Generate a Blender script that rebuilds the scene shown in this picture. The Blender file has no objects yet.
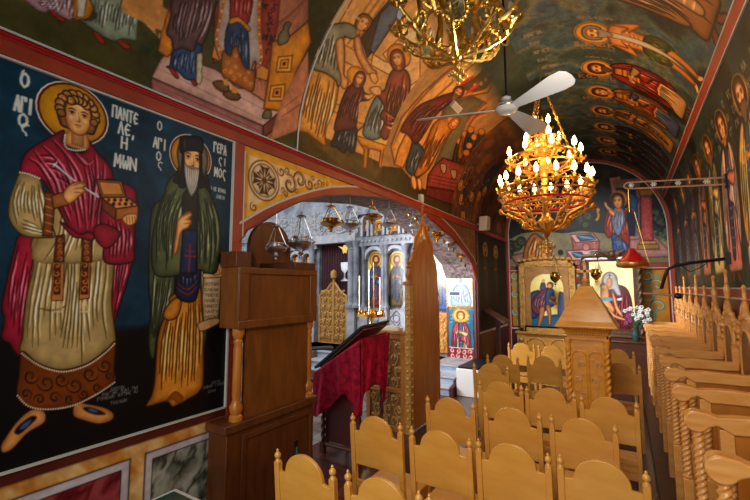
import bpy, math, random
import numpy as np
from mathutils import Vector, Matrix
PI=math.pi
R_=math.radians
SC=bpy.context.scene
COL=SC.collection
# ------------------------------------------------------------------ camera
F=400.0; EYE=1.9
PIT=math.atan(37/F); YAW=math.atan(250/F)
cp_,sp_,cy_,sy_=math.cos(PIT),math.sin(PIT),math.cos(YAW),math.sin(YAW)
cam=bpy.data.objects.new('camera',bpy.data.cameras.new('camera')); COL.objects.link(cam)
cam.data.sensor_width=36; cam.data.lens=36*F/750; cam.data.clip_start=.05
cam.location=(0,0,EYE); cam.rotation_euler=(PI/2+PIT,0,YAW); SC.camera=cam
def hit(x,y,X=None,Y=None,Z=None):
    u=(x-375)/F; v=(250-y)/F
    zc=v*cp_+sp_; fc=cp_-v*sp_
    d=(u*cy_-fc*sy_, fc*cy_+u*sy_, zc)
    if X is not None: t=X/d[0]
    elif Y is not None: t=Y/d[1]
    else: t=(Z-EYE)/d[2]
    return (d[0]*t,d[1]*t,d[2]*t+EYE)
# vault
VX,VZ,VR=-.87,3.22,1.78
LX,RX,EY=-2.65,.91,10.75
def vhit(x,y):
    u=(x-375)/F; v=(250-y)/F
    zc=v*cp_+sp_; fc=cp_-v*sp_
    d=(u*cy_-fc*sy_, fc*cy_+u*sy_, zc)
    a=d[0]**2+d[2]**2; b=2*(d[0]*(-VX)+d[2]*(EYE-VZ)); c=VX*VX+(EYE-VZ)**2-VR*VR
    t=(-b+math.sqrt(b*b-4*a*c))/2/a
    return (d[0]*t,d[1]*t,d[2]*t+EYE)
# ------------------------------------------------------------------ colours, materials
def lin(c):
    c=c/255.0
    return c/12.92 if c<=.04045 else ((c+.055)/1.055)**2.4
def rgb(r,g,b): return (lin(r),lin(g),lin(b),1)
def newmat(name):
    m=bpy.data.materials.new(name); m.use_nodes=True
    nt=m.node_tree; nt.nodes.clear()
    o=nt.nodes.new('ShaderNodeOutputMaterial'); b=nt.nodes.new('ShaderNodeBsdfPrincipled')
    nt.links.new(b.outputs[0],o.inputs[0]); return m,nt,b
def mat(name,c1,c2=None,scale=6,stretch=(1,1,1),rough=.5,metal=0,bump=0,bscale=40,detail=4,coat=0,spec=.5,rvar=0,emit=None,es=0,sheen=0,coords='Object',c3=None,bstr=None):
    m,nt,b=newmat(name); N=nt.nodes; L=nt.links
    b.inputs['Roughness'].default_value=rough; b.inputs['Metallic'].default_value=metal
    b.inputs['Specular IOR Level'].default_value=spec
    if coat: b.inputs['Coat Weight'].default_value=coat; b.inputs['Coat Roughness'].default_value=.18
    if sheen: b.inputs['Sheen Weight'].default_value=sheen
    tc=N.new('ShaderNodeTexCoord'); mp=N.new('ShaderNodeMapping'); mp.inputs['Scale'].default_value=stretch
    L.new(tc.outputs[coords],mp.inputs[0])
    if c2 is None: b.inputs['Base Color'].default_value=rgb(*c1)
    else:
        n=N.new('ShaderNodeTexNoise'); n.inputs['Scale'].default_value=scale; n.inputs['Detail'].default_value=detail
        n.inputs['Distortion'].default_value=.6
        L.new(mp.outputs[0],n.inputs[0])
        r=N.new('ShaderNodeValToRGB'); r.color_ramp.elements[0].position=.32; r.color_ramp.elements[1].position=.68
        r.color_ramp.elements[0].color=rgb(*c1); r.color_ramp.elements[1].color=rgb(*c2)
        if c3: e=r.color_ramp.elements.new(.5); e.color=rgb(*c3)
        L.new(n.outputs[0],r.inputs[0]); L.new(r.outputs[0],b.inputs['Base Color'])
        if rvar:
            mr=N.new('ShaderNodeMapRange'); mr.inputs[3].default_value=max(.02,rough-rvar); mr.inputs[4].default_value=rough+rvar
            L.new(n.outputs[0],mr.inputs[0]); L.new(mr.outputs[0],b.inputs['Roughness'])
    if bump:
        n2=N.new('ShaderNodeTexNoise'); n2.inputs['Scale'].default_value=bscale; n2.inputs['Detail'].default_value=3
        L.new(mp.outputs[0],n2.inputs[0])
        bp=N.new('ShaderNodeBump'); bp.inputs['Strength'].default_value=bump; bp.inputs['Distance'].default_value=.01
        L.new(n2.outputs[0],bp.inputs['Height']); L.new(bp.outputs[0],b.inputs['Normal'])
    if emit: b.inputs['Emission Color'].default_value=rgb(*emit); b.inputs['Emission Strength'].default_value=es
    return m
M={}
M['chair']=mat('honey_wood',(216,150,58),(232,172,78),scale=3,stretch=(1,3,4),rough=.33,bump=.04,bscale=9,coat=.4,rvar=.08)
M['stall']=mat('stall_wood',(222,150,68),(240,178,98),scale=4,stretch=(1.2,5,6),rough=.32,bump=.05,bscale=8,coat=.3)
M['kiosk']=mat('kiosk_wood',(206,132,28),(226,156,46),scale=3.2,stretch=(2,2,6),rough=.38,bump=.05,bscale=10,coat=.2)
M['cab']=mat('cabinet_wood',(100,54,14),(130,74,24),scale=3,stretch=(4,4,1),rough=.38,bump=.05,bscale=10,coat=.2)
M['cabd']=mat('cabinet_dark_wood',(78,38,14),(104,54,20),scale=3,stretch=(4,4,1),rough=.4,bump=.05,coat=.15)
M['throne']=mat('throne_wood',(168,96,26),(200,126,40),scale=2.4,stretch=(3,5,1),rough=.36,bump=.05,coat=.25)
M['carve']=mat('carved_wood',(176,124,52),(214,164,82),scale=20,rough=.42,bump=.2,bscale=60)
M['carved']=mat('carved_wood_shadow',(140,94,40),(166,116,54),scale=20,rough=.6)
M['darkwood']=mat('dark_wood',(62,30,18),(84,44,24),scale=4,stretch=(1,1,5),rough=.4)
M['walnut']=mat('walnut_carving',(60,38,24),(96,64,36),scale=18,rough=.45,bump=.3,bscale=50)
M['gold']=mat('gilt_metal',(218,170,76),(248,212,120),scale=25,rough=.3,metal=1,bump=.25,bscale=60)
M['brass']=mat('brass',(190,140,60),(226,184,100),scale=12,rough=.25,metal=1)
M['silver']=mat('silver',(200,200,204),(236,236,238),scale=14,rough=.34,metal=1,bump=.2,bscale=70)
M['velvet']=mat('crimson_damask',(130,4,30),(186,16,54),scale=16,rough=.7,spec=.2,bump=.3,bscale=22,detail=1)
M['curtain']=mat('maroon_velvet',(52,10,22),(70,16,30),scale=10,rough=.8,sheen=.3)
M['marble']=mat('grey_marble',(104,108,118),(160,164,172),scale=3.5,detail=8,rough=.4,bump=.1,bscale=60)
M['marblel']=mat('pale_marble',(150,152,158),(192,192,194),scale=5,rough=.45,bump=.3,bscale=60)
M['marbled']=mat('recessed_marble',(104,110,124),(134,140,152),scale=8,rough=.5)
M['step']=mat('blue_grey_marble',(128,142,162),(178,190,206),scale=4,detail=8,rough=.3,stretch=(1,1,3))
M['redband']=mat('red_painted_border',(142,46,20),(164,60,28),scale=3,rough=.5)
M['darkred']=mat('dark_red_paint',(78,20,16),(96,28,22),scale=3,rough=.45)
M['cable']=mat('glossy_red_cable',(190,14,22),rough=.3)
M['white']=mat('white_paint',(216,214,208),rough=.45)
M['whitestrip']=mat('white_painted_line',(198,194,184),rough=.5)
M['black']=mat('black_metal',(16,16,18),rough=.4)
M['blackp']=mat('black_plastic',(26,26,30),rough=.35)
M['plaster']=mat('plaster_backing',(60,58,48),(76,72,58),scale=3,rough=.7)
M['candle']=mat('wax',(238,226,200),rough=.5)
M['flame']=mat('lit_bulb',(255,200,130),rough=.4,emit=(255,192,112),es=34)
M['bulb']=mat('frosted_bulb',(214,208,200),rough=.25)
M['fan']=mat('fan_enamel',(172,174,174),rough=.35)
M['iron']=mat('wrought_iron',(34,34,38),rough=.45,metal=.6)
M['rail']=mat('bronze_rail',(206,168,130),rough=.4,metal=.4)
M['redglass']=mat('red_enamel',(190,10,22),(214,24,34),scale=8,rough=.25,coat=.5)
M['leaf']=mat('green_leaf',(54,84,50),(80,110,70),scale=12,rough=.6)
M['petalw']=mat('white_petal',(214,216,206),(232,230,222),scale=12,rough=.7)
M['petalp']=mat('magenta_petal',(150,30,110),(190,60,150),scale=12,rough=.7)
M['glassg']=mat('green_glass',(40,70,64),rough=.15,coat=.5)
M['maroonwall']=mat('painted_maroon_marble',(70,22,22),(100,40,36),scale=2.5,detail=8,rough=.4)
M['frame']=mat('frame_wood',(150,104,52),(178,128,70),scale=6,rough=.4)
M['copper']=mat('copper_sheet',(200,110,60),(230,150,90),scale=10,rough=.3,metal=1)
def floor_mat(name,cols,tile,grout,rough=.3,wood=False):
    m,nt,b=newmat(name); N=nt.nodes; L=nt.links
    tc=N.new('ShaderNodeTexCoord'); br=N.new('ShaderNodeTexBrick'); L.new(tc.outputs['Object'],br.inputs[0])
    br.offset=.5 if wood else 0; br.inputs['Scale'].default_value=1
    br.inputs['Brick Width'].default_value=tile[0]; br.inputs['Row Height'].default_value=tile[1]
    br.inputs['Mortar Size'].default_value=.006
    br.inputs['Color1'].default_value=rgb(*cols[0]); br.inputs['Color2'].default_value=rgb(*cols[1]); br.inputs['Mortar'].default_value=rgb(*grout)
    n=N.new('ShaderNodeTexNoise'); n.inputs['Scale'].default_value=7; n.inputs['Detail'].default_value=6; L.new(tc.outputs['Object'],n.inputs[0])
    mx=N.new('ShaderNodeMix'); mx.data_type='RGBA'; mx.blend_type='OVERLAY'; mx.inputs[0].default_value=.6
    L.new(br.outputs[0],mx.inputs[6]); L.new(n.outputs['Fac'],mx.inputs[7]); L.new(mx.outputs[2],b.inputs['Base Color'])
    b.inputs['Roughness'].default_value=rough
    return m
M['floor']=floor_mat('red_brown_floor',[(92,46,34),(58,30,26)],(.6,.3),(20,14,12),rough=.22)
M['floor2']=floor_mat('grey_patterned_floor',[(150,140,132),(96,80,76)],(.25,.25),(60,54,52),rough=.3)
# ------------------------------------------------------------------ mesh builder
class MB:
    def __init__(s): s.v=[]; s.f=[]
    def add(s,vs,fs):
        o=len(s.v); s.v+= [tuple(p) for p in vs]; s.f+=[tuple(i+o for i in f) for f in fs]; return s
    def box(s,a,b):
        x0,y0,z0=a; x1,y1,z1=b
        if x0>x1:x0,x1=x1,x0
        if y0>y1:y0,y1=y1,y0
        if z0>z1:z0,z1=z1,z0
        vs=[(x0,y0,z0),(x1,y0,z0),(x1,y1,z0),(x0,y1,z0),(x0,y0,z1),(x1,y0,z1),(x1,y1,z1),(x0,y1,z1)]
        return s.add(vs,[(3,2,1,0),(4,5,6,7),(0,1,5,4),(1,2,6,5),(2,3,7,6),(3,0,4,7)])
    def lathe(s,prof,c=(0,0,0),n=16,axis='z',sq=None):
        vs=[];m=len(prof)
        for r,z in prof:
            for k in range(n):
                a=2*PI*k/n+(PI/n if n==4 else 0)
                rr=r*(math.sqrt(2) if n==4 else 1)
                p=(rr*math.cos(a),rr*math.sin(a),z)
                if axis=='x': p=(p[2],p[0],p[1])
                if axis=='y': p=(p[0],p[2],p[1])
                vs.append((c[0]+p[0],c[1]+p[1],c[2]+p[2]))
        fs=[(i*n+k,i*n+(k+1)%n,(i+1)*n+(k+1)%n,(i+1)*n+k) for i in range(m-1) for k in range(n)]
        fs+=[tuple(reversed(range(n))),tuple((m-1)*n+k for k in range(n))]
        return s.add(vs,fs)
    def prism(s,pts,h0,h1,fn=None):
        # pts 2D polygon, extruded between h0,h1; fn(a,b,h)->xyz
        fn=fn or (lambda a,b,h:(a,b,h)); n=len(pts)
        vs=[fn(a,b,h0) for a,b in pts]+[fn(a,b,h1) for a,b in pts]
        fs=[tuple(reversed(range(n))),tuple(range(n,2*n))]+[(i,(i+1)%n,n+(i+1)%n,n+i) for i in range(n)]
        return s.add(vs,fs)
    def tube(s,pts,r,n=8,closed=False,flat=1.0):
        P=[Vector(p) for p in pts]; m=len(P)
        if m<2: return s
        rs=r if isinstance(r,(list,tuple)) else [r]*m
        vs=[];up=Vector((0,0,1)); prev=None
        for i in range(m):
            if closed: t=P[(i+1)%m]-P[i-1]
            else: t=P[min(i+1,m-1)]-P[max(i-1,0)]
            if t.length<1e-9: t=Vector((0,0,1))
            t.normalize()
            if prev is None:
                a=t.cross(up)
                if a.length<.05: a=t.cross(Vector((1,0,0)))
            else: a=prev-t*prev.dot(t)
            if a.length<1e-6: a=t.orthogonal()
            a.normalize(); prev=a; b=t.cross(a)
            for k in range(n):
                q=2*PI*k/n; vs.append(P[i]+a*math.cos(q)*rs[i]+b*math.sin(q)*rs[i]*flat)
        fs=[(i*n+k,i*n+(k+1)%n,((i+1)%m)*n+(k+1)%n,((i+1)%m)*n+k) for i in range(m if closed else m-1) for k in range(n)]
        if not closed: fs+=[tuple(reversed(range(n))),tuple((m-1)*n+k for k in range(n))]
        return s.add(vs,fs)
    def ball(s,c,r,n=10,sz=1.0):
        pr=[(max(1e-4,r*math.sin(PI*i/(n//2+1))),-r*sz*math.cos(PI*i/(n//2+1))) for i in range(n//2+2)]
        return s.lathe(pr,c,n)
    def twist(s,x,y,z0,z1,r,lobes=3,turns=5,n=20,amp=.22,seg=72):
        vs=[]
        for i in range(seg+1):
            z=z0+(z1-z0)*i/seg; tw=2*PI*turns*i/seg/lobes*1.0
            for k in range(n):
                a=2*PI*k/n; rr=r*(1+amp*math.cos(lobes*(a-tw)))
                vs.append((x+rr*math.cos(a),y+rr*math.sin(a),z))
        fs=[(i*n+k,i*n+(k+1)%n,(i+1)*n+(k+1)%n,(i+1)*n+k) for i in range(seg) for k in range(n)]
        fs+=[tuple(reversed(range(n))),tuple(seg*n+k for k in range(n))]
        return s.add(vs,fs)
    def move(s,fn): s.v=[tuple(fn(*p)) for p in s.v]; return s
    def build(s,name,m,parent=None,bevel=0,smooth=38,loc=None):
        me=bpy.data.meshes.new(name)
        off=Vector((0,0,0))
        if parent is not None:
            p=parent
            while p is not None: off+=p.location; p=p.parent
        if loc is not None: off=Vector(loc)
        me.from_pydata([(x-off.x,y-off.y,z-off.z) for x,y,z in s.v],[],s.f)
        me.materials.append(m); me.update()
        if smooth:
            me.polygons.foreach_set('use_smooth',[True]*len(me.polygons)); me.set_sharp_from_angle(angle=R_(smooth))
        o=bpy.data.objects.new(name,me); COL.objects.link(o)
        if parent is not None: o.parent=parent
        elif loc is not None: o.location=loc
        if bevel:
            b=o.modifiers.new('bevel','BEVEL'); b.width=bevel; b.segments=2; b.limit_method='ANGLE'
        return o
def thing(name,label,cat,loc=(0,0,0),group=None):
    o=bpy.data.objects.new(name,None); COL.objects.link(o); o.location=loc; o.empty_display_size=.05
    o['label']=label; o['category']=cat
    if group: o['group']=group
    return o
def tag(o,label,cat,group=None):
    o['label']=label; o['category']=cat
    if group: o['group']=group
    return o
def struct(o): o['kind']='structure'; return o
def dup(root,loc,label=None,rz=0,group=None):
    r=root.copy(); COL.objects.link(r); r.location=loc; r.rotation_euler=(0,0,rz)
    if label: r['label']=label
    if group: r['group']=group
    for ch in list(root.children):
        c=ch.copy(); COL.objects.link(c); c.parent=r
        for g in list(ch.children):
            d=g.copy(); COL.objects.link(d); d.parent=c
    return r
def spiral(cx,cy,r,a0,turns,dirn=1,n=22,shr=.12):
    out=[]
    for i in range(n+1):
        t=i/n; a=a0+dirn*2*PI*turns*t; rr=r*(1-t*(1-shr))
        out.append((cx+rr*math.cos(a),cy+rr*math.sin(a)))
    return out
def vine2d(w,h,n,seed=0):
    """list of (polyline2d,width factor) : scrolling vine filling a w x h panel, stem up the middle"""
    rnd=random.Random(seed); L=[]
    st=h/n
    stem=[(w*.5+ w*.16*math.sin(2*PI*i/(n*8)*n/2), h*i/(n*8)) for i in range(n*8+1)]
    L.append((stem,1.0))
    for k in range(n):
        sgn=1 if k%2 else -1
        cx=w*.5+sgn*w*.21; cy=st*(k+.5); r=min(w*.26,st*.48)
        L.append((spiral(cx,cy,r,PI if sgn>0 else 0,1.6,sgn*(-1),24),.9))
        for q in range(4):
            a=rnd.random()*2*PI; L.append(([(cx+r*.55*math.cos(a),cy+r*.55*math.sin(a)),(cx+r*1.05*math.cos(a+.4),cy+r*1.05*math.sin(a+.4)),(cx+r*1.1*math.cos(a+.9),cy+r*1.1*math.sin(a+.9))],1.5))
        L.append((spiral(w*.5-sgn*w*.3,cy+st*.3,r*.42,0 if sgn>0 else PI,1.2,sgn,12),.8))
    return L
def vine(mb,w,h,n,rad,fn,seed=0,depth=.5):
    for pl,wf in vine2d(w,h,n,seed):
        pts=[fn(min(max(a,rad),w-rad),min(max(b,rad),h-rad)) for a,b in pl]
        m=len(pts); rs=[rad*wf*(1-.45*i/m) for i in range(m)]
        mb.tube(pts,rs,6)
    return mb
# ================================================================== THE SETTING
def arc(c,r,a0,a1,n): return [(c[0]+r*math.cos(R_(a0+(a1-a0)*i/n)),c[1]+r*math.sin(R_(a0+(a1-a0)*i/n))) for i in range(n+1)]
FY0=-1.6
struct(MB().box((-3.3,FY0,-.2),(1.2,EY+.2,0)).build('floor',M['floor'],smooth=0))
struct(MB().box((-11.5,FY0,-.2),(-3.3,6.9,0)).build('floor',M['floor2'],smooth=0))
struct(MB().box((-11.5,7.5,-.2),(-3.3,9.4,.42)).build('floor',M['floor2'],smooth=0))
M['soffit']=mat('painted_soffit',(70,52,50),(150,132,126),scale=14,rough=.7,detail=2)
low=[(237,235),(246,230.5),(257,225),(268,218),(279,211.5),(290,206),(301,201.6),(323,196.5),(345,195.4),(367,197),(389,199),(406,203.5),(416,208),(437,226),(452,239),(463,252),(471,264),(475.5,271)]
up=[(237,224),(243,221),(253,215),(264,209),(277,203),(290,198),(310,191.7),(330,187.7),(345,187.2),(361,187.7),(383,192.5),(402,197),(421,203.5),(439,217),(454,232),(465,247.5),(473,259),(477,265)]
ARL=[hit(x,y,X=-2.65)[1:] for x,y in low]; ARU=[hit(x,y,X=-2.65)[1:] for x,y in up]
ARL=[(2.13,2.25)]+ARL[1:-1]+[(8.2,2.05)]; ARU=[(2.13,ARU[0][1])]+ARU[1:-1]+[(8.2,ARU[-1][1])]
YJ0,YJ1=2.13,8.2
poly=[(FY0,0),(YJ0,0)]+ARL+[(YJ1,0),(EY+.2,0),(EY+.2,3.25),(FY0,3.25)]
fx=lambda a,b,h:(h,a,b)
struct(MB().prism(poly,-3.29,-2.66,fx).build('wall_left',M['soffit'],smooth=0))
struct(MB().box((.92,FY0,0),(1.1,EY+.2,3.3)).build('wall_right',M['plaster'],smooth=0))
struct(MB().box((-2.66,EY+.01,0),(.92,EY+.2,5.1)).build('wall_back',M['plaster'],smooth=0))
pr=arc((VX,VZ),VR+.01,-1,181,64)+arc((VX,VZ),VR+.2,181,-1,64)
fy=lambda a,b,h:(a,h,b)
struct(MB().prism(pr,FY0,EY+.2,fy).build('ceiling',M['plaster'],smooth=0))
# trims
def strip(a,b,x0,x1): 
    return MB().prism(a+list(reversed(b)),x0,x1,fx)
m=strip(ARL,ARU,-2.66,-2.628); struct(m.build('trim_1',M['redband'],smooth=0))
sh=lambda P,d:[(y,z+d) for y,z in P]
struct(strip(sh(ARU,-.004),sh(ARU,.016),-2.64,-2.617).build('trim_2',M['whitestrip'],smooth=0))
struct(strip(ARL,sh(ARL,.012),-2.64,-2.617).build('trim_3',M['darkred'],smooth=0))
m=MB().box((-2.66,FY0,3.075),(-2.614,EY,3.155)); struct(m.build('trim_4',M['redband'],smooth=0))
struct(MB().box((-2.66,FY0,3.06),(-2.62,2.07,3.072)).build('trim_5',M['whitestrip'],smooth=0))
struct(MB().box((-2.66,2.065,0),(-2.621,2.16,3.08)).build('trim_6',M['redband'],smooth=0))
struct(MB().box((-2.66,2.052,.99),(-2.62,2.064,3.06)).build('trim_7',M['whitestrip'],smooth=0))
struct(MB().box((-2.66,2.16,2.3),(-2.62,2.172,3.02)).build('trim_7',M['whitestrip'],smooth=0))
struct(MB().box((-2.66,FY0,.93),(-2.63,2.07,.985)).build('trim_8',M['darkred'],smooth=0))
struct(MB().box((-2.66,FY0,.985),(-2.62,2.06,.996)).build('trim_9',M['whitestrip'],smooth=0))
struct(MB().box((-2.66,YJ1+.02,0),(-2.624,YJ1+.09,3.08)).build('trim_10',M['darkred'],smooth=0))
struct(MB().box((-2.66,EY-.09,0),(-2.62,EY-.0,3.08)).build('trim_10',M['darkred'],smooth=0))
# right cornice band following the vault
m=MB().prism(arc((VX,VZ),VR+.02,20.3,23.3,4)+arc((VX,VZ),VR-.012,23.3,20.3,4),FY0,EY,fy); struct(m.build('trim_11',M['redband'],smooth=0))
for a in (20.1,23.35):
    m=MB().prism(arc((VX,VZ),VR+.02,a,a+.28,1)+arc((VX,VZ),VR-.02,a+.28,a,1),FY0,EY,fy); struct(m.build('trim_12',M['whitestrip'],smooth=0))
# end wall: arch border, sill border
pr=arc((VX,VZ),VR,0,180,64); pr2=arc((VX,VZ),VR-.08,180,0,64)
pr=[(VX+VR,0)]+pr+[(VX-VR,0)]+[(VX-VR+.08,0)]+pr2+[(VX+VR-.08,0)]
struct(MB().prism(pr,EY-.03,EY+.01,fy).build('trim_13',M['redband'],smooth=0))
pr=arc((VX,VZ),VR-.08,0,180,64); pr2=arc((VX,VZ),VR-.098,180,0,64)
struct(MB().prism([(VX+VR-.08,.3)]+pr+[(VX-VR+.08,.3),(VX-VR+.098,.3)]+pr2+[(VX+VR-.098,.3)],EY-.035,EY+.01,fy).build('trim_14',M['whitestrip'],smooth=0))
struct(MB().box((LX+.08,EY-.03,2.33),(RX-.08,EY+.01,2.42)).build('trim_15',M['redband'],smooth=0))
struct(MB().box((LX+.08,EY-.035,2.31),(RX-.08,EY+.01,2.33)).build('trim_16',M['whitestrip'],smooth=0))
struct(MB().box((LX+.08,EY-.02,0),(RX-.08,EY+.01,.84)).build('wall_back',M['maroonwall'],smooth=0))
struct(MB().box((LX+.08,EY-.03,.83),(RX-.08,EY+.01,.87)).build('trim_17',M['whitestrip'],smooth=0))
# right wall lower
struct(MB().box((.89,FY0,1.80),(.92,EY,1.88)).build('trim_18',M['redband'],smooth=0))
for z in (1.785,1.88): struct(MB().box((.885,FY0,z),(.92,EY,z+.014)).build('trim_19',M['whitestrip'],smooth=0))
struct(MB().box((.895,FY0,0),(.92,EY,1.79)).build('wall_right',M['maroonwall'],smooth=0))
# wall left beyond the arch, lower zone
struct(MB().box((-2.66,YJ1+.09,0),(-2.64,EY-.09,.92)).build('wall_left',M['maroonwall'],smooth=0))
struct(MB().box((-2.66,YJ1+.09,.92),(-2.625,EY-.09,.96)).build('trim_20',M['whitestrip'],smooth=0))
struct(MB().box((-2.66,YJ1+.09,.05),(-2.63,YJ1+.17,3.08)).build('trim_21',M['darkred'],smooth=0))
struct(MB().box((-11.5,9.3,.42),(-3.2,9.45,5)).build('wall_far',M['marblel'],smooth=0))
# cable, wires
tag(MB().tube([(-2.605,FY0,3.178),(-2.605,4,3.178),(-2.605,8.2,3.178)],.0075,8).tube([(-2.605,FY0,3.16),(-2.605,8.2,3.16)],.006,8).build('electric_cable',M['cable'],loc=(-2.605,1,3.17)),'pair of glossy red cables running along the top of the left wall','cable')
w=[(-2.63,FY0,3.212),(-2.63,2.8,3.212),(-2.64,2.8,3.23)]+[(VX+(VR-.012)*math.cos(R_(a)),2.8,VZ+(VR-.012)*math.sin(R_(a))) for a in range(179,96,-4)]
tag(MB().tube(w,.0075,6).tube([(-2.63,2.8,3.212),(-2.63,8.2,3.2)],.005,6).build('white_cable',M['white'],loc=(-2.63,2.8,3.21)),'thin white cable running along the cornice and up the vault between two scenes','cable')
# ================================================================== STEPS + PLATFORM
t=thing('marble_steps','blue-grey marble steps at the foot of the pillar with the icons','steps',(-3.8,7.6,0))
ys=[hit(455,397,Z=0)[1],hit(455,385.5,Z=.14)[1],hit(455,373,Z=.28)[1]]
for k in range(3):
    z=.14*(k+1)
    o=MB().box((-6.2,ys[k],z-.14),(-2.72,8.19 if k==2 else ys[k+1]+.02,z-.03)).build('riser',M['step'],t)
    MB().box((-6.2,ys[k]-.025,z-.03),(-2.69,8.19 if k==2 else ys[k+1]+.03,z)).build('tread',M['marblel'],t,bevel=.006)
MB().box((-2.70,ys[0]-.03,0),(-2.64,8.18,.43)).move(lambda x,y,z:(x,y,z if z<.1 else (.15 if y<7.5 else .43))).build('stringer',M['darkred'],t)
struct(MB().box((-11.5,ys[0],-.1),(-6.2,8.5,.42)).build('floor',M['floor2'],smooth=0))

# ================================================================== CHAIRS
def make_chair():
    t=thing('wooden_chair','x','chair',(0,0,0))
    W=.385; h=W/2; tl=lambda z:-.05*max(0,(z-.45))/.55    # back leans towards the camera
    def lean(x,y,z): return (x,y+tl(z),z)
    # rear legs with posts and finials
    for s in (-1,1):
        m=MB().box((s*h-.017,-.017,0),(s*h+.017,.017,.42)); m.box((s*h-.017,-.017,.42),(s*h+.017,.017,.935)); m.move(lean)
        lg=m.build('leg',M['chair'],t,bevel=.004)
        pr=[(.013,.93),(.018,.937),(.013,.944),(.009,.95),(.016,.957),(.019,.967),(.017,.977),(.010,.985),(.006,.99),(.008,.996),(.003,1.004)]
        MB().lathe(pr,(s*h,0,0),12).move(lean).build('finial',M['chair'],lg)
        MB().box((s*h-.017,.36,0),(s*h+.017,.394,.44)).build('leg',M['chair'],t,bevel=.004)
    # arched back panel
    a=h-.017; pts=[(-a,.655),(a,.655),(a,.885)]
    pts+=[(a-.035,.888)]; r=a-.045
    pts+=[(r*math.cos(R_(q)),.893+ .118*math.sin(R_(q))) for q in range(0,181,8)]
    pts+=[(-a+.035,.888),(-a,.885)]
    MB().prism(pts,-.011,.011,fy).move(lean).build('backrest',M['chair'],t,bevel=.003)
    MB().box((-a,-.01,.50),(a,.01,.545)).move(lean).build('back_rail',M['chair'],t,bevel=.003)
    MB().box((-h-.012,.0,.44),(h+.012,.41,.468)).build('seat',M['chair'],t,bevel=.006)
    MB().box((-a,-.008,.385),(a,.008,.44)).box((-a,.369,.385),(a,.385,.44)).box((-h-.008,.017,.385),(-h+.008,.36,.44)).box((h-.008,.017,.385),(h+.008,.36,.44)).build('seat_frame',M['chair'],t)
    MB().box((-h-.009,.017,.16),(-h+.009,.36,.19)).box((h-.009,.017,.16),(h+.009,.36,.19)).box((-a,-.009,.22),(a,.009,.25)).box((-a,.369,.12),(a,.385,.15)).build('stretcher',M['chair'],t)
    return t
chair0=make_chair()
CH=[ # x left, y, label
(-1.69,1.68,'honey wooden chair with arched back, leftmost of the nearest row'),
(-1.205,1.68,'honey wooden chair with arched back, second from the left in the nearest row'),
(-.775,1.68,'nearest-row honey wooden chair whose arched top only just enters at the bottom edge'),
(-1.70,2.42,'honey wooden chair with arched back, leftmost of the second row from the viewer'),
(-1.22,2.40,'honey wooden chair with arched back, second from the left in the second row'),
(-.79,2.42,'honey wooden chair with arched back, third from the left in the second row'),
(-.35,2.44,'honey wooden chair with arched back, rightmost of the second row beside the stalls'),
(-1.44,3.13,'honey wooden chair with arched back, leftmost of the third row, before the throne'),
(-.955,3.13,'honey wooden chair with arched back, middle of the third row'),
(-.49,3.13,'honey wooden chair with arched back, rightmost of the third row'),
(-1.25,3.92,'honey wooden chair with arched back, leftmost of the fourth row'),
(-.81,3.90,'honey wooden chair in the fourth row, just left in front of the pyramid-roofed stand'),
(-.36,3.83,'honey wooden chair in the fourth row, just right in front of the pyramid-roofed stand'),
(-1.575,4.75,'honey wooden chair just behind the leftmost fourth row chair, nearest the white box'),
(-1.62,5.45,'honey wooden chair in the left column, second chair beyond the fourth row'),
(-1.145,5.62,'honey wooden chair directly left of the carved pyramid-roofed stand'),
(-.30,5.62,'honey wooden chair directly right of the carved pyramid-roofed stand, near the stalls'),
(-1.66,6.75,'honey wooden chair farthest back on the left, by the left wall'),
(-1.20,6.75,'farthest-row honey wooden chair half hidden behind the one left of the carved stand'),
(-.34,6.8,'honey wooden chair in the farthest row to the right of the carved stand'),
]
chair0['group']='wooden chairs in rows facing the icons'
for i,(x,y,l) in enumerate(CH):
    if i==0: chair0.location=(x+.1925,y+.05,0); chair0['label']=l
    else: dup(chair0,(x+.1925+random.Random(i).uniform(-.004,.004),y+.05,0),l,R_(random.Random(i+9).uniform(-1.2,1.2)))

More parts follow.
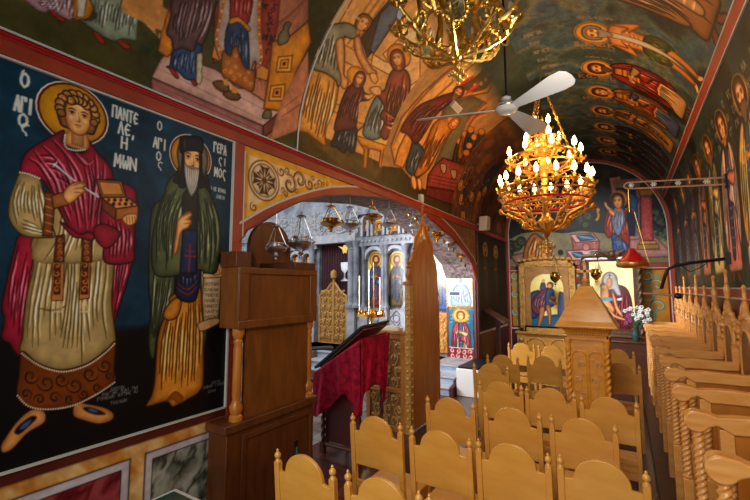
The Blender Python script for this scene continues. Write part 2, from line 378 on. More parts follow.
# ================================================================== STALLS
AX0,AX1,AZ=.235,.84,1.225
def make_stall():
    t=thing('choir_stall','x','stall',(0,0,0))
    # arm profile in X-Z
    r=.056; cx=AX0+r; cz=AZ-r
    pts=[(cx+r*math.cos(R_(q)),cz+r*math.sin(R_(q))) for q in range(70,316,12)]
    pts+=[(cx+.055,cz-.022),(cx+.085,cz-.008),(cx+.11,cz-.022),(cx+.15,cz-.046),(cx+.2,cz-.042),(.74,cz-.04),(.84,cz-.03),(.84,AZ-.012),(.70,AZ-.015),(.52,AZ-.008),(cx+.16,AZ-.012),(cx+.09,AZ-.022),(cx+.05,AZ-.006)]
    MB().prism(pts,-.042,.042,fy).build('arm_rest',M['stall'],t,bevel=.008)
    # front posts
    c=MB().twist(cx+.005,0,.62,cz-r+.008,.0235,3,15,18,.2,110)
    c.lathe([(.024,.60),(.030,.606),(.030,.618),(.024,.624)],(cx+.005,0,0),16)
    p=c.build('twisted_column',M['stall'],t,smooth=60)
    MB().box((cx-.023,-.028,0),(cx+.033,.028,.60)).build('post',M['stall'],t,bevel=.004)
    x2=cx+.125
    MB().twist(x2,0,.62,.99,.023,3,11,18,.2,90).lathe([(.024,.985),(.034,.995),(.034,1.005),(.024,1.015)],(x2,0,0),16).build('twisted_column',M['stall'],t,smooth=60)
    MB().box((x2-.03,-.028,1.012),(x2+.03,.028,cz-.028)).build('post_block',M['stall'],t,bevel=.004); MB().box((x2-.03,-.028,0),(x2+.03,.028,.62)).build('post',M['stall'],t,bevel=.004)
    MB().box((x2+.03,-.014,.08),(.84,.014,cz-.03)).build('divider_panel',M['throne'],t)  # same wood as the arms, darkened to stand in for shade between stalls
    # seat (raised half way) and back
    MB().box((cx+.14,.03,.47),(.80,.62,.50)).build('seat',M['cab'],t,bevel=.008)  # darker wood colour imitates the shade below the arms
    # back panel with pointed arch niche
    def fb(a,b,h): return (h,a,b)
    w0,w1=.045,.645; mid=(w0+w1)/2; hw=(w1-w0)/2
    def arch(hw,z0,zs,rise,n=12):
        return [(mid+hw*math.cos(R_(q)),zs+rise*math.sin(R_(q))**.85) for q in [180*i/n for i in range(n+1)]]
    outer=[(w0,0),(w1,0)]+arch(hw,0,1.38,.27)[0:]; 
    MB().prism(outer,.85,.885,fb).build('back_panel',M['stall'],t,bevel=.003)
    inn=arch(hw-.09,0,1.30,.23); fr=[(mid+hw-.09,.75)]+inn+[(mid-hw+.09,.75)]; MB().prism(fr,.844,.852,fb).build('niche_panel',M['cab'],t)
    MB().tube([(.845,a,b) for a,b in fr],.014,8).build('niche_moulding',M['stall'],t)
    k=MB(); out=arch(hw,0,1.38,.27,16)
    for i,(a,b) in enumerate(out):
        k.ball((.856,a,b),.026 if i%2 else .034,8)
    for s in (-1,1):
        k.tube([(.85,mid+s*.11,1.63),(.85,mid+s*.06,1.69),(.85,mid+s*.07,1.73),(.85,mid+s*.03,1.76)],[.018,.022,.016,.012],8)
    k.build('carved_crest',M['stall'],t)
    MB().lathe([(.016,1.64),(.026,1.69),(.028,1.74),(.016,1.78),(.022,1.79),(.015,1.80),(.015,1.88),(.021,1.89),(.014,1.905),(.004,1.92)],(.856,mid,0),12).build('finial',M['stall'],t)
    MB().box((.80,-.024,cz),(.85,.024,1.36)).lathe([(.02,1.36),(.026,1.38),(.016,1.41),(.022,1.44),(.010,1.48),(.004,1.50)],(.825,0,0),10).build('back_post',M['stall'],t,bevel=.004)
    return t
stall0=make_stall(); stall0['group']='carved choir stalls along the right wall'
YS=[1.50+.69*i for i in range(13)]
ordn=['nearest','second','third','fourth','fifth','sixth','seventh','eighth','ninth','tenth','eleventh','twelfth','farthest']
for i,y in enumerate(YS):
    l='carved choir stall with scrolled arm and twisted columns, %s of the row'%(ordn[i]+(' stall' if i in(0,12) else ' nearest stall'))
    if i==0: stall0.location=(0,y,0); stall0['label']=l
    else:
        d_=dup(stall0,(0,y,0),l)
        for ch in d_.children:
            if i in (5,6,8,10) and ch.name.startswith('finial'): ch.scale=(1,1,1.085 if i!=6 else 1.06)
tag(MB().box((.16,FY0+.2,0),(.885,10.0,.0799)).build('stall_platform',M['darkwood'],loc=(.5,4,0)),'low dark wooden platform under the choir stalls','platform')

# ================================================================== KIOSK STAND
t=thing('icon_stand','carved honey wood stand with a pyramid roof and a small cross on top','stand',(-.37,4.65,0))
kx,ky=-.355,4.66
def sq(m,hw,z0,z1,cx=kx,cy=ky): return m.box((cx-hw,cy-hw,z0),(cx+hw,cy+hw,z1))
m=MB(); sq(m,.24,0,.14); sq(m,.215,.14,.2); m.build('base',M['kiosk'],t,bevel=.01)
b=MB(); sq(b,.165,.2,1.40); body=b.build('body',M['kiosk'],t,bevel=.006)
for sx in (-1,1):
    for sy in (-1,1):
        MB().twist(kx+sx*.168,ky+sy*.168,.28,1.26,.021,2,16,12,.3,200).lathe([(.03,.2),(.03,.25),(.022,.28)],(kx+sx*.168,ky+sy*.168,0),12).lathe([(.022,1.26),(.032,1.29),(.024,1.31),(.034,1.36),(.034,1.385)],(kx+sx*.168,ky+sy*.168,0),12).build('corner_column',M['kiosk'],t,smooth=60)
def archpanel(x0,x1,z0,z1,n=10):
    r=(x1-x0)/2; return [(x0,z0),(x1,z0)]+[(x0+r+r*math.cos(R_(q)),z1-r+r*math.sin(R_(q))) for q in [180*i/n for i in range(n+1)]]
M['kcarve']=mat('carved_relief_wood',(190,130,56),(236,186,104),scale=22,rough=.35,bump=.2,bscale=50,coat=.4)
for face in range(4):
    def tr(a,z,d,f=face):
        # a across, d outward distance from body centre
        x,y=[(a,-d),(d,a),(-a,d),(-d,-a)][f]; return (kx+x,ky+y,z)
    for s in (-1,1):
        x0,x1=(-.135,-.01) if s<0 else (.01,.135)
        pts=archpanel(x0,x1,.3,1.27)
        fr=MB().tube([tr(a,z,.166) for a,z in pts],.008,6,closed=True).build('panel_moulding',M['kiosk'],t)
        v=MB(); vine(v,x1-x0-.02,.90,6,.0065,lambda a,b:tr(x0+.01+a,.32+b,.169),seed=face*2+s)
        v.build('vine_carving',M['kcarve'],fr)
m=MB(); sq(m,.19,1.385,1.40); 
m.lathe([(.172,1.40),(.176,1.445),(.205,1.475),(.235,1.495),(.235,1.515)],(kx,ky,0),4)
cor=m.build('cornice',M['kiosk'],t,smooth=0)
m=MB()
for f in range(4):
    for i in range(15):
        a=-.17+.34*i/14; x,y=[(a,-.185),(.185,a),(-a,.185),(-.185,-a)][f]; m.ball((kx+x,ky+y,1.44),.012,8)
m.build('carved_beads',M['kcarve'],cor)
e0,e1=.255,.255
Z0,Z1,Zt=1.505,1.535,1.895
hb,ht=.272,.066
vs=[]; 
rf=MB().lathe([(hb,Z0),(hb,Z0+.014),(.240,1.565),(.172,1.70),(.110,1.815),(ht,Zt),(ht,Zt+.012)],(kx,ky,0),4).build('roof',M['kiosk'],t,smooth=0,bevel=.004)
m=MB()
for f in range(4):
    for i in range(22):
        a=-hb+2*hb*i/21; x,y=[(a,-hb),(hb,a),(-a,hb),(-hb,-a)][f]; m.ball((kx+x,ky+y,Z0+.004),.011,6)
m.build('rope_edge',M['kiosk'],rf)
m=MB().lathe([(.045,Zt+.012),(.05,Zt+.02),(.02,Zt+.035),(.03,Zt+.05),(.038,Zt+.065),(.03,Zt+.082),(.012,Zt+.09)],(kx,ky,0),16)
m.box((kx-.012,ky-.01,Zt+.085),(kx+.012,ky+.01,Zt+.245)).box((kx-.055,ky-.01,Zt+.155),(kx+.055,ky+.01,Zt+.18))
for a,b in ((0,.25),(-.06,.167),(.06,.167)): m.ball((kx+a,ky,Zt+b),.019,8)
m.build('cross',M['kiosk'],t)

# ================================================================== CABINET BACK (left, in the arch)
t=thing('shrine_cabinet','tall brown wooden icon shrine seen from the back, with arched top and turned columns','cabinet',(-2.7,2.5,0))
X=-2.44
MB().box((-3.1,1.93,0),(X+.0,2.86,.86)).box((-3.13,1.90,.86),(X+.02,2.89,.92)).build('lower_cabinet',M['cabd'],t,bevel=.006)
[MB().box(a,b).build('panel_moulding',M['cabd'],t,bevel=.003) for a,b in (((X,2.06,.10),(X+.012,2.10,.82)),((X,2.80,.10),(X+.012,2.84,.82)),((X,2.10,.78),(X+.012,2.80,.82)),((X,2.10,.10),(X+.012,2.80,.14)))]
MB().box((-2.50,2.10,.92),(-2.47,2.80,1.6)).build('back_board',M['cab'],t)
bx=MB().box((-3.05,1.99,1.59),(X,2.87,2.05)).build('upper_box',M['cab'],t,bevel=.004)
[MB().box(a,b).build('box_frame',M['cab'],bx,bevel=.004) for a,b in (((X,1.99,2.0),(X+.014,2.87,2.05)),((X,1.99,1.59),(X+.014,2.87,1.65)),((X,1.99,1.65),(X+.014,2.08,2.0)),((X,2.78,1.65),(X+.014,2.87,2.0)))]
[MB().box(a,b).build('box_shoulder',M['cabd'],t,bevel=.004) for a,b in (((-3.05,1.98,2.05),(-2.46,2.12,2.17)),((-3.05,2.61,2.05),(-2.46,2.88,2.12)))]
q0_=hit(249.5,240,X=-2.9); q1_=hit(291,240,X=-2.9); qt_=hit(271,222,X=-2.9); r=(q1_[1]-q0_[1])/2; ac=((q0_[1]+q1_[1])/2,qt_[2]-r); pts=[(ac[0]-r,2.05),(ac[0]+r,2.05)]+[(ac[0]+r*math.cos(R_(q)),ac[1]+r*math.sin(R_(q))) for q in range(0,181,9)]
MB().prism(pts,-2.94,-2.9,fx).build('arched_top',M['cab'],t,bevel=.004)
for q in (2.3,2.5): pass
cp=[(.05,.92),(.05,.95),(.036,.965),(.045,.985),(.05,1.02),(.034,1.05),(.028,1.07),(.033,1.1),(.033,1.44),(.028,1.47),(.036,1.49),(.03,1.51),(.045,1.545),(.045,1.59)]
for y in (2.045,2.83): MB().lathe(cp,(-2.49,y,0),16).build('turned_column',M['throne'],t)
for y in (2.045,2.83): MB().lathe(cp,(-3.0,y,0),16).build('turned_column',M['throne'],t)
k=MB().box((-2.438,2.62,.56),(-2.428,2.65,.60)).build('lock',M['black'],t)
MB().box((-2.43,2.63,.47),(-2.424,2.645,.55)).build('key_tag',mat('teal_tag',(20,130,120)),k)

# ================================================================== THRONE
t=thing('bishop_throne','very tall wooden throne with pointed back topped by a cross, in the archway','throne',(-2.75,5.2,0))
X=-2.45
py=[hit(*q,X=X)[1:] for q in [(411,262),(413,256),(416,249),(420,243),(425,239),(429,243),(433,252),(436,263),(437.5,274)]]
pts=[(5.72,0.02),(4.84,.02)]+py
MB().prism(pts,X-.04,X,fx).build('back_board',M['throne'],t,bevel=.004)
MB().box((X-.06,4.76,0),(X+.02,4.85,1.92)).build('side_post',M['carve'],t,bevel=.004)
MB().box((X-.08,4.74,1.92),(X+.04,4.87,1.97)).lathe([(.035,1.97),(.025,2.0),(.045,2.04),(.05,2.08),(.035,2.13),(.03,2.15),(.04,2.17),(.02,2.2),(.03,2.23),(.008,2.26)],(X-.02,4.80,0),14).build('post_cap',M['throne'],t)
MB().box((X-.06,5.68,0),(X+.01,5.76,1.7)).lathe([(.035,1.7),(.025,1.73),(.04,1.78),(.03,1.86),(.008,1.93)],(X-.02,5.72,0),12).build('side_post',M['throne'],t)
v=MB()
for i in range(18): v.ball((X+.022,4.805,.1+.1*i),.018,8); v.ball((X-.02,4.757,.1+.1*i),.018,8)
v.build('bead_carving',M['kcarve'],t)
m=MB()
for q in [(-1,.0),(1,0)]:
    m.tube([(X-.02,5.28+q[0]*.30,2.42),(X-.02,5.28+q[0]*.2,2.58),(X-.02,5.28+q[0]*.10,2.66),(X-.02,5.28+q[0]*.05,2.78),(X-.02,5.28,2.86)],[.03,.05,.045,.035,.02],8)
m.build('carved_crest',M['throne'],t)
m=MB().box((X-.03,5.245,2.80),(X-.01,5.275,3.06)).box((X-.03,5.18,2.94),(X-.01,5.34,2.97))
for a,b in ((5.26,3.07),(5.17,2.955),(5.35,2.955)): m.ball((X-.02,a,b),.026,8)
m.ball((X-.02,5.26,2.8),.04,10)
m.build('cross',M['throne'],t)
# front lattice screen facing the viewer (Y plane)
x0=-3.12
MB().box((x0,4.80,0),(X-.06,4.83,1.27)).build('screen_panel',M['throne'],t)
[MB().box(a,b).build('screen_frame',M['throne'],t,bevel=.004) for a,b in (((x0+.06,4.77,0),(X-.13,4.83,.07)),((x0+.06,4.77,.50),(X-.13,4.83,.56)),((x0+.06,4.77,1.2),(X-.13,4.83,1.265)),((X-.13,4.765,.0),(X-.06,4.83,1.265)),((x0,4.765,0),(x0+.06,4.83,1.265)))]
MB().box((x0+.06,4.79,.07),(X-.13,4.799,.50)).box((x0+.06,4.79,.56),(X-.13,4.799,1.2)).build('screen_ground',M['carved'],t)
v=MB()
for q in range(3):
    vine(v,.16,.63,4,.011,lambda a,b:(x0+.065+.16*q+a,4.783,.565+b),5+q); vine(v,.16,.42,3,.010,lambda a,b:(x0+.065+.16*q+a,4.783,.075+b),8+q)
v.build('lattice_carving',M['carve'],t)
MB().box((x0,4.84,.5),(X-.06,5.7,.55)).build('seat',M['throne'],t)
MB().box((x0-.02,4.75,1.27),(X-.05,4.92,1.31)).build('shelf',M['throne'],t,bevel=.005)
tag(MB().box((-2.86,4.78,1.311),(-2.62,4.91,1.345)).box((-2.84,4.79,1.345),(-2.65,4.9,1.365)).build('book',M['candle'],bevel=.004,loc=(-2.75,4.85,1.311)),'pale closed book lying on the shelf of the tall throne','book')

# ================================================================== LECTERN WITH CLOTH
t=thing('lectern','dark slanted wooden lectern on twisted legs in front of the carved throne screen','lectern',(-2.9,4.0,0))
A=Vector(hit(314,367,Y=3.72)); 
XB=-2.5
B=Vector(hit(361,326,X=XB)); C2=Vector(hit(388,320,X=XB)); 
A=Vector(hit(314,367,Y=B.y)); D2=A+(C2-B)
nrm=(B-A).cross(C2-B).normalized(); 
if nrm.z>0: nrm=-nrm
m=MB(); P=[A,B,C2,D2]; vs=[tuple(p) for p in P]+[tuple(p+nrm*.025) for p in P]
m.add(vs,[(0,1,2,3),(7,6,5,4),(0,4,5,1),(1,5,6,2),(2,6,7,3),(3,7,4,0)]); m.build('reading_board',M['blackp'],t)
u1=(B-A); v1=(C2-B)
m=MB(); Q=[A+u1*.06+v1*.06,B-u1*.03+v1*.06,C2-u1*.03-v1*.06,D2+u1*.06-v1*.06]
vs=[tuple(p-nrm*-.026) for p in Q]+[tuple(p+nrm*.05) for p in Q]
m.add(vs,[(0,1,2,3),(7,6,5,4),(0,4,5,1),(1,5,6,2),(2,6,7,3),(3,7,4,0)]); m.build('board_underside',M['cabd'],t)
legs=[(A.x+.10,A.y+.06),(B.x-.06,B.y+.06),(C2.x-.06,C2.y-.06),(D2.x+.1,D2.y-.06)]
for i,(x,y) in enumerate(legs):
    zt=1.30 if i in(1,2) else .92
    MB().twist(x,y,.12,zt,.022,3,9,14,.25,90).box((x-.028,y-.028,0),(x+.028,y+.028,.12)).build('leg',M['cabd'],t,smooth=60)
m=MB()
for i in range(4):
    a=legs[i];b=legs[(i+1)%4]; m.tube([(a[0],a[1],.1),(b[0],b[1],.1)],.02,6); m.tube([(a[0],a[1],.88),(b[0],b[1],.88)],.026,6)
m.build('rail',M['cabd'],t)
MB().prism([(A.x+.1,.12),(B.x-.08,.12),(B.x-.08,.88),(A.x+.1,.88)],A.y+.10,A.y+.115,fy).build('side_panel',mat('red_stained_panel',(84,24,22),(100,34,28),scale=4,rough=.5),t)
# the cloth: grid over the board then hanging at near side and high side
def cloth():
    off=-nrm*.012*-1
    m=MB(); lift=nrm*.055
    def row_near(s):   # s 0..1 along A->B on the near edge
        return A+u1*(.0+1.0*s)
    # near hanging side: bottom outline in pixels, plane Y = B.y-.03
    yN=B.y-.035
    botpx=[(311,413),(318,417),(328,409),(338,398),(346,393),(353,403),(357,419),(361,411)]
    bot=[Vector(hit(x,y,Y=yN)) for x,y in botpx]
    nx,nz=40,26; vs=[]
    for i in range(nx+1):
        s=i/nx; f=s*(len(bot)-1); k=min(int(f),len(bot)-2); b=bot[k].lerp(bot[k+1],f-k)
        top=row_near(.0+s*1.0)+lift; top.y=yN+.02; top.z-=.015+.09*s; top.x-=.02*s
        for j in range(nz+1):
            q=j/nz; p=top.lerp(b,q)
            p.y=yN-.012+ (.022*math.sin(s*19+.8*q)+.012*math.sin(s*41+2))*min(1,q*1.6)-.01*q
            p.x+= .012*math.sin(s*13+3*q)*q
            vs.append(tuple(p))
    fs=[(i*(nz+1)+j,(i+1)*(nz+1)+j,(i+1)*(nz+1)+j+1,i*(nz+1)+j+1) for i in range(nx) for j in range(nz)]
    m.add(vs,fs)
    # high side hanging (plane X = XB+.03)
    xN=XB+.035
    botpx=[(357,419),(361,408),(365,391),(372,387),(378,384),(381,392),(385,405),(387,384)]
    bot=[Vector(hit(x,y,X=xN)) for x,y in botpx]; bot[0]=Vector((xN,B.y-.04,bot[0].z))
    vs=[]
    for i in range(nx+1):
        s=i/nx; f=s*(len(bot)-1); k=min(int(f),len(bot)-2); b=bot[k].lerp(bot[k+1],f-k)
        top=B.lerp(C2,s)+lift; top.x=xN-.05; top.z-=.105
        if s>.97: pass
        for j in range(nz+1):
            q=j/nz; p=top.lerp(b,q)
            p.x=xN-.012+(.022*math.sin(s*17+.5*q+2)+.01*math.sin(s*43))*min(1,q*1.6)+.01*q
            if i==0: p.x=xN-.01; p.y=yN
            vs.append(tuple(p))
    m.add(vs,fs)
    # over the board top is the underside side: sheet across under the book board
    dz_=Vector((-.04,0,-.10)); a=[A+lift,B+lift+dz_,C2+lift+dz_,D2+lift]; m.add([tuple(p) for p in a],[(0,1,2,3)])
    o=m.build('lectern_cloth',M['velvet'],smooth=180,loc=tuple(B))
    s=o.modifiers.new('solid','SOLIDIFY'); s.thickness=.006; s.offset=0
    return o
tag(cloth(),'crimson damask cloth hanging in points from the slanted lectern','cloth')

# ================================================================== ICONOSTASIS
IY=8.45
def ip(x,y,Y=IY): p=hit(x,y,Y=Y); return p[0],p[2]
t=thing('iconostasis','grey carved marble icon screen with arches beyond the archway','iconostasis',(-6,IY,.42))
def rect(mb,x0,y0,x1,y1,f,b=IY+.3,Y=IY):
    a=ip(x0,(y1 if y1 else 0)); c=ip(x1,y0); mb.box((a[0],f,a[1]),(c[0],b,c[1])); return mb
zb=.42
def xp(x,y=300): return ip(x,y)[0]
def zp(y,x=370): return ip(x,y)[1]
T_ICO=t
B1=MB().box((-10.6,IY+.08,zb),(xp(317),IY+.3,4.5)).box((xp(350),IY+.08,zb),(-3.295,IY+.3,4.5)).box((xp(317),IY+.08,zp(236)),(xp(350),IY+.3,4.5))
B1.build('screen_wall',M['marble'],t,smooth=0)
M['marbcarve']=mat('carved_marble',(84,86,94),(186,184,182),scale=22,rough=.5,bump=.6,bscale=40,detail=3)
m=MB(); m.box((-10.6,IY-.06,zp(246)),(xp(317),IY+.1,zp(237))).box((xp(357),IY-.06,zp(246)),(-3.295,IY+.1,zp(237)))
m.build('cornice',M['marble'],t,bevel=.01)
v=MB()
for i in range(60):
    x=-10.5+7.2*i/59
    if xp(317)<x<xp(357): continue
    v.ball((x,IY-.07,(zp(246)+zp(237))/2),.035,6)
v.build('cornice_carving',M['marblel'],t)
m=MB().box((xp(313),IY-.1,zp(241)),(xp(357),IY+.1,zp(232))); m.build('lintel',M['marblel'],t,bevel=.01)
# carved upper fields
m=MB().box((-10.6,IY+.03,zp(232)),(xp(357),IY+.09,zp(207))); m.build('carved_frieze',M['marbcarve'],t)
for u_,h_ in ((xp(302),.68),(-10.2,.6)):
    v=MB(); vine(v,2.4,h_,2,.03,lambda a,b:(u_+a,IY+.02,zp(232)+.02+b),3); v.build('frieze_scrolls',M['marblel'],t)
# columns
def column(x,z0,z1,r,name='column',mt='marble'):
    pr=[(r*1.6,z0),(r*1.6,z0+.06),(r*1.1,z0+.1),(r,z0+.14),(r,z1-.22),(r*1.15,z1-.21),(r,z1-.19),(r*1.5,z1-.08),(r*1.9,z1-.03),(r*1.9,z1)]
    return MB().lathe(pr,(x,IY-.03,0),16).build(name,M[mt],t)
for px,r in ((352,.10),(357,.08),(312,.08),(364.5,.045),(384,.06),(387,.05),(406,.06),(301,.07),(287,.07)):
    column(xp(px,300),zp(308),zp(246) if px>360 else zp(240),r)
for px in (352,364.5,384.5,406,312): 
    a=ip(px-4,345); b=ip(px+4,308); MB().box((a[0],IY-.08,zb),(b[0],IY+.1,zp(307))).build('pedestal',M['marblel'],t,bevel=.01)
# arches right
def iarch(x0,x1,ytop,ybot,nm='arch'):
    a,c=xp(x0),xp(x1); r=(c-a)/2; cx=(a+c)/2; zt=zp(ytop); zs=zt-r
    o=[(cx+(r+.09)*math.cos(R_(q)),zs+(r+.09)*math.sin(R_(q))) for q in range(0,181,10)]; i=[(cx+r*math.cos(R_(q)),zs+r*math.sin(R_(q))) for q in range(180,-1,-10)]
    return MB().prism(o+i,IY-.05,IY+.09,fy).build(nm,M['marblel'],t,bevel=.005)
iarch(366.5,383,250,308); iarch(387,405,250,308); iarch(291,300,250,308); iarch(303,311,250,308)
for x0,x1 in ((361,369),(371,385),(387,401),(403,412)):
    a,c=xp(x0),xp(x1); r=(c-a)/2; cx=(a+c)/2; zs=zp(217)-.08
    o=[(cx+(r)*math.cos(R_(q)),zs+(r)*math.sin(R_(q))) for q in range(0,181,15)]; i=[(cx+(r-.06)*math.cos(R_(q)),zs+(r-.06)*math.sin(R_(q))) for q in range(180,-1,-15)]
    MB().prism([(c,zp(236))]+o+[(a,zp(236)),(a+.06,zp(236))]+i+[(c-.06,zp(236))],IY-.03,IY+.09,fy).build('small_arch',M['marblel'],t)
MB().box((xp(358),IY-.06,zp(214)),(-3.295,IY+.1,zp(209))).build('upper_cornice',M['marble'],t,bevel=.01)
# lower panels with diamond relief
for x0,x1 in ((357,364),(368,383),(388,404),(293,311)):
    a,c=xp(x0),xp(x1); z0,z1=zb+.1,zp(309)
    p=MB().box((a,IY+.02,zb),(c,IY+.1,z1)).build('lower_panel',M['marblel'],t)
    v=MB(); w=c-a; 
    for k in range(2):
        h=(z1-z0)/2; zc=z0+h*(k+.5); xc=(a+c)/2
        v.tube([(xc-w*.42,IY+.015,zc),(xc,IY+.015,zc+h*.46),(xc+w*.42,IY+.015,zc),(xc,IY+.015,zc-h*.46)],.018,6,closed=True)
        v.tube([(xc+w*.2*math.cos(q*PI/6),IY+.015,zc+w*.2*math.sin(q*PI/6)) for q in range(12)],.014,6,closed=True)
    v.build('relief',M['marbled'],p)
# curtain and gates
cx0,cx1=xp(317),xp(350); m=MB(); n=60; vs=[]
for i in range(n+1):
    for z in (zb,zp(240)):
        vs.append((cx0+(cx1-cx0)*i/n,IY+.2+.03*math.sin(i*1.3),z))
m.add(vs,[(2*i,2*i+2,2*i+3,2*i+1) for i in range(n)])
o=m.build('curtain',M['curtain'],smooth=180,loc=((cx0+cx1)/2,IY+.2,zb)); tag(o,'dark maroon curtain closing the central doorway of the marble screen','curtain')
# embroidered chalice + dove on the curtain
cxx,czz=ip(341,290); 
cz=[(.002,0),(.13,0),(.13,.02),(.05,.05),(.02,.12),(.03,.16),(.02,.2),(.10,.30),(.13,.46),(.12,.50),(.10,.50)]
em=MB().prism([(cxx+r,ip(341,281)[1]+z) for r,z in cz]+[(cxx-r,ip(341,281)[1]+z) for r,z in reversed(cz)],IY+.15,IY+.165,fy).build('embroidered_chalice',M['silver'],o)
zz=ip(340,249)[1]
m=MB().prism([(cxx+a,zz+b) for a,b in [(-.22,.1),(-.08,.0),(-.05,-.12),(0,-.08),(.05,-.12),(.08,0),(.22,.1),(.08,.06),(.03,.12),(-.03,.12),(-.08,.06)]],IY+.15,IY+.165,fy); m.build('embroidered_dove',M['gold'],o)
tg=thing('royal_doors','low carved wooden double gate with a round finial before the maroon curtain','gate',(xp(333),IY,zb))
a,b,c=xp(320.5),xp(334),xp(347); y0=IY-.02
for s,(p,q) in enumerate(((a,b-.01),(b+.01,c))):
    zt=zp(287); zh=zp(291)
    def top(u): # outer low, inner high swoop
        u=u if s==0 else 1-u
        return zh-.12+ (zp(280)-zh+.12)*u**1.6
    pts=[(p,zb+.02),(q,zb+.02)]+[(q+(p-q)*i/8,top(1-i/8)) for i in range(9)]
    d=MB().prism(pts,y0,y0+.04,fy).build('door_leaf',M['carved'],tg)
    v=MB(); vine(v,(q-p)*.5-.03,1.32,7,.02,lambda u,w:(p+.03+u,y0-.01,zb+.1+w),s+11); vine(v,(q-p)*.5-.03,1.32,7,.02,lambda u,w:(p+(q-p)*.5+u,y0-.01,zb+.1+w),s+17)
    v.tube([(x,y0-.005,z) for x,z in pts],.03,6,closed=True)
    v.build('vine_carving',M['carve'],d)
zt=zp(278)
MB().lathe([(.03,zt-.25),(.03,zt-.02),(.08,zt+.02),(.09,zt+.1),(.08,zt+.18),(.03,zt+.22),(.004,zt+.24)],(b,y0,0),14).build('finial',M['carve'],tg)
MB().box((b-.03,y0-.03,zb+.02),(b+.03,y0-.005,zt-.2)).build('meeting_post',M['carve'],tg)

# candle stand
cxs=hit(371,318,Y=6.4)
t=thing('candle_stand','brass church candle stand with upright tapers before the marble screen','candle stand',(cxs[0],6.4,0))
zc=hit(371,315,Y=6.4)[2]
pr=[(.20,0),(.20,.03),(.06,.08),(.03,.14),(.03,.5),(.05,.53),(.03,.56),(.025,zc-.25),(.05,zc-.22),(.03,zc-.18),(.03,zc-.05),(.27,zc-.03),(.27,zc+.03),(.25,zc+.03),(.24,zc),(.02,zc)]
MB().lathe(pr,(cxs[0],6.4,0),24).build('stem_and_tray',M['brass'],t)
for k in range(7):
    a=2*PI*k/7+.3; x=cxs[0]+.22*math.cos(a); y=6.4+.22*math.sin(a)
    cpp=MB().lathe([(.01,zc),(.03,zc+.03),(.035,zc+.09),(.02,zc+.09)],(x,y,0),10).build('cup',M['brass'],t)
for k,(px,yt) in enumerate(((359.5,276),(369,270),(380,277),(374,262))):
    p=hit(px,300,Y=6.4); zt=hit(px,yt,Y=6.4)[2]
    MB().tube([(p[0],6.4,zc),(p[0],6.4,zt)],.009 if k<3 else .014,8).build('taper' if k<3 else 'centre_stem',M['brass'] if k==3 else M['candle'],t)
a=ip(437,352); b=ip(448,314); od=MB().box((a[0],IY+.0,a[1]),(b[0]+.05,IY+.07,b[1])).build('side_door',M['throne'],T_ICO)
v=MB(); vine(v,(b[0]-a[0])*.8,(b[1]-a[1])-.1,5,.02,lambda u,w:(a[0]+.03+u,IY-.01,a[1]+.05+w),77); v.build('vine_carving',M['carve'],od)
# chair arm / black curved chair behind lectern
p=hit(322,352,Y=5.0)
t=thing('office_chair','black chair with a curved arm just left of the slanted lectern','chair',(p[0]-.25,5.0,0))
MB().tube([(p[0]-.38,4.9,p[2]-.25),(p[0]-.38,4.9,p[2]-.02),(p[0]-.30,4.9,p[2]+.03),(p[0]+.25,4.9,p[2]+.10),(p[0]+.3,4.9,p[2]+.08)],.03,8).build('arm',M['blackp'],t)
MB().box((p[0]-.5,4.85,.42),(p[0]+.1,5.3,.5)).build('seat',M['blackp'],t,bevel=.02)
for sx in (-.45,.05):
    for sy in (4.9,5.25): MB().tube([(p[0]+sx,sy,0),(p[0]+sx,sy,.45)],.018,8).build('leg',M['black'],t)
MB().tube([(p[0]-.38,4.9,p[2]-.25),(p[0]-.38,4.9,.46)],.02,8).build('arm_support',M['black'],t)
# ================================================================== HANGING LAMPS IN THE ARCH
def make_lamp(mt='silver',nm='hanging_oil_lamp'):
    t=thing(nm,'x','oil lamp',(0,0,0))
    MB().lathe([(.004,-.20),(.016,-.19),(.008,-.165),(.022,-.14),(.012,-.12),(.035,-.10),(.075,-.055),(.085,-.02),(.075,.0),(.05,.015),(.045,.035),(.06,.06),(.063,.066),(.05,.066),(.04,.04)],(0,0,0),16).build('bowl',M[mt],t)
    for k in range(3):
        a=2*PI*k/3+.5; c=(.078*math.cos(a),.078*math.sin(a))
        MB().tube([(c[0],c[1],-.02),(c[0]*1.25,c[1]*1.25,.0),(c[0],c[1],.035)],.009,6).tube([(c[0],c[1],.03),(c[0]*.25,c[1]*.25,.30)],.0035,5).build('chain',M[mt],t)
    MB().lathe([(.004,.36),(.01,.35),(.006,.335),(.03,.315),(.035,.30),(.004,.30)],(0,0,0),12).tube([(0,0,.35),(0,0,.52)],.0035,5).build('cap',M[mt],t)
    return t
L0=make_lamp(); L1=make_lamp('brass')
def zarch(y):
    for (a,b),(c,d) in zip(ARL,ARL[1:]):
        if a<=y<=c: return b+(d-b)*(y-a)/(c-a)
    return 2.1
LP=[(276,247,0,'silver oil lamp hanging in front of the arched top of the brown shrine cabinet',1.15,-2.60),
(301,242,0,'silver oil lamp with round bowl, second along the arch from the left',1.45,-2.75),
(331,222,1,'brass oil lamp hanging under the arch above the maroon curtain',1.5,-2.75),
(350,224,0,'dull silver oil lamp hanging right of the curtained doorway',1.4,-2.75),
(372,217,1,'oil lamp hanging above the painted robed figure with the red and blue garment',1.4,-2.75),
(389,223,0,'silver oil lamp hanging above the brown-robed figure icon',1.35,-2.75),
(413,227,0,'silver oil lamp hanging just left of the throne cross',1.4,-2.75),
(437,235,1,'brass oil lamp hanging just right of the throne cross',1.4,-2.75),
(449,244,0,'silver oil lamp hanging right of the throne, second from the end of the arch',1.4,-2.75),
(461,254,1,'brass oil lamp hanging at the right end of the arch near the pillar icons',1.3,-2.75)]
used=set()
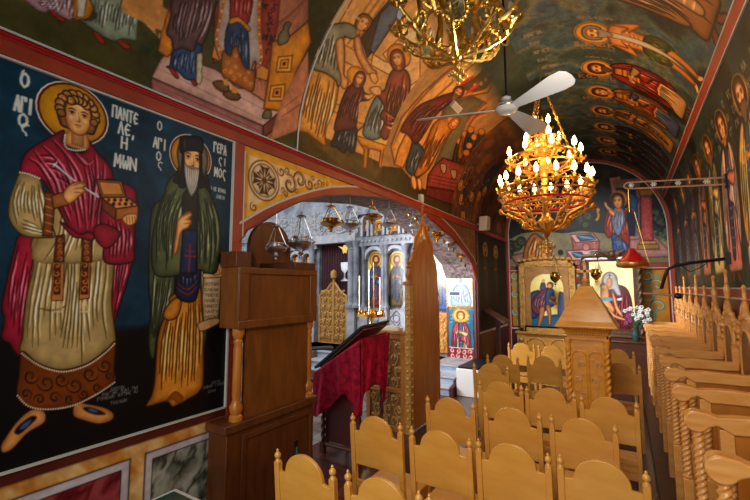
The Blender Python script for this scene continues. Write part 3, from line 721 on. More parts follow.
for px,py,k,l,s,X in LP:
    p=hit(px,py,X=X); ztop=zarch(min(max(p[1],2.2),8.1))
    src=(L0,L1)[k]; need=ztop-p[2]; sc=s
    if k not in used: o=src; used.add(k); o.location=p; o['label']=l
    else: o=dup(src,p,l)
    o.scale=(sc,sc,min(sc,need/.50) if need>.2 else .6); o['group']='oil lamps hanging from the arch'
# small bells / beads garland along the arch: short chain pieces with gilt drops
for i in range(12):
    y=5.3+.22*i; z=zarch(y); X=-2.70
    o=tag(MB().tube([(X,y,z),(X,y,z-.10)],.004,5).lathe([(.006,-.17),(.022,-.15),(.03,-.12),(.018,-.105),(.006,-.09)],(X,y,z),8).build('small_lamp_pendant',M['brass'],loc=(X,y,z)),'small gilt pendant hanging along the right half of the arch','pendant','gilt pendants along the arch edge')
# ================================================================== CHANDELIERS
def scroll_arm(mb,cx,cy,a,r0,z0,r1,z1,th=.012,dip=.10):
    pts=[]
    for i in range(13):
        q=i/12; r=r0+(r1-r0)*q; z=z0+(z1-z0)*q-dip*math.sin(PI*q)*(1-.3*q)
        pts.append((cx+r*math.cos(a),cy+r*math.sin(a),z))
    mb.tube(pts,[th*(1.25-.5*i/12) for i in range(13)],7)
    # curl leaf
    for q0,sg in ((.35,1),(.7,-1)):
        i=int(q0*12); p=pts[i]; c=[]
        for k in range(9):
            b=sg*(k/8*4.2)+PI/2; rr=.05*(1-k/11)
            c.append((p[0]+rr*math.cos(b)*math.cos(a)*1.0,p[1]+rr*math.cos(b)*math.sin(a),p[2]+sg*(.045-rr*math.sin(b))))
        mb.tube(c,[th*.8*(1-.08*k) for k in range(9)],6)
    return pts[-1]
def cup(mb,x,y,z,s=1):
    mb.lathe([(.008*s,-.03*s),(.02*s,-.01*s),(.012*s,0),(.035*s,.015*s),(.045*s,.03*s),(.03*s,.032*s),(.016*s,.03*s),(.018*s,.07*s),(.014*s,.075*s)],(x,y,z),10)
    for k in range(5):
        a=2*PI*k/5
        mb.tube([(x+.02*s*math.cos(a),y+.02*s*math.sin(a),z-.005),(x+.055*s*math.cos(a),y+.055*s*math.sin(a),z+.02*s),(x+.06*s*math.cos(a),y+.06*s*math.sin(a),z+.045*s),(x+.045*s*math.cos(a),y+.045*s*math.sin(a),z+.05*s)],.008*s,5)
def flame(s=1):
    return [(.004,0),(.014*s,.005*s),(.0185*s,.022*s),(.016*s,.04*s),(.008*s,.062*s),(.001,.075*s)]
# ---- lit chandelier
cx,cy=-.87,5.72
t=thing('lit_chandelier','large tiered golden chandelier with glowing candle bulbs hanging from the vault','chandelier',(cx,cy,4.95))
zC=lambda y:hit(545,y,Y=cy)[2]
st=MB().lathe([(.004,zC(240)),(.02,zC(238)),(.05,zC(234)),(.03,zC(230)),(.09,zC(224)),(.10,zC(221)),(.05,zC(216)),(.03,zC(205)),(.05,zC(195)),(.03,zC(180)),(.07,zC(170)),(.04,zC(160)),(.06,zC(148)),(.03,zC(140)),(.05,zC(128)),(.02,zC(122)),(.004,zC(115))],(cx,cy,0),16).build('stem',M['gold'],t)
M['warmgold']=mat('openwork_gilt',(196,150,84),(232,200,130),scale=30,rough=.3,metal=1,bump=.5,bscale=50)
def ringband(z0,z1,r0,r1,n,name):
    m=MB()
    m.tube([(cx+r0*math.cos(2*PI*i/48),cy+r0*math.sin(2*PI*i/48),z0) for i in range(48)],.014,6,closed=True)
    m.tube([(cx+r1*math.cos(2*PI*i/48),cy+r1*math.sin(2*PI*i/48),z1) for i in range(48)],.012,6,closed=True)
    for i in range(n):
        a0=2*PI*i/n; a1=2*PI*(i+1)/n
        for k in range(2):
            aa=a0+(a1-a0)*(.25+.5*k); c=[]
            for q in range(12):
                b=q/11*5; rr=.42*(1-q/14); u=.5+rr*math.cos(b)*(1 if k else -1); w=.5+rr*math.sin(b)
                a=aa+(a1-a0)*.5*(u-.5)*1.0; r=r0+(r1-r0)*w; c.append((cx+r*math.cos(a),cy+r*math.sin(a),z0+(z1-z0)*w))
            m.tube(c,.008,5)
    return m.build(name,M['warmgold'],t)
ringband(zC(207),zC(196),.48,.60,20,'crown_band')
ringband(zC(196),zC(188),.60,.56,20,'crown_band')
ringband(zC(165),zC(157),.36,.42,14,'crown_band')
ringband(zC(146),zC(140),.2,.24,8,'crown_band')
# lower basket: curved acanthus ribs converging downwards
for k in range(12):
    a=2*PI*k/12+.13; m=MB(); pts=[]
    for i in range(11):
        q=i/10; r=.58*(1-q)**.8*(1)+.06*q+.05*math.sin(q*3*PI); z=zC(206)+(zC(231)-zC(206))*q
        pts.append((cx+r*math.cos(a),cy+r*math.sin(a),z))
    m.tube(pts,[.022+.010*math.sin(i*1.9) for i in range(11)],6)
    for i in (2,4,6,8):
        p=pts[i]; m.tube([p,(p[0]+.05*math.cos(a+.7),p[1]+.05*math.sin(a+.7),p[2]-.01),(p[0]+.07*math.cos(a+1.3),p[1]+.07*math.sin(a+1.3),p[2]+.04)],[.014,.016,.004],5)
    m.build('basket_rib',M['gold'],t)
LT=[]
tiers=[(16,.575,zC(190),zC(202),.30,.0),(9,.46,zC(163),zC(174),.12,.2),(4,.22,zC(148),zC(156),.05,.5),(2,.08,zC(131),zC(142),.03,.1)]
fcount=0
for n,r,z,zr,r0,ph in tiers:
    for k in range(n):
        a=2*PI*k/n+ph; m=MB(); e=scroll_arm(m,cx,cy,a,r0,zr+.04,r,z,.011,.08)
        cup(m,e[0],e[1],z); arm=m.build('candle_arm',M['gold'],t)
        MB().lathe([(.012,.07),(.012,.115)],(e[0],e[1],z),8).build('candle_sleeve',M['candle'],arm)
        MB().lathe([(rr,h+.115) for rr,h in flame(1.6)],(e[0],e[1],z),10).build('bulb',M['flame'],arm)
        LT.append((e[0],e[1],z+.17))
# red band of glass medallions
m=MB().tube([(cx+.52*math.cos(2*PI*i/48),cy+.52*math.sin(2*PI*i/48),zC(203)) for i in range(48)],.016,6,closed=True); m.build('red_trim',M['redglass'],t)
# pendant cross disc
zx=zC(247); m=MB().tube([(cx,cy,zC(240)),(cx,cy,zC(243))],.006,6).ball((cx,cy,zx),.03,8)
for k in range(8):
    a=2*PI*k/8; m.tube([(cx,cy,zx),(cx+.075*math.cos(a),cy,zx+.075*math.sin(a))],.012,6); m.ball((cx+.08*math.cos(a),cy,zx+.08*math.sin(a)),.02 if k%2 else .026,8)
m.build('pendant_cross',M['gold'],t)
for k in range(3):
    a=2*PI*k/3+.4; P0=Vector((cx+.38*math.cos(a),cy+.38*math.sin(a),zC(158))); P1=Vector((cx+.05*math.cos(a),cy+.05*math.sin(a),4.62)); m=MB(); n=int((P1-P0).length/.045)
    for i in range(n):
        c=P0.lerp(P1,(i+.5)/n); d=(P1-P0).normalized(); s=d.cross(Vector((0,0,1)) if i%2 else Vector((math.sin(a),math.cos(a),.3))).normalized()
        m.tube([tuple(c+d*.03*math.cos(q*PI/4)+s*.014*math.sin(q*PI/4)) for q in range(8)],.006,5,closed=True)
    m.build('chain',M['gold'],t)
MB().lathe([(.004,4.55),(.03,4.56),(.07,4.60),(.06,4.64),(.02,4.70),(.01,4.75),(.004,5.0)],(cx,cy,0),14).build('chain_crown',M['gold'],t)
# ---- unlit chandelier close to the viewer
bx,by=-.87,2.42
t=thing('unlit_chandelier','ornate gilt chandelier with oval painted medallions and unlit bulbs at the top edge','chandelier',(bx,by,4.95))
zD=lambda y:hit(452,y,Y=by)[2]
MB().lathe([(.004,zD(62)),(.02,zD(61)),(.035,zD(58)),(.02,zD(54)),(.03,zD(50)),(.05,zD(44)),(.06,zD(36)),(.04,zD(28)),(.025,zD(10)),(.04,zD(0)),(.02,zD(-20)),(.05,zD(-40)),(.02,zD(-60)),(.012,4.7),(.012,5.0)],(bx,by,0),16).build('stem',M['gold'],t)
def ring(r,z,th,n=48): return MB().tube([(bx+r*math.cos(2*PI*i/n),by+r*math.sin(2*PI*i/n),z) for i in range(n)],th,7,closed=True)
for r,y,th in ((.24,28,.014),(.25,-12,.014)): ring(r,zD(y),th).build('hoop',M['gold'],t)
bot=zD(60)
for k in range(8):
    a=2*PI*k/8+.25; m=MB(); pts=[]
    for i in range(12):
        q=i/11; r=.04+.30*math.sin(q*PI*.5); z=bot+(zD(38)-bot)*q**1.3
        pts.append((bx+r*math.cos(a),by+r*math.sin(a),z))
    m.tube(pts,[.012+.004*math.sin(i*2.2) for i in range(12)],7)
    for i in range(1,12,1):
        p=pts[i]; s=1 if i%2 else -1
        m.tube([p,(p[0]-s*.03*math.sin(a),p[1]+s*.03*math.cos(a),p[2]+.015),(p[0]-s*.045*math.sin(a),p[1]+s*.045*math.cos(a),p[2]+.04)],[.010,.012,.003],5)
    m.build('acanthus_rib',M['gold'],t)
for k in range(8):
    a=2*PI*k/8+.05; m=MB(); e=scroll_arm(m,bx,by,a,.22,zD(34),.42,zD(16),.014,.06); cup(m,e[0],e[1],e[2],1.25)
    arm=m.build('candle_arm',M['gold'],t)
    MB().lathe([(.014,.09),(.019,.10),(.021,.13),(.018,.15),(.010,.175),(.002,.185)],e,12).build('bulb',M['bulb'],arm)
for k in range(8):
    a=2*PI*k/8+.25; m=MB(); e=scroll_arm(m,bx,by,a,.10,zD(-10),.26,zD(-22),.012,.06); cup(m,e[0],e[1],e[2],1.1)
    arm=m.build('candle_arm',M['gold'],t); MB().lathe([(.014,.09),(.021,.13),(.018,.15),(.002,.185)],e,12).build('bulb',M['bulb'],arm)
M['enamel']=mat('painted_medallion',(70,110,80),(190,190,150),scale=30,rough=.3,coat=.6,c3=(150,130,90))
for k in range(6):
    a=2*PI*k/6-1.25; r=.25; z=zD(36); n=(math.cos(a),math.sin(a)); 
    f=lambda u,v,h:(bx+(r+h)*n[0]-u*n[1],by+(r+h)*n[1]+u*n[0],z+v)
    md=MB().prism([(.055*math.cos(q*PI/12),.075*math.sin(q*PI/12)) for q in range(24)],0,.012,f).build('medallion',M['enamel'],t)
    m=MB().tube([f(.06*math.cos(q*PI/12),.082*math.sin(q*PI/12),.008) for q in range(24)],.010,6,closed=True)
    for q in range(20): m.ball(f(.075*math.cos(q*PI/10),.10*math.sin(q*PI/10),.004),.012,6)
    m.build('medallion_frame',M['gold'],md)
    g=2*PI*k/6-1.25+PI/6
    MB().tube([(bx+.24*math.cos(g),by+.24*math.sin(g),zD(30)),(bx+.28*math.cos(g),by+.28*math.sin(g),zD(20)),(bx+.24*math.cos(g),by+.24*math.sin(g),zD(5)),(bx+.26*math.cos(g),by+.26*math.sin(g),zD(-12))],[.02,.03,.02,.016],8).build('caryatid',M['gold'],t)
zx=zD(77); m=MB().tube([(bx,by,zD(61)),(bx,by,zD(68))],.006,6).ball((bx,by,zx),.022,8)
for k in range(8):
    a=2*PI*k/8; r=.04 if k%2 else .055; m.tube([(bx,by,zx),(bx+r*cy_*math.cos(a),by+r*sy_*math.cos(a),zx+r*math.sin(a))],.009,6); m.ball((bx+r*cy_*math.cos(a),by+r*sy_*math.cos(a),zx+r*math.sin(a)),.014,8)
m.build('pendant_cross',M['gold'],t)
# ---- ceiling fan
fx0,fy0=-.87,3.72; zf=hit(507,108,Y=fy0)[2]
t=thing('ceiling_fan','pale grey three-bladed ceiling fan hanging on a thin rod','fan',(fx0,fy0,4.98))
MB().tube([(fx0,fy0,zf+.09),(fx0,fy0,5.0)],.011,8).build('rod',M['iron'],t)
MB().lathe([(.004,zf-.045),(.05,zf-.045),(.085,zf-.035),(.105,zf-.01),(.105,zf+.015),(.085,zf+.04),(.045,zf+.05),(.045,zf+.10),(.02,zf+.115),(.012,zf+.12)],(fx0,fy0,0),24).build('motor',M['fan'],t)
MB().tube([(fx0+.104*math.cos(2*PI*i/32),fy0+.104*math.sin(2*PI*i/32),zf+.002) for i in range(32)],.008,6,closed=True).build('motor_ring',M['brass'],t)
tips=[(572,75),(411,121),(541,131)]
for tp in tips:
    q=hit(*tp,Z=zf-.01); a=math.atan2(q[1]-fy0,q[0]-fx0); L=min(math.hypot(q[1]-fy0,q[0]-fx0),.86); m=MB()
    print('blade',tp,math.degrees(a),math.hypot(q[1]-fy0,q[0]-fx0))
    ou=[(.10,-.035),(.16,-.045),(.3,-.062),(L*.8,-.095),(L*.93,-.090),(L*.985,-.055),(L,0),(L*.985,.055),(L*.93,.090),(L*.8,.095),(.3,.062),(.16,.045),(.10,.035)]
    tilt=-.34
    f=lambda u,v,h:(fx0+u*math.cos(a)-v*math.sin(a),fy0+u*math.sin(a)+v*math.cos(a),zf-.01+h+v*tilt)
    MB().prism(ou,-.004,.004,f).build('blade',M['fan'],t,bevel=.002)
# ---- spotlights / speaker / sensors
p=hit(484,224,X=-2.5)
t=thing('wall_speaker','small white loudspeaker mounted high on the left wall beyond the arch','speaker',(-2.64,p[1],p[2]))
m=MB().prism([(-.16,-.16),(.10,-.13),(.16,.17),(-.08,.16)],-.16,.02,lambda a,b,h:(p[0]+h+.08,p[1]+a*1.0,p[2]+b)); m.build('body',M['white'],t,bevel=.02)
MB().tube([(-2.66,p[1],p[2]),(p[0]+.0,p[1],p[2])],.02,8).build('bracket',M['white'],t)
p=hit(417,196,X=-2.6); p=hit(416,195,X=-2.6)
v=vhit(455,106)
t=thing('emergency_light','small white emergency light fixed on the painted vault behind the fan blade','light',v)
d=Vector((VX-v[0],0,VZ-v[2])).normalized(); tan=Vector((-d.z,0,d.x))
f=lambda a,b,h:tuple(Vector(v)+Vector((0,1,0))*a+tan*b+d*h)
MB().prism([(-.15,-.05),(.15,-.05),(.15,.05),(-.15,.05)],0,.05,f).build('housing',M['white'],t,bevel=.01)
MB().prism([(-.11,-.03),(.11,-.03),(.11,.03),(-.11,.03)],.05,.056,f).build('lens',M['bulb'],t)
p=hit(395.5,181,X=-2.62)
p=hit(421,199,X=-2.60)
tag(MB().box((-2.63,p[1]-.04,p[2]-.05),(-2.57,p[1]+.04,p[2]+.07)).build('junction_box',M['white'],bevel=.006,loc=(-2.6,p[1],p[2])),'small white junction box on the cornice above the arch','box')
# ---- oil lamp bracket bar with red lamp
by_=5.15; zr=hit(716,182,Y=by_)[2]
t=thing('lamp_bracket','horizontal bronze double rail with four white rosettes reaching out from the right wall','bracket',(.9,by_,zr))
xl=hit(625,186,Y=by_)[0]; zl=hit(625,186,Y=by_)[2]
def rail(dz):
    return MB()
dz=.035
pts=[(.91,by_,zr+dz),(xl+.03,by_,zl+dz),(xl,by_,zl+dz*.6),(xl-.012,by_,zl),(xl,by_,zl-dz*.6),(xl+.03,by_,zl-dz),(.91,by_,zr-dz)]
MB().tube(pts,.009,6).build('rail',M['rail'],t)
MB().box((.885,by_-.03,zr-.07),(.915,by_+.03,zr+.07)).build('wall_plate',M['iron'],t)
for px in (631,653.5,678,706.5):
    q=hit(px,185,Y=by_); zz=zl+(zr-zl)*(q[0]-xl)/(.91-xl); m=MB().ball((q[0],by_-.012,zz),.010,8)
    for k in range(6):
        a=2*PI*k/6; m.tube([(q[0],by_-.012,zz),(q[0]+.026*math.cos(a),by_-.012,zz+.026*math.sin(a))],[.004,.009],6)
    m.build('rosette',M['white'],t)
# red lamp
q=hit(632,256,Y=by_); xq=hit(632,190,Y=by_)[0]; z0=hit(632,268,Y=by_)[2]
zl2=zl-.04
t=thing('red_hanging_lamp','red enamel cone lamp with a gilt rim hanging on chains before the large icon','lamp',(q[0],by_,z0))
Zp=lambda y:hit(632,y,Y=by_)[2]
rw=(hit(649,262,Y=by_)[0]-hit(615,262,Y=by_)[0])/2
MB().lathe([(.012,Zp(248)),(.03,Zp(248.5)),(.034,Zp(250)),(rw*.55,Zp(256)),(rw*.9,Zp(262)),(rw*.88,Zp(262.4)),(.03,Zp(251)),(.01,Zp(250))],(q[0],by_,0),28).build('shade',M['redglass'],t)
MB().lathe([(rw*.90,Zp(262)),(rw*1.0,Zp(263)),(rw*1.0,Zp(265)),(rw*.92,Zp(267)),(rw*.6,Zp(268)),(rw*.6,Zp(266.5)),(rw*.85,Zp(265))],(q[0],by_,0),28).build('rim',M['gold'],t)
m=MB()
for s in (-1,1):
    m.tube([(q[0]+s*rw*.95,by_,Zp(264)),(q[0]+s*.045,by_,Zp(212))],.003,5)
m.tube([(q[0]-.045,by_,Zp(212)),(q[0]+.045,by_,Zp(212))],.004,5).tube([(q[0],by_,Zp(212)),(q[0],by_,zl2)],.004,5)
m.tube([(q[0]-.045,by_,Zp(212)),(q[0]-.02,by_,Zp(208)),(q[0],by_,Zp(209)),(q[0]+.02,by_,Zp(208)),(q[0]+.045,by_,Zp(212))],.004,5)
m.build('chain',M['brass'],t)
# ---- microphone on wall arm
my=5.3
P=lambda x,y,Y=my:hit(x,y,Y=Y)
t=thing('microphone_arm','black microphone on a bent metal arm fixed to the right wall above the stalls','microphone',(.9,my,P(712,258)[2]))
w=P(710,259)
MB().box((.86,my-.04,w[2]-.06),(.915,my+.04,w[2]+.06)).build('wall_bracket',M['black'],t)
MB().tube([(.88,my,w[2]),P(690,263),P(675,266),P(668,269),P(665,276),P(663,283),P(661,289)],.017,8).build('arm',M['black'],t)
MB().tube([P(643,293.5),P(661,294),P(674,295.5)],.011,8).build('handle',M['rail'],t)
g=P(678,296); MB().lathe([(.004,-.035),(.025,-.025),(.034,0),(.025,.028),(.004,.036)],g,14,'x').build('windshield',M['black'],t)
MB().tube([P(643,288),P(643,299)],.004,6).tube([P(668,268),P(678,263),P(690,272),P(700,268),P(708,262)],.004,5).build('cable',M['black'],t)

# ================================================================== END WALL FURNITURE
def carved_frame(t,x0,x1,z0,z1,w,Y,mt,seed,nm='carved_frame'):
    v=MB(); 
    v.box((x0,Y,z0),(x0+w,Y+.06,z1)).box((x1-w,Y,z0),(x1,Y+.06,z1)).box((x0,Y,z1-w),(x1,Y+.06,z1)).box((x0,Y,z0),(x1,Y+.06,z0+w))
    fr=v.build(nm,M[mt],t)
    v=MB()
    n=max(3,int((z1-z0)/w/1.6)); r=w*.09
    vine(v,w,z1-z0,n,r,lambda a,b:(x0+a,Y-.005,z0+b),seed); vine(v,w,z1-z0,n,r,lambda a,b:(x1-w+a,Y-.005,z0+b),seed+1)
    n=max(3,int((x1-x0)/w/1.6)); vine(v,w,x1-x0,n,r,lambda a,b:(x0+b,Y-.005,z1-w+a),seed+2)
    v.build('frame_carving',M['carve' if mt!='walnut' else 'walnut'],fr)
    return fr
# left icon
Y1=10.45
E=lambda x,y,Y=Y1:(hit(x,y,Y=Y)[0],hit(x,y,Y=Y)[2])
t=thing('framed_icon','left end-wall icon, light wood frame, figure carrying a child through water','icon',(E(547,300)[0],Y1,0))
KT1=t
xa,zt=E(518.5,262); xb,zb_=E(577.5,334)
carved_frame(t,xa,xb,zb_,zt,.14,Y1,'carve',21)
MB().box((xa+.13,Y1+.0,zb_+.1),(xb-.13,Y1+.05,zt-.13)).build('inner_frame',M['frame'],t)
v=MB()
for i in range(11): 
    xx=xa+(xb-xa)*i/10; v.ball((xx,Y1+.03,zt+.02+.05*math.sin(PI*i/10)),.06,8,.8)
v.build('carved_crest',M['carve'],t)
# chest under
m=MB().box((xa-.05,Y1-.1,.0),(xb+.05,Y1+.2,zb_-.03)).build('chest',M['chair'],t,bevel=.01)
MB().box((xa-.1,Y1-.16,zb_-.05),(xb+.1,Y1+.2,zb_)).build('chest_top',M['carve'],t,bevel=.01)
xm=(xa+xb)/2
for s in range(2):
    a=xa+.14 if s==0 else xm+.05; b=xm-.05 if s==0 else xb-.14
    p=archpanel(a,b,.1,zb_-.14); MB().tube([(u,Y1-.105,w) for u,w in p],.015,6,closed=True).build('arched_moulding',M['carve'],t)
for xx in (xa+.03,xb-.03): 
    v=MB().box((xx-.09,Y1-.13,0),(xx+.09,Y1-.1,zb_-.06)); v.ball((xx,Y1-.13,zb_-.2),.06,8); v.build('carved_pilaster',M['carve'],t)
I1=(E(530,274),E(565,327.5))
# right icon
Y2=10.25
E2=lambda x,y:(hit(x,y,Y=Y2)[0],hit(x,y,Y=Y2)[2])
t=thing('framed_icon','right end-wall icon, dark carved walnut frame, mother and child','icon',(E2(612,300)[0],Y2,0)); KT2=t
xa,zt=E2(581,257); xb,zb_=E2(646,335)
carved_frame(t,xa,xb,zb_,zt,.15,Y2,'walnut',31)
xi0,zi1=E2(589,262); xi1,zi0=E2(636,329)
MB().box((xi0-.05,Y2-.01,zi0-.04),(xi1+.05,Y2+.05,zi1+.05)).build('inner_frame',M['darkwood'],t)
MB().box((xi0-.13,Y2-.02,zi1+.05),(xi1+.1,Y2+.02,zi1+.09)).box((xi0-.13,Y2-.02,zi0),(xi0-.09,Y2+.02,zi1+.09)).build('silver_edge',M['silver'],t)
v=MB(); c=E2(612,259)
for s in (-1,1): v.tube([(c[0],Y2-.02,c[1]+.0),(c[0]+s*.12,Y2-.03,c[1]+.12),(c[0]+s*.22,Y2-.03,c[1]+.16),(c[0]+s*.28,Y2-.03,c[1]+.02)],[.05,.06,.05,.02],8)
v.ball((c[0],Y2-.03,c[1]+.1),.09,10); v.tube([(xa,Y2,zt),(c[0],Y2,zt+.05),(xb,Y2,zt)],.05,8)
for k in range(2): pass
v.build('eagle_crest',M['walnut'],t)
for xx in (E2(639,300)[0]+.02,E2(584,300)[0]): MB().twist(xx,Y2-.06,zb_,zt-.1,.045,3,10,14,.25,90).build('twisted_column',M['walnut'],t,smooth=60)
MB().box((xa-.05,Y2-.25,0),(xb+.1,Y2+.3,zb_-.05)).build('chest',M['darkwood'],t,bevel=.01)
MB().box((xa-.1,Y2-.3,zb_-.05),(xb+.15,Y2+.3,zb_)).build('chest_top',M['walnut'],t,bevel=.01)
v=MB(); vine(v,.3,1.2,4,.02,lambda a,b:(xa+.3+b,Y2-.26,zb_-.42+a),41); v.build('chest_carving',M['walnut'],t)
I2=((xi0,zi1),(xi1,zi0))
# oil lamps in front of icons
def hang(px,py,Y,lab,s,mt):
    p=hit(px,py,Y=Y); t=make_lamp(mt); t['label']=lab; t.location=p; t.scale=(s,s,s); t['group']='oil lamps before the end wall icons'; return t
hang(596,273,9.9,'brass oil lamp hanging before the left part of the mother and child icon',1.3,'brass')
hang(555,276,9.9,'small dark oil lamp hanging before the icon of the figure carrying a child',1.3,'brass')
# flowers in vase
p=hit(636,335,Y=9.6); vz=p[2]
t=thing('flower_vase','green glass vase of white and magenta flowers by the right icon','vase',(p[0],9.6,vz))
MB().lathe([(.05,vz-.12),(.07,vz-.08),(.075,vz+.02),(.05,vz+.12),(.06,vz+.16),(.05,vz+.16)],(p[0],9.6,0),14).build('vase',M['glassg'],t)
rnd=random.Random(4)
st=MB(); fw=MB(); fp=MB(); lf=MB()
for i in range(46):
    a=rnd.random()*2*PI; r=.24*math.sqrt(rnd.random()); x=p[0]+r*math.cos(a)+.06*(rnd.random()); y=9.6+r*math.sin(a)*.6; z=vz+.28+.30*rnd.random()-(r*.25)
    st.tube([(p[0],9.6,vz+.1),(x,y,z)],.005,4)
    pk_=(x<p[0]-.04 and z<vz+.45); tgt=MB()
    for k in range(5):
        b=2*PI*k/5+i; tgt.ball((x+.026*math.cos(b),y-.01,z+.026*math.sin(b)),.020,6,.7)
    tgt.build('magenta_flower' if pk_ else 'white_flower',M['petalp' if pk_ else 'petalw'],t)
    if i%2: lf.tube([(x,y,z-.05),(x+.05*math.cos(a),y+.05*math.sin(a),z-.03),(x+.09*math.cos(a),y+.05*math.sin(a),z-.09)],[.004,.018,.002],5,flat=.4)
st.build('stems',M['leaf'],t); lf.build('leaves',M['leaf'],t)
tag(MB().box((p[0]-.55,9.45,0),(p[0]+.35,9.9,vz-.15)).box((p[0]-.6,9.40,vz-.15),(p[0]+.4,9.92,vz-.12)).build('side_cabinet',M['darkwood'],bevel=.01,loc=(p[0],9.6,0)),'low dark wooden chest under the vase of flowers','chest')
# small reading stand + white box by left wall
p=hit(496,318,Y=8.9)
t=thing('reading_stand','small wooden slanted reading stand by the left wall near the end icons','lectern',(p[0],8.9,0))
MB().prism([(-.20,.15),(-.20,.19),(.25,-.06),(.23,-.11)],-.25,.25,lambda a,b,h:(p[0]+a,8.9+h,p[2]+b)).build('slanted_top',M['darkwood'],t,bevel=.008)
MB().box((p[0]+.0,8.85,0),(p[0]+.08,8.95,p[2]+.03)).box((p[0]-.12,8.7,0),(p[0]+.25,9.1,.06)).build('post',M['darkwood'],t)
p=hit(486,368,X=-2.45); 
x1=hit(492,375,Y=7.3)[0]
t=thing('white_box','low white box with a dark grille on top beside the steps','box',(-2.35,7.0,0))
a=hit(474,366,X=-2.55);b=hit(500,358,X=-2.3)
MB().box((-2.62,6.9,0),(-2.22,7.9,.47)).build('casing',M['white'],t,bevel=.01)
MB().box((-2.60,6.93,.47),(-2.24,7.87,.50)).build('grille',M['black'],t)
# jamb icons frames (pillar face towards the viewer)
JY=YJ1-.012
# framed glass case bottom left
zc=.80
q=[hit(146,500,Z=zc),hit(176,488,Z=zc),hit(208,497,Z=zc)]
t=thing('display_case','pale-framed glass-topped display case at the bottom edge under the marble panels','case',(q[1][0],q[1][1]-.2,0))
x0_=q[1][0]; y0_=q[1][1]
MB().box((x0_,y0_-.50,0),(x0_+.42,y0_,zc-.05)).build('body',M['cabd'],t)
MB().box((x0_,y0_-.50,zc-.05),(x0_+.42,y0_,zc)).build('rim',M['whitestrip'],t,bevel=.006)
MB().box((x0_+.03,y0_-.47,zc),(x0_+.39,y0_-.03,zc+.004)).build('glass_top',M['glassg'],t)
# ================================================================== PAINTED SURFACES (pigment per vertex on dense meshes)
def srgb2lin(a):
    a=np.clip(a,0,1); return np.where(a<=.04045,a/12.92,((a+.055)/1.055)**2.4)
def vnoise(x,y,seed=0):
    xi=np.floor(x).astype(np.int64); yi=np.floor(y).astype(np.int64); fx_=x-xi; fy_=y-yi
    fx_=fx_*fx_*(3-2*fx_); fy_=fy_*fy_*(3-2*fy_)
    def h(a,b):
        n=(a*374761393+b*668265263+seed*1274126177)&0x7fffffff
        n=((n^(n>>13))*1274126177)&0x7fffffff
        return ((n^(n>>16))&0xffff)/65535.0
    return (h(xi,yi)*(1-fx_)+h(xi+1,yi)*fx_)*(1-fy_)+(h(xi,yi+1)*(1-fx_)+h(xi+1,yi+1)*fx_)*fy_
def fbm(x,y,seed=0,o=4):
    r=0;a=.5
    for i in range(o): r=r+a*vnoise(x*2**i,y*2**i,seed+i); a/=2
    return r/(1-.5**o)
fm,fnt,fb_=newmat('fresco_pigment')
_a=fnt.nodes.new('ShaderNodeVertexColor'); _a.layer_name='pigment'
_n=fnt.nodes.new('ShaderNodeTexNoise'); _n.inputs['Scale'].default_value=40; _n.inputs['Detail'].default_value=3
_b=fnt.nodes.new('ShaderNodeBump'); _b.inputs['Strength'].default_value=.12; _b.inputs['Distance'].default_value=.004
_t=fnt.nodes.new('ShaderNodeTexCoord'); fnt.links.new(_t.outputs['Object'],_n.inputs[0]); fnt.links.new(_n.outputs[0],_b.inputs['Height']); fnt.links.new(_b.outputs[0],fb_.inputs['Normal'])
fnt.links.new(_a.outputs[0],fb_.inputs['Base Color']); fb_.inputs['Roughness'].default_value=.5; fb_.inputs['Specular IOR Level'].default_value=.25
im=fm.copy(); im.name='glossy_icon_pigment'; im.node_tree.nodes['Principled BSDF'].inputs['Roughness'].default_value=.22; im.node_tree.nodes['Principled BSDF'].inputs['Specular IOR Level'].default_value=.5
def sf_L(S,T,X=-2.64): return np.full_like(S,X),S,T
def sf_V(S,T,off=.006): return VX+(VR-off)*np.cos(T/VR),S,VZ+(VR-off)*np.sin(T/VR)
def sf_R(S,T,off=.006):
    th=np.maximum(0,(T-3.22)/VR); return VX+(VR-off)*np.cos(th),S,np.where(T<3.22,T,VZ+(VR-off)*np.sin(th))
def sf_E(Y): return lambda S,T:(S,np.full_like(S,Y),T)
def smoothpts(P,closed,k=5):
    P=np.array(P,float); n=len(P)
    if n<3: return P
    out=[]
    rng=range(n if closed else n-1)
    for i in rng:
        p0=P[(i-1)%n] if closed else P[max(i-1,0)]; p1=P[i]; p2=P[(i+1)%n] if closed else P[min(i+1,n-1)]; p3=P[(i+2)%n] if closed else P[min(i+2,n-1)]
        for j in range(k):
            t=j/k; out.append(.5*((2*p1)+(-p0+p2)*t+(2*p0-5*p1+4*p2-p3)*t*t+(-p0+3*p1-3*p2+p3)*t**3))
    if not closed: out.append(P[-1])
    return np.array(out)
def C(*c): return np.array(c,float)/255
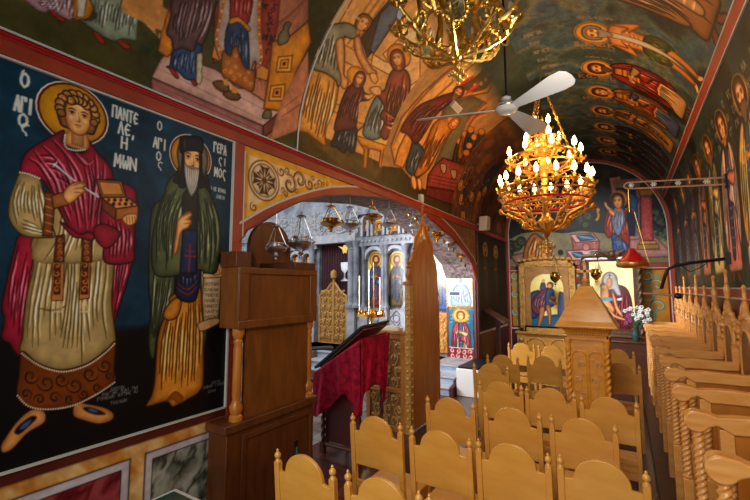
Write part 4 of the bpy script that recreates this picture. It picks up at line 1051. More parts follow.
FONT={'A':[[(0,0),(.5,1),(1,0)],[(.2,.38),(.8,.38)]],'G':[[(0,0),(0,1),(.8,1),(.8,.8)]],'I':[[(.5,0),(.5,1)]],'S':[[(.9,.85),(.6,1),(.2,.85),(.05,.5),(.2,.15),(.6,0),(.7,-.25)]],
'O':[[(.5,1),(.1,.8),(0,.5),(.1,.2),(.5,0),(.9,.2),(1,.5),(.9,.8),(.5,1)]],'P':[[(0,0),(0,1),(1,1),(1,0)]],'N':[[(0,0),(0,1),(1,0),(1,1)]],'T':[[(0,1),(1,1)],[(.5,1),(.5,0)]],'E':[[(.9,.9),(.4,1),(.05,.7),(0,.4),(.3,0),(.9,.1)],[(0,.5),(.7,.5)]],
'L':[[(0,0),(.45,1),(1,0)]],'H':[[(0,0),(0,1)],[(1,0),(1,1)],[(0,.5),(1,.5)]],'M':[[(0,0),(.1,1),(.5,.3),(.9,1),(1,0)]],'W':[[(.1,1),(0,.4),(.25,0),(.5,.6),(.75,0),(1,.4),(.9,1)]],'R':[[(0,0),(0,1),(.8,.95),(.8,.55),(0,.45)]],'K':[[(0,0),(0,1)],[(.9,1),(0,.45),(.9,0)]],'F':[[(.5,0),(.5,1)],[(.5,.8),(0,.6),(.5,.3),(1,.6),(.5,.8)]],'Y':[[(0,1),(.5,.5),(1,1)],[(.5,.5),(.5,0)]],'X':[[(0,0),(1,1)],[(0,1),(1,0)]],'D':[[(0,0),(.5,1),(1,0),(0,0)]],',':[[(.3,.1),(.2,-.2)]],"'":[[(.3,1.3),(.6,1.5)]],' ':[]}
CAN=[]
class Cv:
    def __init__(s,name,s0,s1,t0,t1,ds,surf,bg,keep=None,label=None,cat='mural',group=None,parent=None,mat=None,struct_=False):
        ns=max(2,int((s1-s0)/ds)+1); nt=max(2,int((t1-t0)/ds)+1)
        g=np.meshgrid(np.linspace(s0,s1,ns),np.linspace(t0,t1,nt),indexing='ij')
        s.S=g[0].ravel(); s.T=g[1].ravel(); s.ns,s.nt=ns,nt; s.ds=ds
        X,Y,Z=surf(s.S,s.T); s.X,s.Y,s.Z=X,Y,Z
        r=X*cy_+Y*sy_; f=-X*sy_+Y*cy_; z=Z-EYE
        zc=f*cp_+z*sp_; u=-f*sp_+z*cp_
        ok=zc>.15; zc=np.where(ok,zc,1)
        s.PX=np.where(ok,375+F*r/zc,-1e5); s.PY=np.where(ok,250-F*u/zc,-1e5)
        s.col=np.tile(C(*bg),(len(s.S),1)); s.name=name; s.keep=keep
        s.label,s.cat,s.group,s.parent,s.mat,s.st=label,cat,group,parent,mat,struct_
        s.keepm=keep(s.S,s.T) if keep is not None else None; s.clip=np.ones(len(s.S)); s.o=(0,0,1); s.sp='p'; CAN.append(s)
    def at(s,ox,oy,sc): s.o=(ox,oy,sc); s.sp='p'; return s
    def loc(s,O,ex,ey,sp='s'):  # local affine frame
        s.o=('A',np.array(O,float),np.array(ex,float),np.array(ey,float)); s.sp=sp; return s
    def tr(s,P):
        P=np.array(P,float).reshape(-1,2)
        if s.o[0] is 'A' if False else (isinstance(s.o[0],str)): return s.o[1]+P[:,:1]*s.o[2]+P[:,1:]*s.o[3]
        return P/s.o[2]+np.array([s.o[0],s.o[1]])
    def unit(s):
        if isinstance(s.o[0],str): return float(np.hypot(*s.o[2]))
        return 1.0/s.o[2]
    def ab(s): return (s.PX,s.PY) if s.sp=='p' else (s.S,s.T)
    def soft(s): return .55 if s.sp=='p' else s.ds*.6
    def reg(s,P,m):
        a,b=s.ab(); return np.nonzero((a>P[:,0].min()-m)&(a<P[:,0].max()+m)&(b>P[:,1].min()-m)&(b<P[:,1].max()+m))[0]
    def put(s,i,al,col): 
        al=al[:,None]; s.col[i]=s.col[i]*(1-al)+np.asarray(col)*al
    def poly(s,P,col,a=1.,line=None,lw=1.0,sm=True,inner=None,iw=4,clip=False,setclip=True,grad=None,var=.06):
        Q=s.tr(P); Q=smoothpts(Q,True,5) if sm else Q
        sf=s.soft(); i=s.reg(Q,sf*4); 
        if setclip: s.clip[:]=0 if not clip else s.clip
        if len(i)==0: return s
        A,B=s.ab(); x=A[i]; y=B[i]; ins=np.zeros(len(i),bool); d2=np.full(len(i),1e18)
        n=len(Q)
        for k in range(n):
            x0,y0=Q[k]; x1,y1=Q[(k+1)%n]
            c=((y0>y)!=(y1>y)); 
            if y1!=y0: ins^=c&(x<(x1-x0)*(y-y0)/(y1-y0)+x0)
            dx,dy=x1-x0,y1-y0; l=dx*dx+dy*dy
            if l<1e-14: continue
            t=np.clip(((x-x0)*dx+(y-y0)*dy)/l,0,1); d2=np.minimum(d2,(x-x0-t*dx)**2+(y-y0-t*dy)**2)
        d=np.sqrt(d2)*np.where(ins,1,-1); al=np.clip(d/(2*sf)+.5,0,1)
        cl=s.clip[i] if clip else 1.0
        c=np.asarray(C(*col) if max(col)>1 else col)
        cc=np.tile(c,(len(i),1))
        if grad is not None:   # grad=(col2, p0, p1) in local coords
            p=s.tr([grad[1],grad[2]]); dd=p[1]-p[0]; t=np.clip(((x-p[0][0])*dd[0]+(y-p[0][1])*dd[1])/(dd@dd),0,1)[:,None]; cc=cc*(1-t)+C(*grad[0])*t
        if inner is not None:
            w=iw*s.unit(); e=np.exp(-np.maximum(d,0)/w)[:,None]*.8; cc=cc*(1-e)+C(*inner)*e
        if var: cc=cc*(1+var*(fbm(s.S[i]*30,s.T[i]*30,5,3)-.5)*2)[:,None]
        s.put(i,al*a*cl,cc)
        if line is not None:
            w=lw*s.unit(); al2=np.clip((w-np.abs(d))/(sf*1.5)+.5,0,1); s.put(i,al2*.9*cl,C(*line))
        if setclip: s.clip[i]=al*cl if clip else al
        return s
    def line(s,P,w,col,a=1.,clip=False,taper=True,sm=True):
        Q=s.tr(P); Q=smoothpts(Q,False,4) if sm and len(Q)>2 else Q
        w=w*s.unit(); sf=s.soft(); i=s.reg(Q,w+sf*3)
        if len(i)==0: return s
        A,B=s.ab(); x=A[i]; y=B[i]; best=np.full(len(i),-1e9); n=len(Q)-1
        for k in range(n):
            x0,y0=Q[k]; x1,y1=Q[k+1]; dx,dy=x1-x0,y1-y0; l=dx*dx+dy*dy
            if l<1e-14: continue
            t=np.clip(((x-x0)*dx+(y-y0)*dy)/l,0,1); d=np.sqrt((x-x0-t*dx)**2+(y-y0-t*dy)**2)
            u=(k+t)/n; ww=w*(np.sin(PI*np.clip(u*.94+.03,0,1))**.6 if taper else 1.0); best=np.maximum(best,ww-d)
        al=np.clip(best/(2*sf)+.5,0,1)*a
        if w<sf: al=al*max(.2,w/sf)
        if clip: al=al*s.clip[i]
        s.put(i,al,C(*col)); return s
    def folds(s,A,B,n,dark,light,w=1.6,seed=1,a=.8):
        A=smoothpts(A,False,4); B=smoothpts(B,False,4); m=24
        def rs(Q):
            L=np.concatenate([[0],np.cumsum(np.hypot(*np.diff(Q,axis=0).T))]); u=np.linspace(0,L[-1],m); return np.stack([np.interp(u,L,Q[:,0]),np.interp(u,L,Q[:,1])],1)
        A=rs(A);B=rs(B); r=random.Random(seed)
        nv=(B-A); nv=nv/np.maximum(1e-6,np.hypot(nv[:,0],nv[:,1]))[:,None]
        for k in range(n):
            q=(k+.5+r.uniform(-.2,.2))/n; P=A*(1-q)+B*q
            wob=np.array([.8*w*math.sin(j*.5+r.random()*6) for j in range(m)])[:,None]
            P=P+nv*wob*.4
            i0=int(r.random()*m*.35); i1=m-int(r.random()*m*.3)
            if i1-i0<4: continue
            Q=P[i0:i1:2]
            s.line(Q,w*1.5,dark,a*.5,clip=True,sm=False); s.line(Q,w*.7,[q*.7 for q in dark],1,clip=True,sm=False)
            s.line((Q+nv[i0:i1:2]*w*1.9)[1:-1],w*1.3,light,a*.75,clip=True,sm=False)
            if r.random()<.7: s.line((Q+nv[i0:i1:2]*w*2.2)[2:-2],w*.55,[min(255,c+45) for c in light],1,clip=True,sm=False)
        return s
    def circ(s,c,r,col,n=26,**k):
        return s.poly([(c[0]+r*math.cos(2*PI*q/n),c[1]+r*math.sin(2*PI*q/n)) for q in range(n)],col,sm=False,**k)
    def text(s,st,O,h,w,sp_,col,lw=None,dirx=(1,0),diry=(0,-1)):
        x=0; lw=lw or h*.09
        for ch in st:
            for st_ in FONT.get(ch,[]):
                P=[(O[0]+dirx[0]*(x+a*w)+diry[0]*b*h, O[1]+dirx[1]*(x+a*w)+diry[1]*b*h) for a,b in st_]
                s.line(P,lw,col,.95,taper=False,sm=False)
            x+=w*(.5 if ch in "I,'" else 1)+sp_
        return s
    def noise(s,cols,scale,seed=0,amt=1.0,st=(1,1)):
        n=fbm(s.S*scale*st[0],s.T*scale*st[1],seed,5); t=np.clip((n-.3)/.4,0,1)*(len(cols)-1); k=np.clip(t.astype(int),0,len(cols)-2); f=(t-k)[:,None]
        c=np.array([C(*q) for q in cols]); s.col=s.col*(1-amt)+(c[k]*(1-f)+c[k+1]*f)*amt; return s
    def wear(s,amt=.10,sc=9,seed=77):
        s.col*=(1+amt*(fbm(s.S*sc,s.T*sc,seed,5)-.5)*2)[:,None]; return s
    def finish(s):
        n=len(s.S); me=bpy.data.meshes.new(s.name)
        i=np.arange((s.ns-1)*(s.nt-1)); a=(i//(s.nt-1))*s.nt+i%(s.nt-1)
        fc=np.stack([a,a+s.nt,a+s.nt+1,a+1],1)
        V=np.stack([s.X,s.Y,s.Z],1)
        col=np.clip(.36+(s.col-.36)*1.16,.012,1); g_=col.mean(1,keepdims=True); col=np.clip(g_+(col-g_)*1.06,.01,1)
        if s.keep is not None:
            k=s.keepm; fk=k[fc].all(1); fc=fc[fk]; us=np.zeros(n,bool); us[fc.ravel()]=True
            mp=np.cumsum(us)-1; fc=mp[fc]; V=V[us]; col=col[us]
        # normals toward the room (camera side)
        c=V[fc[len(fc)//2]]; nn=np.cross(c[1]-c[0],c[3]-c[0]); ctr=np.array([-.87,c[0][1]-2 if s.X.max()-s.X.min()>.5 and abs(s.Y.max()-s.Y.min())<.2 else c[0][1],2.2])
        if nn@(ctr-c[0])<0: fc=fc[:,::-1]
        base=V.mean(0); base[2]=V[:,2].min()
        if s.parent is not None:
            base=np.zeros(3); p=s.parent
            while p is not None: base+=np.array(p.location); p=p.parent
        me.vertices.add(len(V)); me.vertices.foreach_set('co',(V-base).astype(np.float32).ravel())
        me.loops.add(len(fc)*4); me.loops.foreach_set('vertex_index',fc.astype(np.int32).ravel())
        me.polygons.add(len(fc)); me.polygons.foreach_set('loop_start',np.arange(0,len(fc)*4,4,dtype=np.int32)); 
        me.update(calc_edges=True); me.polygons.foreach_set('use_smooth',np.ones(len(fc),bool))
        at=me.color_attributes.new('pigment','FLOAT_COLOR','POINT')
        at.data.foreach_set('color',np.concatenate([srgb2lin(col),np.ones((len(col),1))],1).astype(np.float32).ravel())
        me.materials.append(s.mat or fm)
        o=bpy.data.objects.new(s.name,me); COL.objects.link(o)
        if s.parent is not None: o.parent=s.parent
        else: o.location=base
        if s.label: tag(o,s.label,s.cat,s.group)
        if s.st: struct(o)
        return o
SK=(226,174,112); SKD=(120,62,26); SKL=(240,204,150)
def face(c,beard=None,hair=(96,56,26),hd=(50,26,12),skin=SK,veil=None,look=0,hairlong=False):
    """local frame: y up, head from chin (0,0) to crown (0,1); use with c.loc"""
    if veil: 
        c.poly([(-.44,-.1),(-.5,.5),(-.34,.98),(0,1.14),(.34,.98),(.5,.5),(.44,-.1),(.2,-.35),(-.2,-.35)],veil,line=[int(q*.4) for q in veil],lw=.04,inner=[int(q*.5) for q in veil],iw=.08)
    else:
        c.poly([(-.42,.2),(-.5,.6),(-.36,.98),(0,1.12),(.36,.98),(.5,.6),(.42,.2),(.3,.1),(-.3,.1)],hair,line=hd,lw=.03,inner=hd,iw=.06)
        if hairlong: c.poly([(-.42,.7),(-.52,.1),(-.46,-.3),(-.2,-.3),(.2,-.3),(.46,-.3),(.52,.1),(.42,.7)],hair,inner=hd,iw=.1)
    c.poly([(-.14,-.32),(-.16,.2),(.16,.2),(.16,-.32)],[int(q*.85) for q in skin],inner=SKD,iw=.07,sm=False)
    c.poly([(0,-.02),(-.2,.08),(-.31,.35),(-.31,.65),(-.2,.86),(0,.92),(.2,.86),(.31,.65),(.31,.35),(.2,.08)],skin,line=SKD,lw=.018,inner=SKD,iw=.07)
    x=look*.05
    for q in (-1,1):
        c.line([(x+q*.06,.62),(x+q*.15,.655),(x+q*.25,.61)],.022,(70,34,16),.9)
        c.line([(x+q*.07,.555),(x+q*.15,.585),(x+q*.23,.55)],.016,(50,22,12),.9)
        c.circ((x+q*.15,.55),.032,(40,20,10),n=10,setclip=False)
        c.circ((x+q*.17,.40),.06,SKL,n=12,a=.5,setclip=False)
        c.line([(x+q*.09,.51),(x+q*.15,.50),(x+q*.21,.52)],.014,SKD,.7)
    c.line([(x+.0,.60),(x+.015,.45),(x+.045,.37),(x+0,.345),(x-.03,.36)],.018,SKD,.9)
    c.line([(x-.01,.58),(x-.005,.40)],.02,SKL,.8)
    c.poly([(-.2,.74),(0,.80),(.2,.74),(0,.70)],SKL,a=.5,setclip=False)
    if beard:
        d=[int(q*.55) for q in beard]
        c.poly([(-.30,.42),(-.20,.30),(-.06,.30),(0,.33),(.06,.30),(.20,.30),(.30,.42),(.28,.1),(.16,-.25),(0,-.5),(-.16,-.25),(-.28,.1)],beard,line=d,lw=.016,inner=d,iw=.05)
        for q in range(7):
            u=-.2+.4*q/6; c.line([(u,.25),(u*.8,-.05),(u*.3,-.4)],.014,[min(255,k+50) for k in beard],.8,clip=True); 
        for q in range(6):
            u=-.17+.34*q/5; c.line([(u,.25),(u*.8,-.05),(u*.3,-.38)],.01,d,.7,clip=True)
    c.line([(x-.08,.235),(x+0,.25),(x+.08,.235)],.02,(140,50,36),.9)
    if not beard:
        c.line([(x-.05,.19),(x+.05,.19)],.012,SKD,.6)
def halo(c,cen,r,gold=(204,144,44),ring=(110,30,20),white=(222,214,196),ing=(236,186,90)):
    c.circ(cen,r*1.06,white,var=0); c.circ(cen,r*1.02,ring,var=0); c.circ(cen,r*.955,gold,inner=tuple(int(q*.72) for q in gold),iw=r*.25)
def hand(c,P,ang=0,s=1,skin=SK):
    """small hand with fingers, P wrist, ang direction (local units)"""
    ca,sa=math.cos(ang),math.sin(ang); f=lambda x,y:(P[0]+s*(x*ca-y*sa),P[1]+s*(x*sa+y*ca))
    c.poly([f(0,-.3),f(.5,-.36),(f(.9,-.2)),f(.95,.25),f(.5,.36),f(0,.3)],skin,line=SKD,lw=.07*s,setclip=False)
    for k in range(4): 
        y=-.27+.18*k; c.line([f(.8,y),f(1.3,y*1.2),f(1.75-.12*abs(k-1.4),y*1.3+.05)],.095*s,SKD,.9,sm=True); c.line([f(.8,y),f(1.3,y*1.2),f(1.7-.12*abs(k-1.4),y*1.3+.05)],.07*s,skin,1)
    c.line([f(.3,.3),f(.7,.55),f(1.05,.6)],.10*s,SKD,.8); c.line([f(.3,.3),f(.7,.55),f(1.02,.6)],.075*s,skin,1)
def dk(c,f=.45): return tuple(int(q*f) for q in c)
def lt(c,a=50): return tuple(min(255,int(q+a)) for q in c)
def saint(c,hr=1.05,robe=(150,70,40),cloak=(170,110,50),halo_=True,beard=None,hair=(96,56,26),seed=0,nude=False,armor=False,cap=None,under=(70,80,100),veil=None):
    """full-length standing figure in local frame: feet y=0, crown y=7.6 (head unit 1), centre x=0"""
    r=random.Random(seed)
    if halo_: halo(c,(0,6.95),hr,gold=(230,170,72),ring=(96,50,24),white=(190,150,90))
    # legs / feet
    for q in (-1,1):
        c.poly([(q*.18,.5),(q*.15,.1),(q*.3,-.18),(q*.62,-.28),(q*.7,-.1),(q*.5,.15),(q*.5,.6)],(110,56,30) if not nude else SK,line=(40,20,12),lw=.04)
    if nude:
        for q in (-1,1):
            c.poly([(q*.05,2.9),(q*.15,1.6),(q*.18,.3),(q*.45,.3),(q*.55,1.5),(q*.62,2.9)],(206,150,86),line=SKD,lw=.04,inner=SKD,iw=.14)
        c.poly([(-.7,5.9),(-.85,5.4),(-.6,4.2),(-.62,2.8),(.62,2.8),(.6,4.2),(.85,5.4),(.7,5.9),(.2,6.1),(-.2,6.1)],(212,156,90),line=SKD,lw=.04,inner=SKD,iw=.16)
        c.poly([(-.6,3.9),(-.9,3.0),(-.75,2.2),(-.3,1.9),(.2,2.4),(.7,2.0),(.95,2.9),(.6,3.9)],(92,96,44),inner=(40,40,20),iw=.2)
        for k in range(26):
            x=r.uniform(-.8,.8);y=r.uniform(2.1,3.7); c.line([(x,y),(x+r.uniform(-.25,.25),y-.35)],.06,(130,128,66) if k%2 else (52,56,26),.8,clip=True)
        for k in range(5): c.line([(-.4,5.3-.25*k),(0,5.2-.25*k),(.4,5.3-.25*k)],.03,SKD,.7)
        c.poly([(-.16,6.1),(-.22,4.2),(-.12,2.2),(-.05,.9),(.10,2.2),(.18,4.2),(.16,6.1)],(206,196,180),inner=(120,104,86),iw=.08,line=(90,70,50),lw=.02)
        for q in (-1,1): c.poly([(q*.75,5.8),(q*1.05,5.0),(q*1.2,4.2),(q*.6,4.7),(q*.35,5.0),(q*.42,5.2),(q*.75,4.9)],(212,156,90),line=SKD,lw=.035,inner=SKD,iw=.1)
        hand(c,(.5,4.9),2.5,.26); hand(c,(-.5,4.9),.6,.26)
    else:
        c.poly([(-.55,5.6),(-.8,3.5),(-.95,1.6),(-.95,.35),(-.3,.2),(.3,.22),(.95,.35),(.95,1.6),(.8,3.5),(.55,5.6)],robe,line=dk(robe,.3),lw=.045,inner=dk(robe),iw=.15)
        c.folds([(-.5,5.2),(-.6,2.6),(-.85,.3)],[(.5,5.2),(.6,2.6),(.85,.3)],8,dk(robe,.35),lt(robe,60),.055,seed)
        if armor:
            c.poly([(-.6,5.7),(-.62,4.6),(-.5,3.9),(.5,3.9),(.62,4.6),(.6,5.7)],(196,140,60),line=(70,40,20),lw=.05,inner=(110,60,24),iw=.12)
            for k in range(4):
                c.line([(-.55,4.2+.35*k),(.55,4.2+.35*k)],.04,(96,54,26),.8,clip=True)
            c.poly([(-.6,3.95),(-.85,2.6),(-.4,2.5),(0,2.6),(.4,2.5),(.85,2.6),(.6,3.95)],(150,52,36),inner=(70,20,16),iw=.12,line=(220,160,80),lw=.05)
            c.folds([(-.5,3.9),(-.7,2.6)],[(.5,3.9),(.7,2.6)],6,(80,26,20),(220,110,70),.05,seed+1)
        else:
            c.poly([(-.22,5.8),(-.26,3.2),(-.22,1.0),(.22,1.0),(.26,3.2),(.22,5.8)],under,inner=dk(under),iw=.08,line=dk(under,.3),lw=.03)
            for k in range(9): c.line([(-.18,1.3+.45*k),(.18,1.3+.45*k)],.035,lt(under,70),.8,clip=True)
        L=[(-.35,6.0),(-.75,5.75),(-1.1,4.8),(-1.25,3.2),(-1.15,1.7),(-.85,1.2),(-.65,2.2),(-.5,3.8),(-.3,5.0)]
        c.poly(L,cloak,line=dk(cloak,.3),lw=.05,inner=dk(cloak),iw=.14); c.folds([(-.8,5.6),(-1.1,4),(-1.1,1.6)],[(-.35,5.8),(-.5,4),(-.75,1.6)],5,dk(cloak,.35),lt(cloak,60),.05,seed+2)
        L=[(.35,6.0),(.75,5.75),(1.1,4.8),(1.2,3.9),(1.25,2.4),(1.05,1.3),(.8,1.9),(.62,3.0),(-.1,3.5),(.1,4.1),(.45,4.6)]
        c.poly(L,cloak,line=dk(cloak,.3),lw=.05,inner=dk(cloak),iw=.14); c.folds([(.75,5.7),(1.1,4.2),(1.1,1.6)],[(.4,5.8),(.5,4),(.7,2.2)],5,dk(cloak,.35),lt(cloak,60),.05,seed+3)
        c.poly([(.95,4.6),(.7,4.0),(.1,4.3),(-.05,4.6),(.2,4.75),(.7,4.6)],robe,line=dk(robe,.3),lw=.04,inner=dk(robe),iw=.1)
        hand(c,(.1,4.5),2.7,.3); hand(c,(-.62,4.35),1.2,.28)
    o=c.o
    O=o[1]+o[3]*6.35; c.loc(O,o[2]*1.15,o[3]*1.15,c.sp); face(c,beard,hair,dk(hair),veil=veil)
    if cap: c.poly([(-.4,.75),(-.42,1.15),(-.2,1.3),(.2,1.3),(.42,1.15),(.4,.75)],cap,inner=dk(cap),iw=.08)
    c.o=o
def scribble(c,O,ex,ey,n,h,col,seed,w=.7):
    """short Greek inscription in local frame"""
    r=random.Random(seed); s=''.join(r.choice('AGIOSNTELMKR') for _ in range(n))
    c.text(s,O,h,h*w,h*.28,col,lw=h*.10,dirx=ex,diry=ey)
# ================================================================== LEFT WALL SAINTS
TEAL=(12,56,76); YSP=1.405
def wallbg(c):
    n=fbm(c.S*3,c.T*3,3,5)[:,None]; t=np.clip((c.T-1.0)/2.0,0,1)[:,None]
    lo=C(14,15,18); mid=C(9,42,56); hi=C(12,62,82)
    edge=1.62+.10*(fbm(c.S*2,c.T*0+3,8,3)-.5)
    m=np.clip((c.T-edge)/.05,0,1)[:,None]
    c.col=lo*(1-m)+(mid*(1-n)+hi*n)*m; c.wear(.25,12)
P1=Cv('saint_fresco',.45,YSP,.996,3.06,.0042,sf_L,TEAL,label='wall painting of a curly-haired saint in crimson cloak holding a medicine box'); wallbg(P1)
P2=Cv('saint_fresco',YSP,2.052,.996,3.06,.0046,sf_L,TEAL,label='wall painting of a bearded monk saint in tall black hat holding a scroll'); wallbg(P2)
WH=(206,206,196)
c=P1
hc=hit(74,114,X=-2.645); c.loc((hc[1],hc[2]),(1,0),(0,1)); halo(c,(0,0),.170,gold=(206,146,30),ring=(84,14,12))
c.at(0,240,2.273)
CR=(158,38,62); CRD=(70,8,24); CRL=(216,112,128); CM=(178,154,104); CMD=(96,76,40); CML=(242,230,190)
# hanging red cloak behind
c.poly([(44,-10),(90,-10),(80,90),(62,150),(55,200),(48,262),(30,250),(22,236),(4,222),(10,180),(4,152),(16,90),(32,24)],CR,line=(40,4,12),lw=1.5,inner=CRD,iw=9)
c.folds([(40,10),(18,110),(14,220)],[(84,10),(66,110),(48,240)],6,CRD,CRL,2,3)
c.poly([(255,-10),(306,-10),(303,40),(290,92),(272,150),(260,188),(250,190),(244,110)],CR,line=(40,4,12),lw=1.5,inner=CRD,iw=9)
c.folds([(262,0),(255,90),(255,180)],[(300,0),(285,80),(262,170)],5,CRD,CRL,2,4)
# shoes
for P in ([(1,470),(14,446),(42,408),(72,385),(98,388),(105,402),(98,418),(62,440),(30,474),(8,484)],[(172,368),(196,372),(236,380),(258,394),(254,410),(224,418),(190,410),(166,398)]):
    c.poly(P,(208,150,88),line=(50,24,14),lw=1.6,inner=(112,64,30),iw=7)
c.poly([(32,436),(46,418),(72,400),(84,404),(70,420),(44,442)],(24,22,30),line=(140,90,50),lw=1.2); c.line([(46,430),(70,410)],5,(70,96,140),.9)
c.poly([(188,382),(204,379),(232,389),(240,396),(222,398),(200,392)],(24,22,30),line=(140,90,50),lw=1.2); c.line([(200,384),(222,391)],3.5,(70,96,140),.9)
# tunic
c.poly([(84,-12),(250,-12),(262,10),(258,80),(254,140),(262,215),(262,232),(244,248),(200,280),(150,295),(110,290),(48,256),(52,220),(54,180),(62,120),(76,60)],CM,line=(60,44,22),lw=1.5,inner=CMD,iw=12)
c.folds([(92,-5),(72,100),(60,170),(56,256)],[(250,-5),(246,90),(240,160),(252,236)],15,(120,98,52),CML,2.2,7)
c.folds([(150,-5),(150,120),(120,284)],[(200,-5),(190,120),(190,280)],6,(104,84,40),CML,2.2,9)
c.line([(88,155),(120,160),(150,150)],2.5,(90,70,34),.8)
# hem
H=[(50,254),(80,276),(112,290),(150,295),(200,280),(240,252),(262,230),(262,262),(260,300),(262,322),(216,354),(160,378),(100,386),(60,376),(38,352),(42,310)]
c.poly(H,(112,58,22),line=(40,20,10),lw=1.5,inner=(60,28,12),iw=5)
for (x,y,r,a,d) in [(70,310,18,0,1),(105,325,20,3,-1),(140,318,17,0,1),(170,330,19,3,-1),(205,305,18,0,1),(238,285,17,3,-1),(60,350,12,1,-1),(90,362,12,3,1),(125,358,13,0,-1),(158,362,10,1,1),(190,350,12,3,-1),(222,335,12,0,1),(248,310,10,1,-1)]:
    c.line(spiral(x,y,r,a,1.25,d,14),2.6,(24,12,8),.95); c.line(spiral(x+1,y-1,r*.9,a,1.2,d,14),.9,(168,106,48),.8)
def dots(P,n,r,col):
    Q=smoothpts(P,False,8); L=np.concatenate([[0],np.cumsum(np.hypot(*np.diff(Q,axis=0).T))])
    for u in np.linspace(0,L[-1],n): c.circ((np.interp(u,L,Q[:,0]),np.interp(u,L,Q[:,1])),r,col,n=8,setclip=False,var=0)
dots([(50,258),(80,280),(112,294),(150,299),(200,284),(240,256),(260,236)],44,2.1,(232,220,196)); dots([(40,354),(62,376),(100,385),(160,378),(214,354),(260,324)],44,2.1,(232,220,196))
# stoles
for P,x0 in (([(121,-12),(147,-12),(146,60),(143,138),(117,138),(119,60)],118),([(185,-12),(208,-12),(205,60),(203,132),(180,136),(183,60)],181)):
    c.poly(P,(176,116,66),line=(60,30,16),lw=1.2,sm=False); x1=x0+24
    c.poly([(x0+5,-12),(x1-2,-12),(x1-4,60),(x1-5,124),(x0+3,124),(x0+4,60)],(92,40,20),sm=False,inner=(40,16,10),iw=3)
    for k in range(7): c.line(spiral((x0+x1)/2-.5,4+18*k,8,k,1.1,1 if k%2 else -1,10),1.5,(204,140,70),.9)
    for k in range(5): 
        x=x0+1+5*k; c.line([(x,138),(x,160)],1.6,(206,180,130),.95); c.circ((x,163),2.4,(216,196,150),n=8,setclip=False)
c.at(0,60,2.5)
# torso tunic
c.poly([(120,330),(165,300),(240,330),(262,380),(268,440),(262,500),(90,505),(96,440),(120,420)],CM,inner=CMD,iw=10)
c.folds([(150,350),(140,440),(100,500)],[(230,350),(240,430),(240,500)],8,(110,90,46),CML,2.2,5)
for P in ([(140,440),(162,436),(160,505),(134,505)],[(205,440),(230,432),(230,505),(204,505)]):
    c.poly(P,(112,58,30),line=(50,26,12),lw=1.2,sm=False,inner=(50,20,12),iw=4)
    for k in range(4): c.line(spiral((P[0][0]+P[1][0])/2,450+16*k,7,k,1.1,1,10),1.4,(190,126,62),.9)
# crimson cloak over shoulders
c.poly([(60,240),(84,216),(130,190),(160,176),(158,205),(190,232),(216,225),(212,190),(248,236),(272,262),(284,300),(272,345),(262,380),(255,410),(235,438),(222,430),(196,436),(170,416),(150,380),(120,322),(104,300),(62,286),(50,280)],CR,line=(44,4,14),lw=1.8,inner=CRD,iw=10)
c.folds([(70,240),(120,300),(160,400)],[(150,200),(190,300),(214,420)],8,CRD,CRL,2.6,12)
c.folds([(200,240),(220,330),(216,420)],[(262,260),(262,330),(236,420)],6,CRD,CRL,2.4,14)
c.folds([(90,225),(130,230),(180,260)],[(110,300),(140,300),(180,320)],4,CRD,CRL,2.2,15)
for P,w_ in (([(84,228),(108,262),(136,300),(150,350),(172,402)],4),([(104,214),(140,250),(170,300),(186,360),(196,420)],4),([(130,200),(166,240),(196,290),(208,350),(214,424)],3.5),([(160,200),(196,246),(214,262),(232,250)],3.5),([(236,238),(240,290),(232,350),(226,416)],4),([(258,262),(256,310),(246,370),(240,420)],3.5),([(70,246),(96,262),(120,300),(140,352)],4)):
    c.line(P,w_,(52,4,18),.75,clip=True); c.line([(x+5,y-1) for x,y in P],w_*.8,(206,92,112),.8,clip=True); c.line([(x+6,y-1.5) for x,y in P[1:-1]] if len(P)>3 else P,w_*.3,(240,190,196),.9,clip=True)
c.poly([(150,404),(176,420),(200,436),(222,430),(236,438),(230,452),(206,446),(180,440)],CR,line=(44,4,14),lw=1.4,inner=CRD,iw=6)
# right side sleeve/drape under box
c.poly([(262,300),(300,305),(340,330),(338,410),(335,470),(330,505),(262,505),(262,440),(250,400),(256,350)],CR,line=(44,4,14),lw=1.8,inner=CRD,iw=10)
c.folds([(266,390),(270,450),(268,500)],[(320,390),(330,440),(322,500)],6,CRD,CRL,2.6,16)
c.poly([(235,420),(262,410),(300,430),(285,460),(262,470),(240,450)],CR,line=(44,4,14),lw=1.5,inner=CRD,iw=8)
# left sleeve cream
c.poly([(48,284),(62,284),(98,296),(108,330),(122,345),(120,388),(138,438),(112,444),(70,442),(40,425),(22,392),(24,350),(38,308)],CM,line=(60,44,22),lw=1.8,inner=CMD,iw=10)
c.folds([(52,292),(30,350),(40,415)],[(95,300),(110,360),(120,430)],9,(110,88,44),CML,2.4,18)
c.folds([(34,380),(70,400),(110,420)],[(60,430),(90,436),(130,440)],3,(110,88,44),CML,2.4,19)
dots([(50,281),(74,286),(98,296)],9,2.3,(236,228,206))
c.poly([(112,330),(138,334),(136,380),(130,440),(106,440),(110,390)],(124,72,34),line=(50,26,12),lw=1.3,inner=(60,28,14),iw=4,sm=False)
for k in range(5): c.line([(112,345+20*k),(134,352+20*k)],1.3,(206,150,84),.9)
# forearm + cuff
c.poly([(128,340),(150,332),(166,330),(172,362),(150,368),(134,372)],(150,96,50),line=(50,26,12),lw=1.3,inner=(90,48,22),iw=4,sm=False)
# instrument
c.line([(136,260),(190,305),(246,342)],2.2,(200,200,206),1,taper=False); c.line([(132,268),(144,254)],2,(200,200,206),1); c.circ((240,336),5,(170,170,180),n=10,setclip=False)
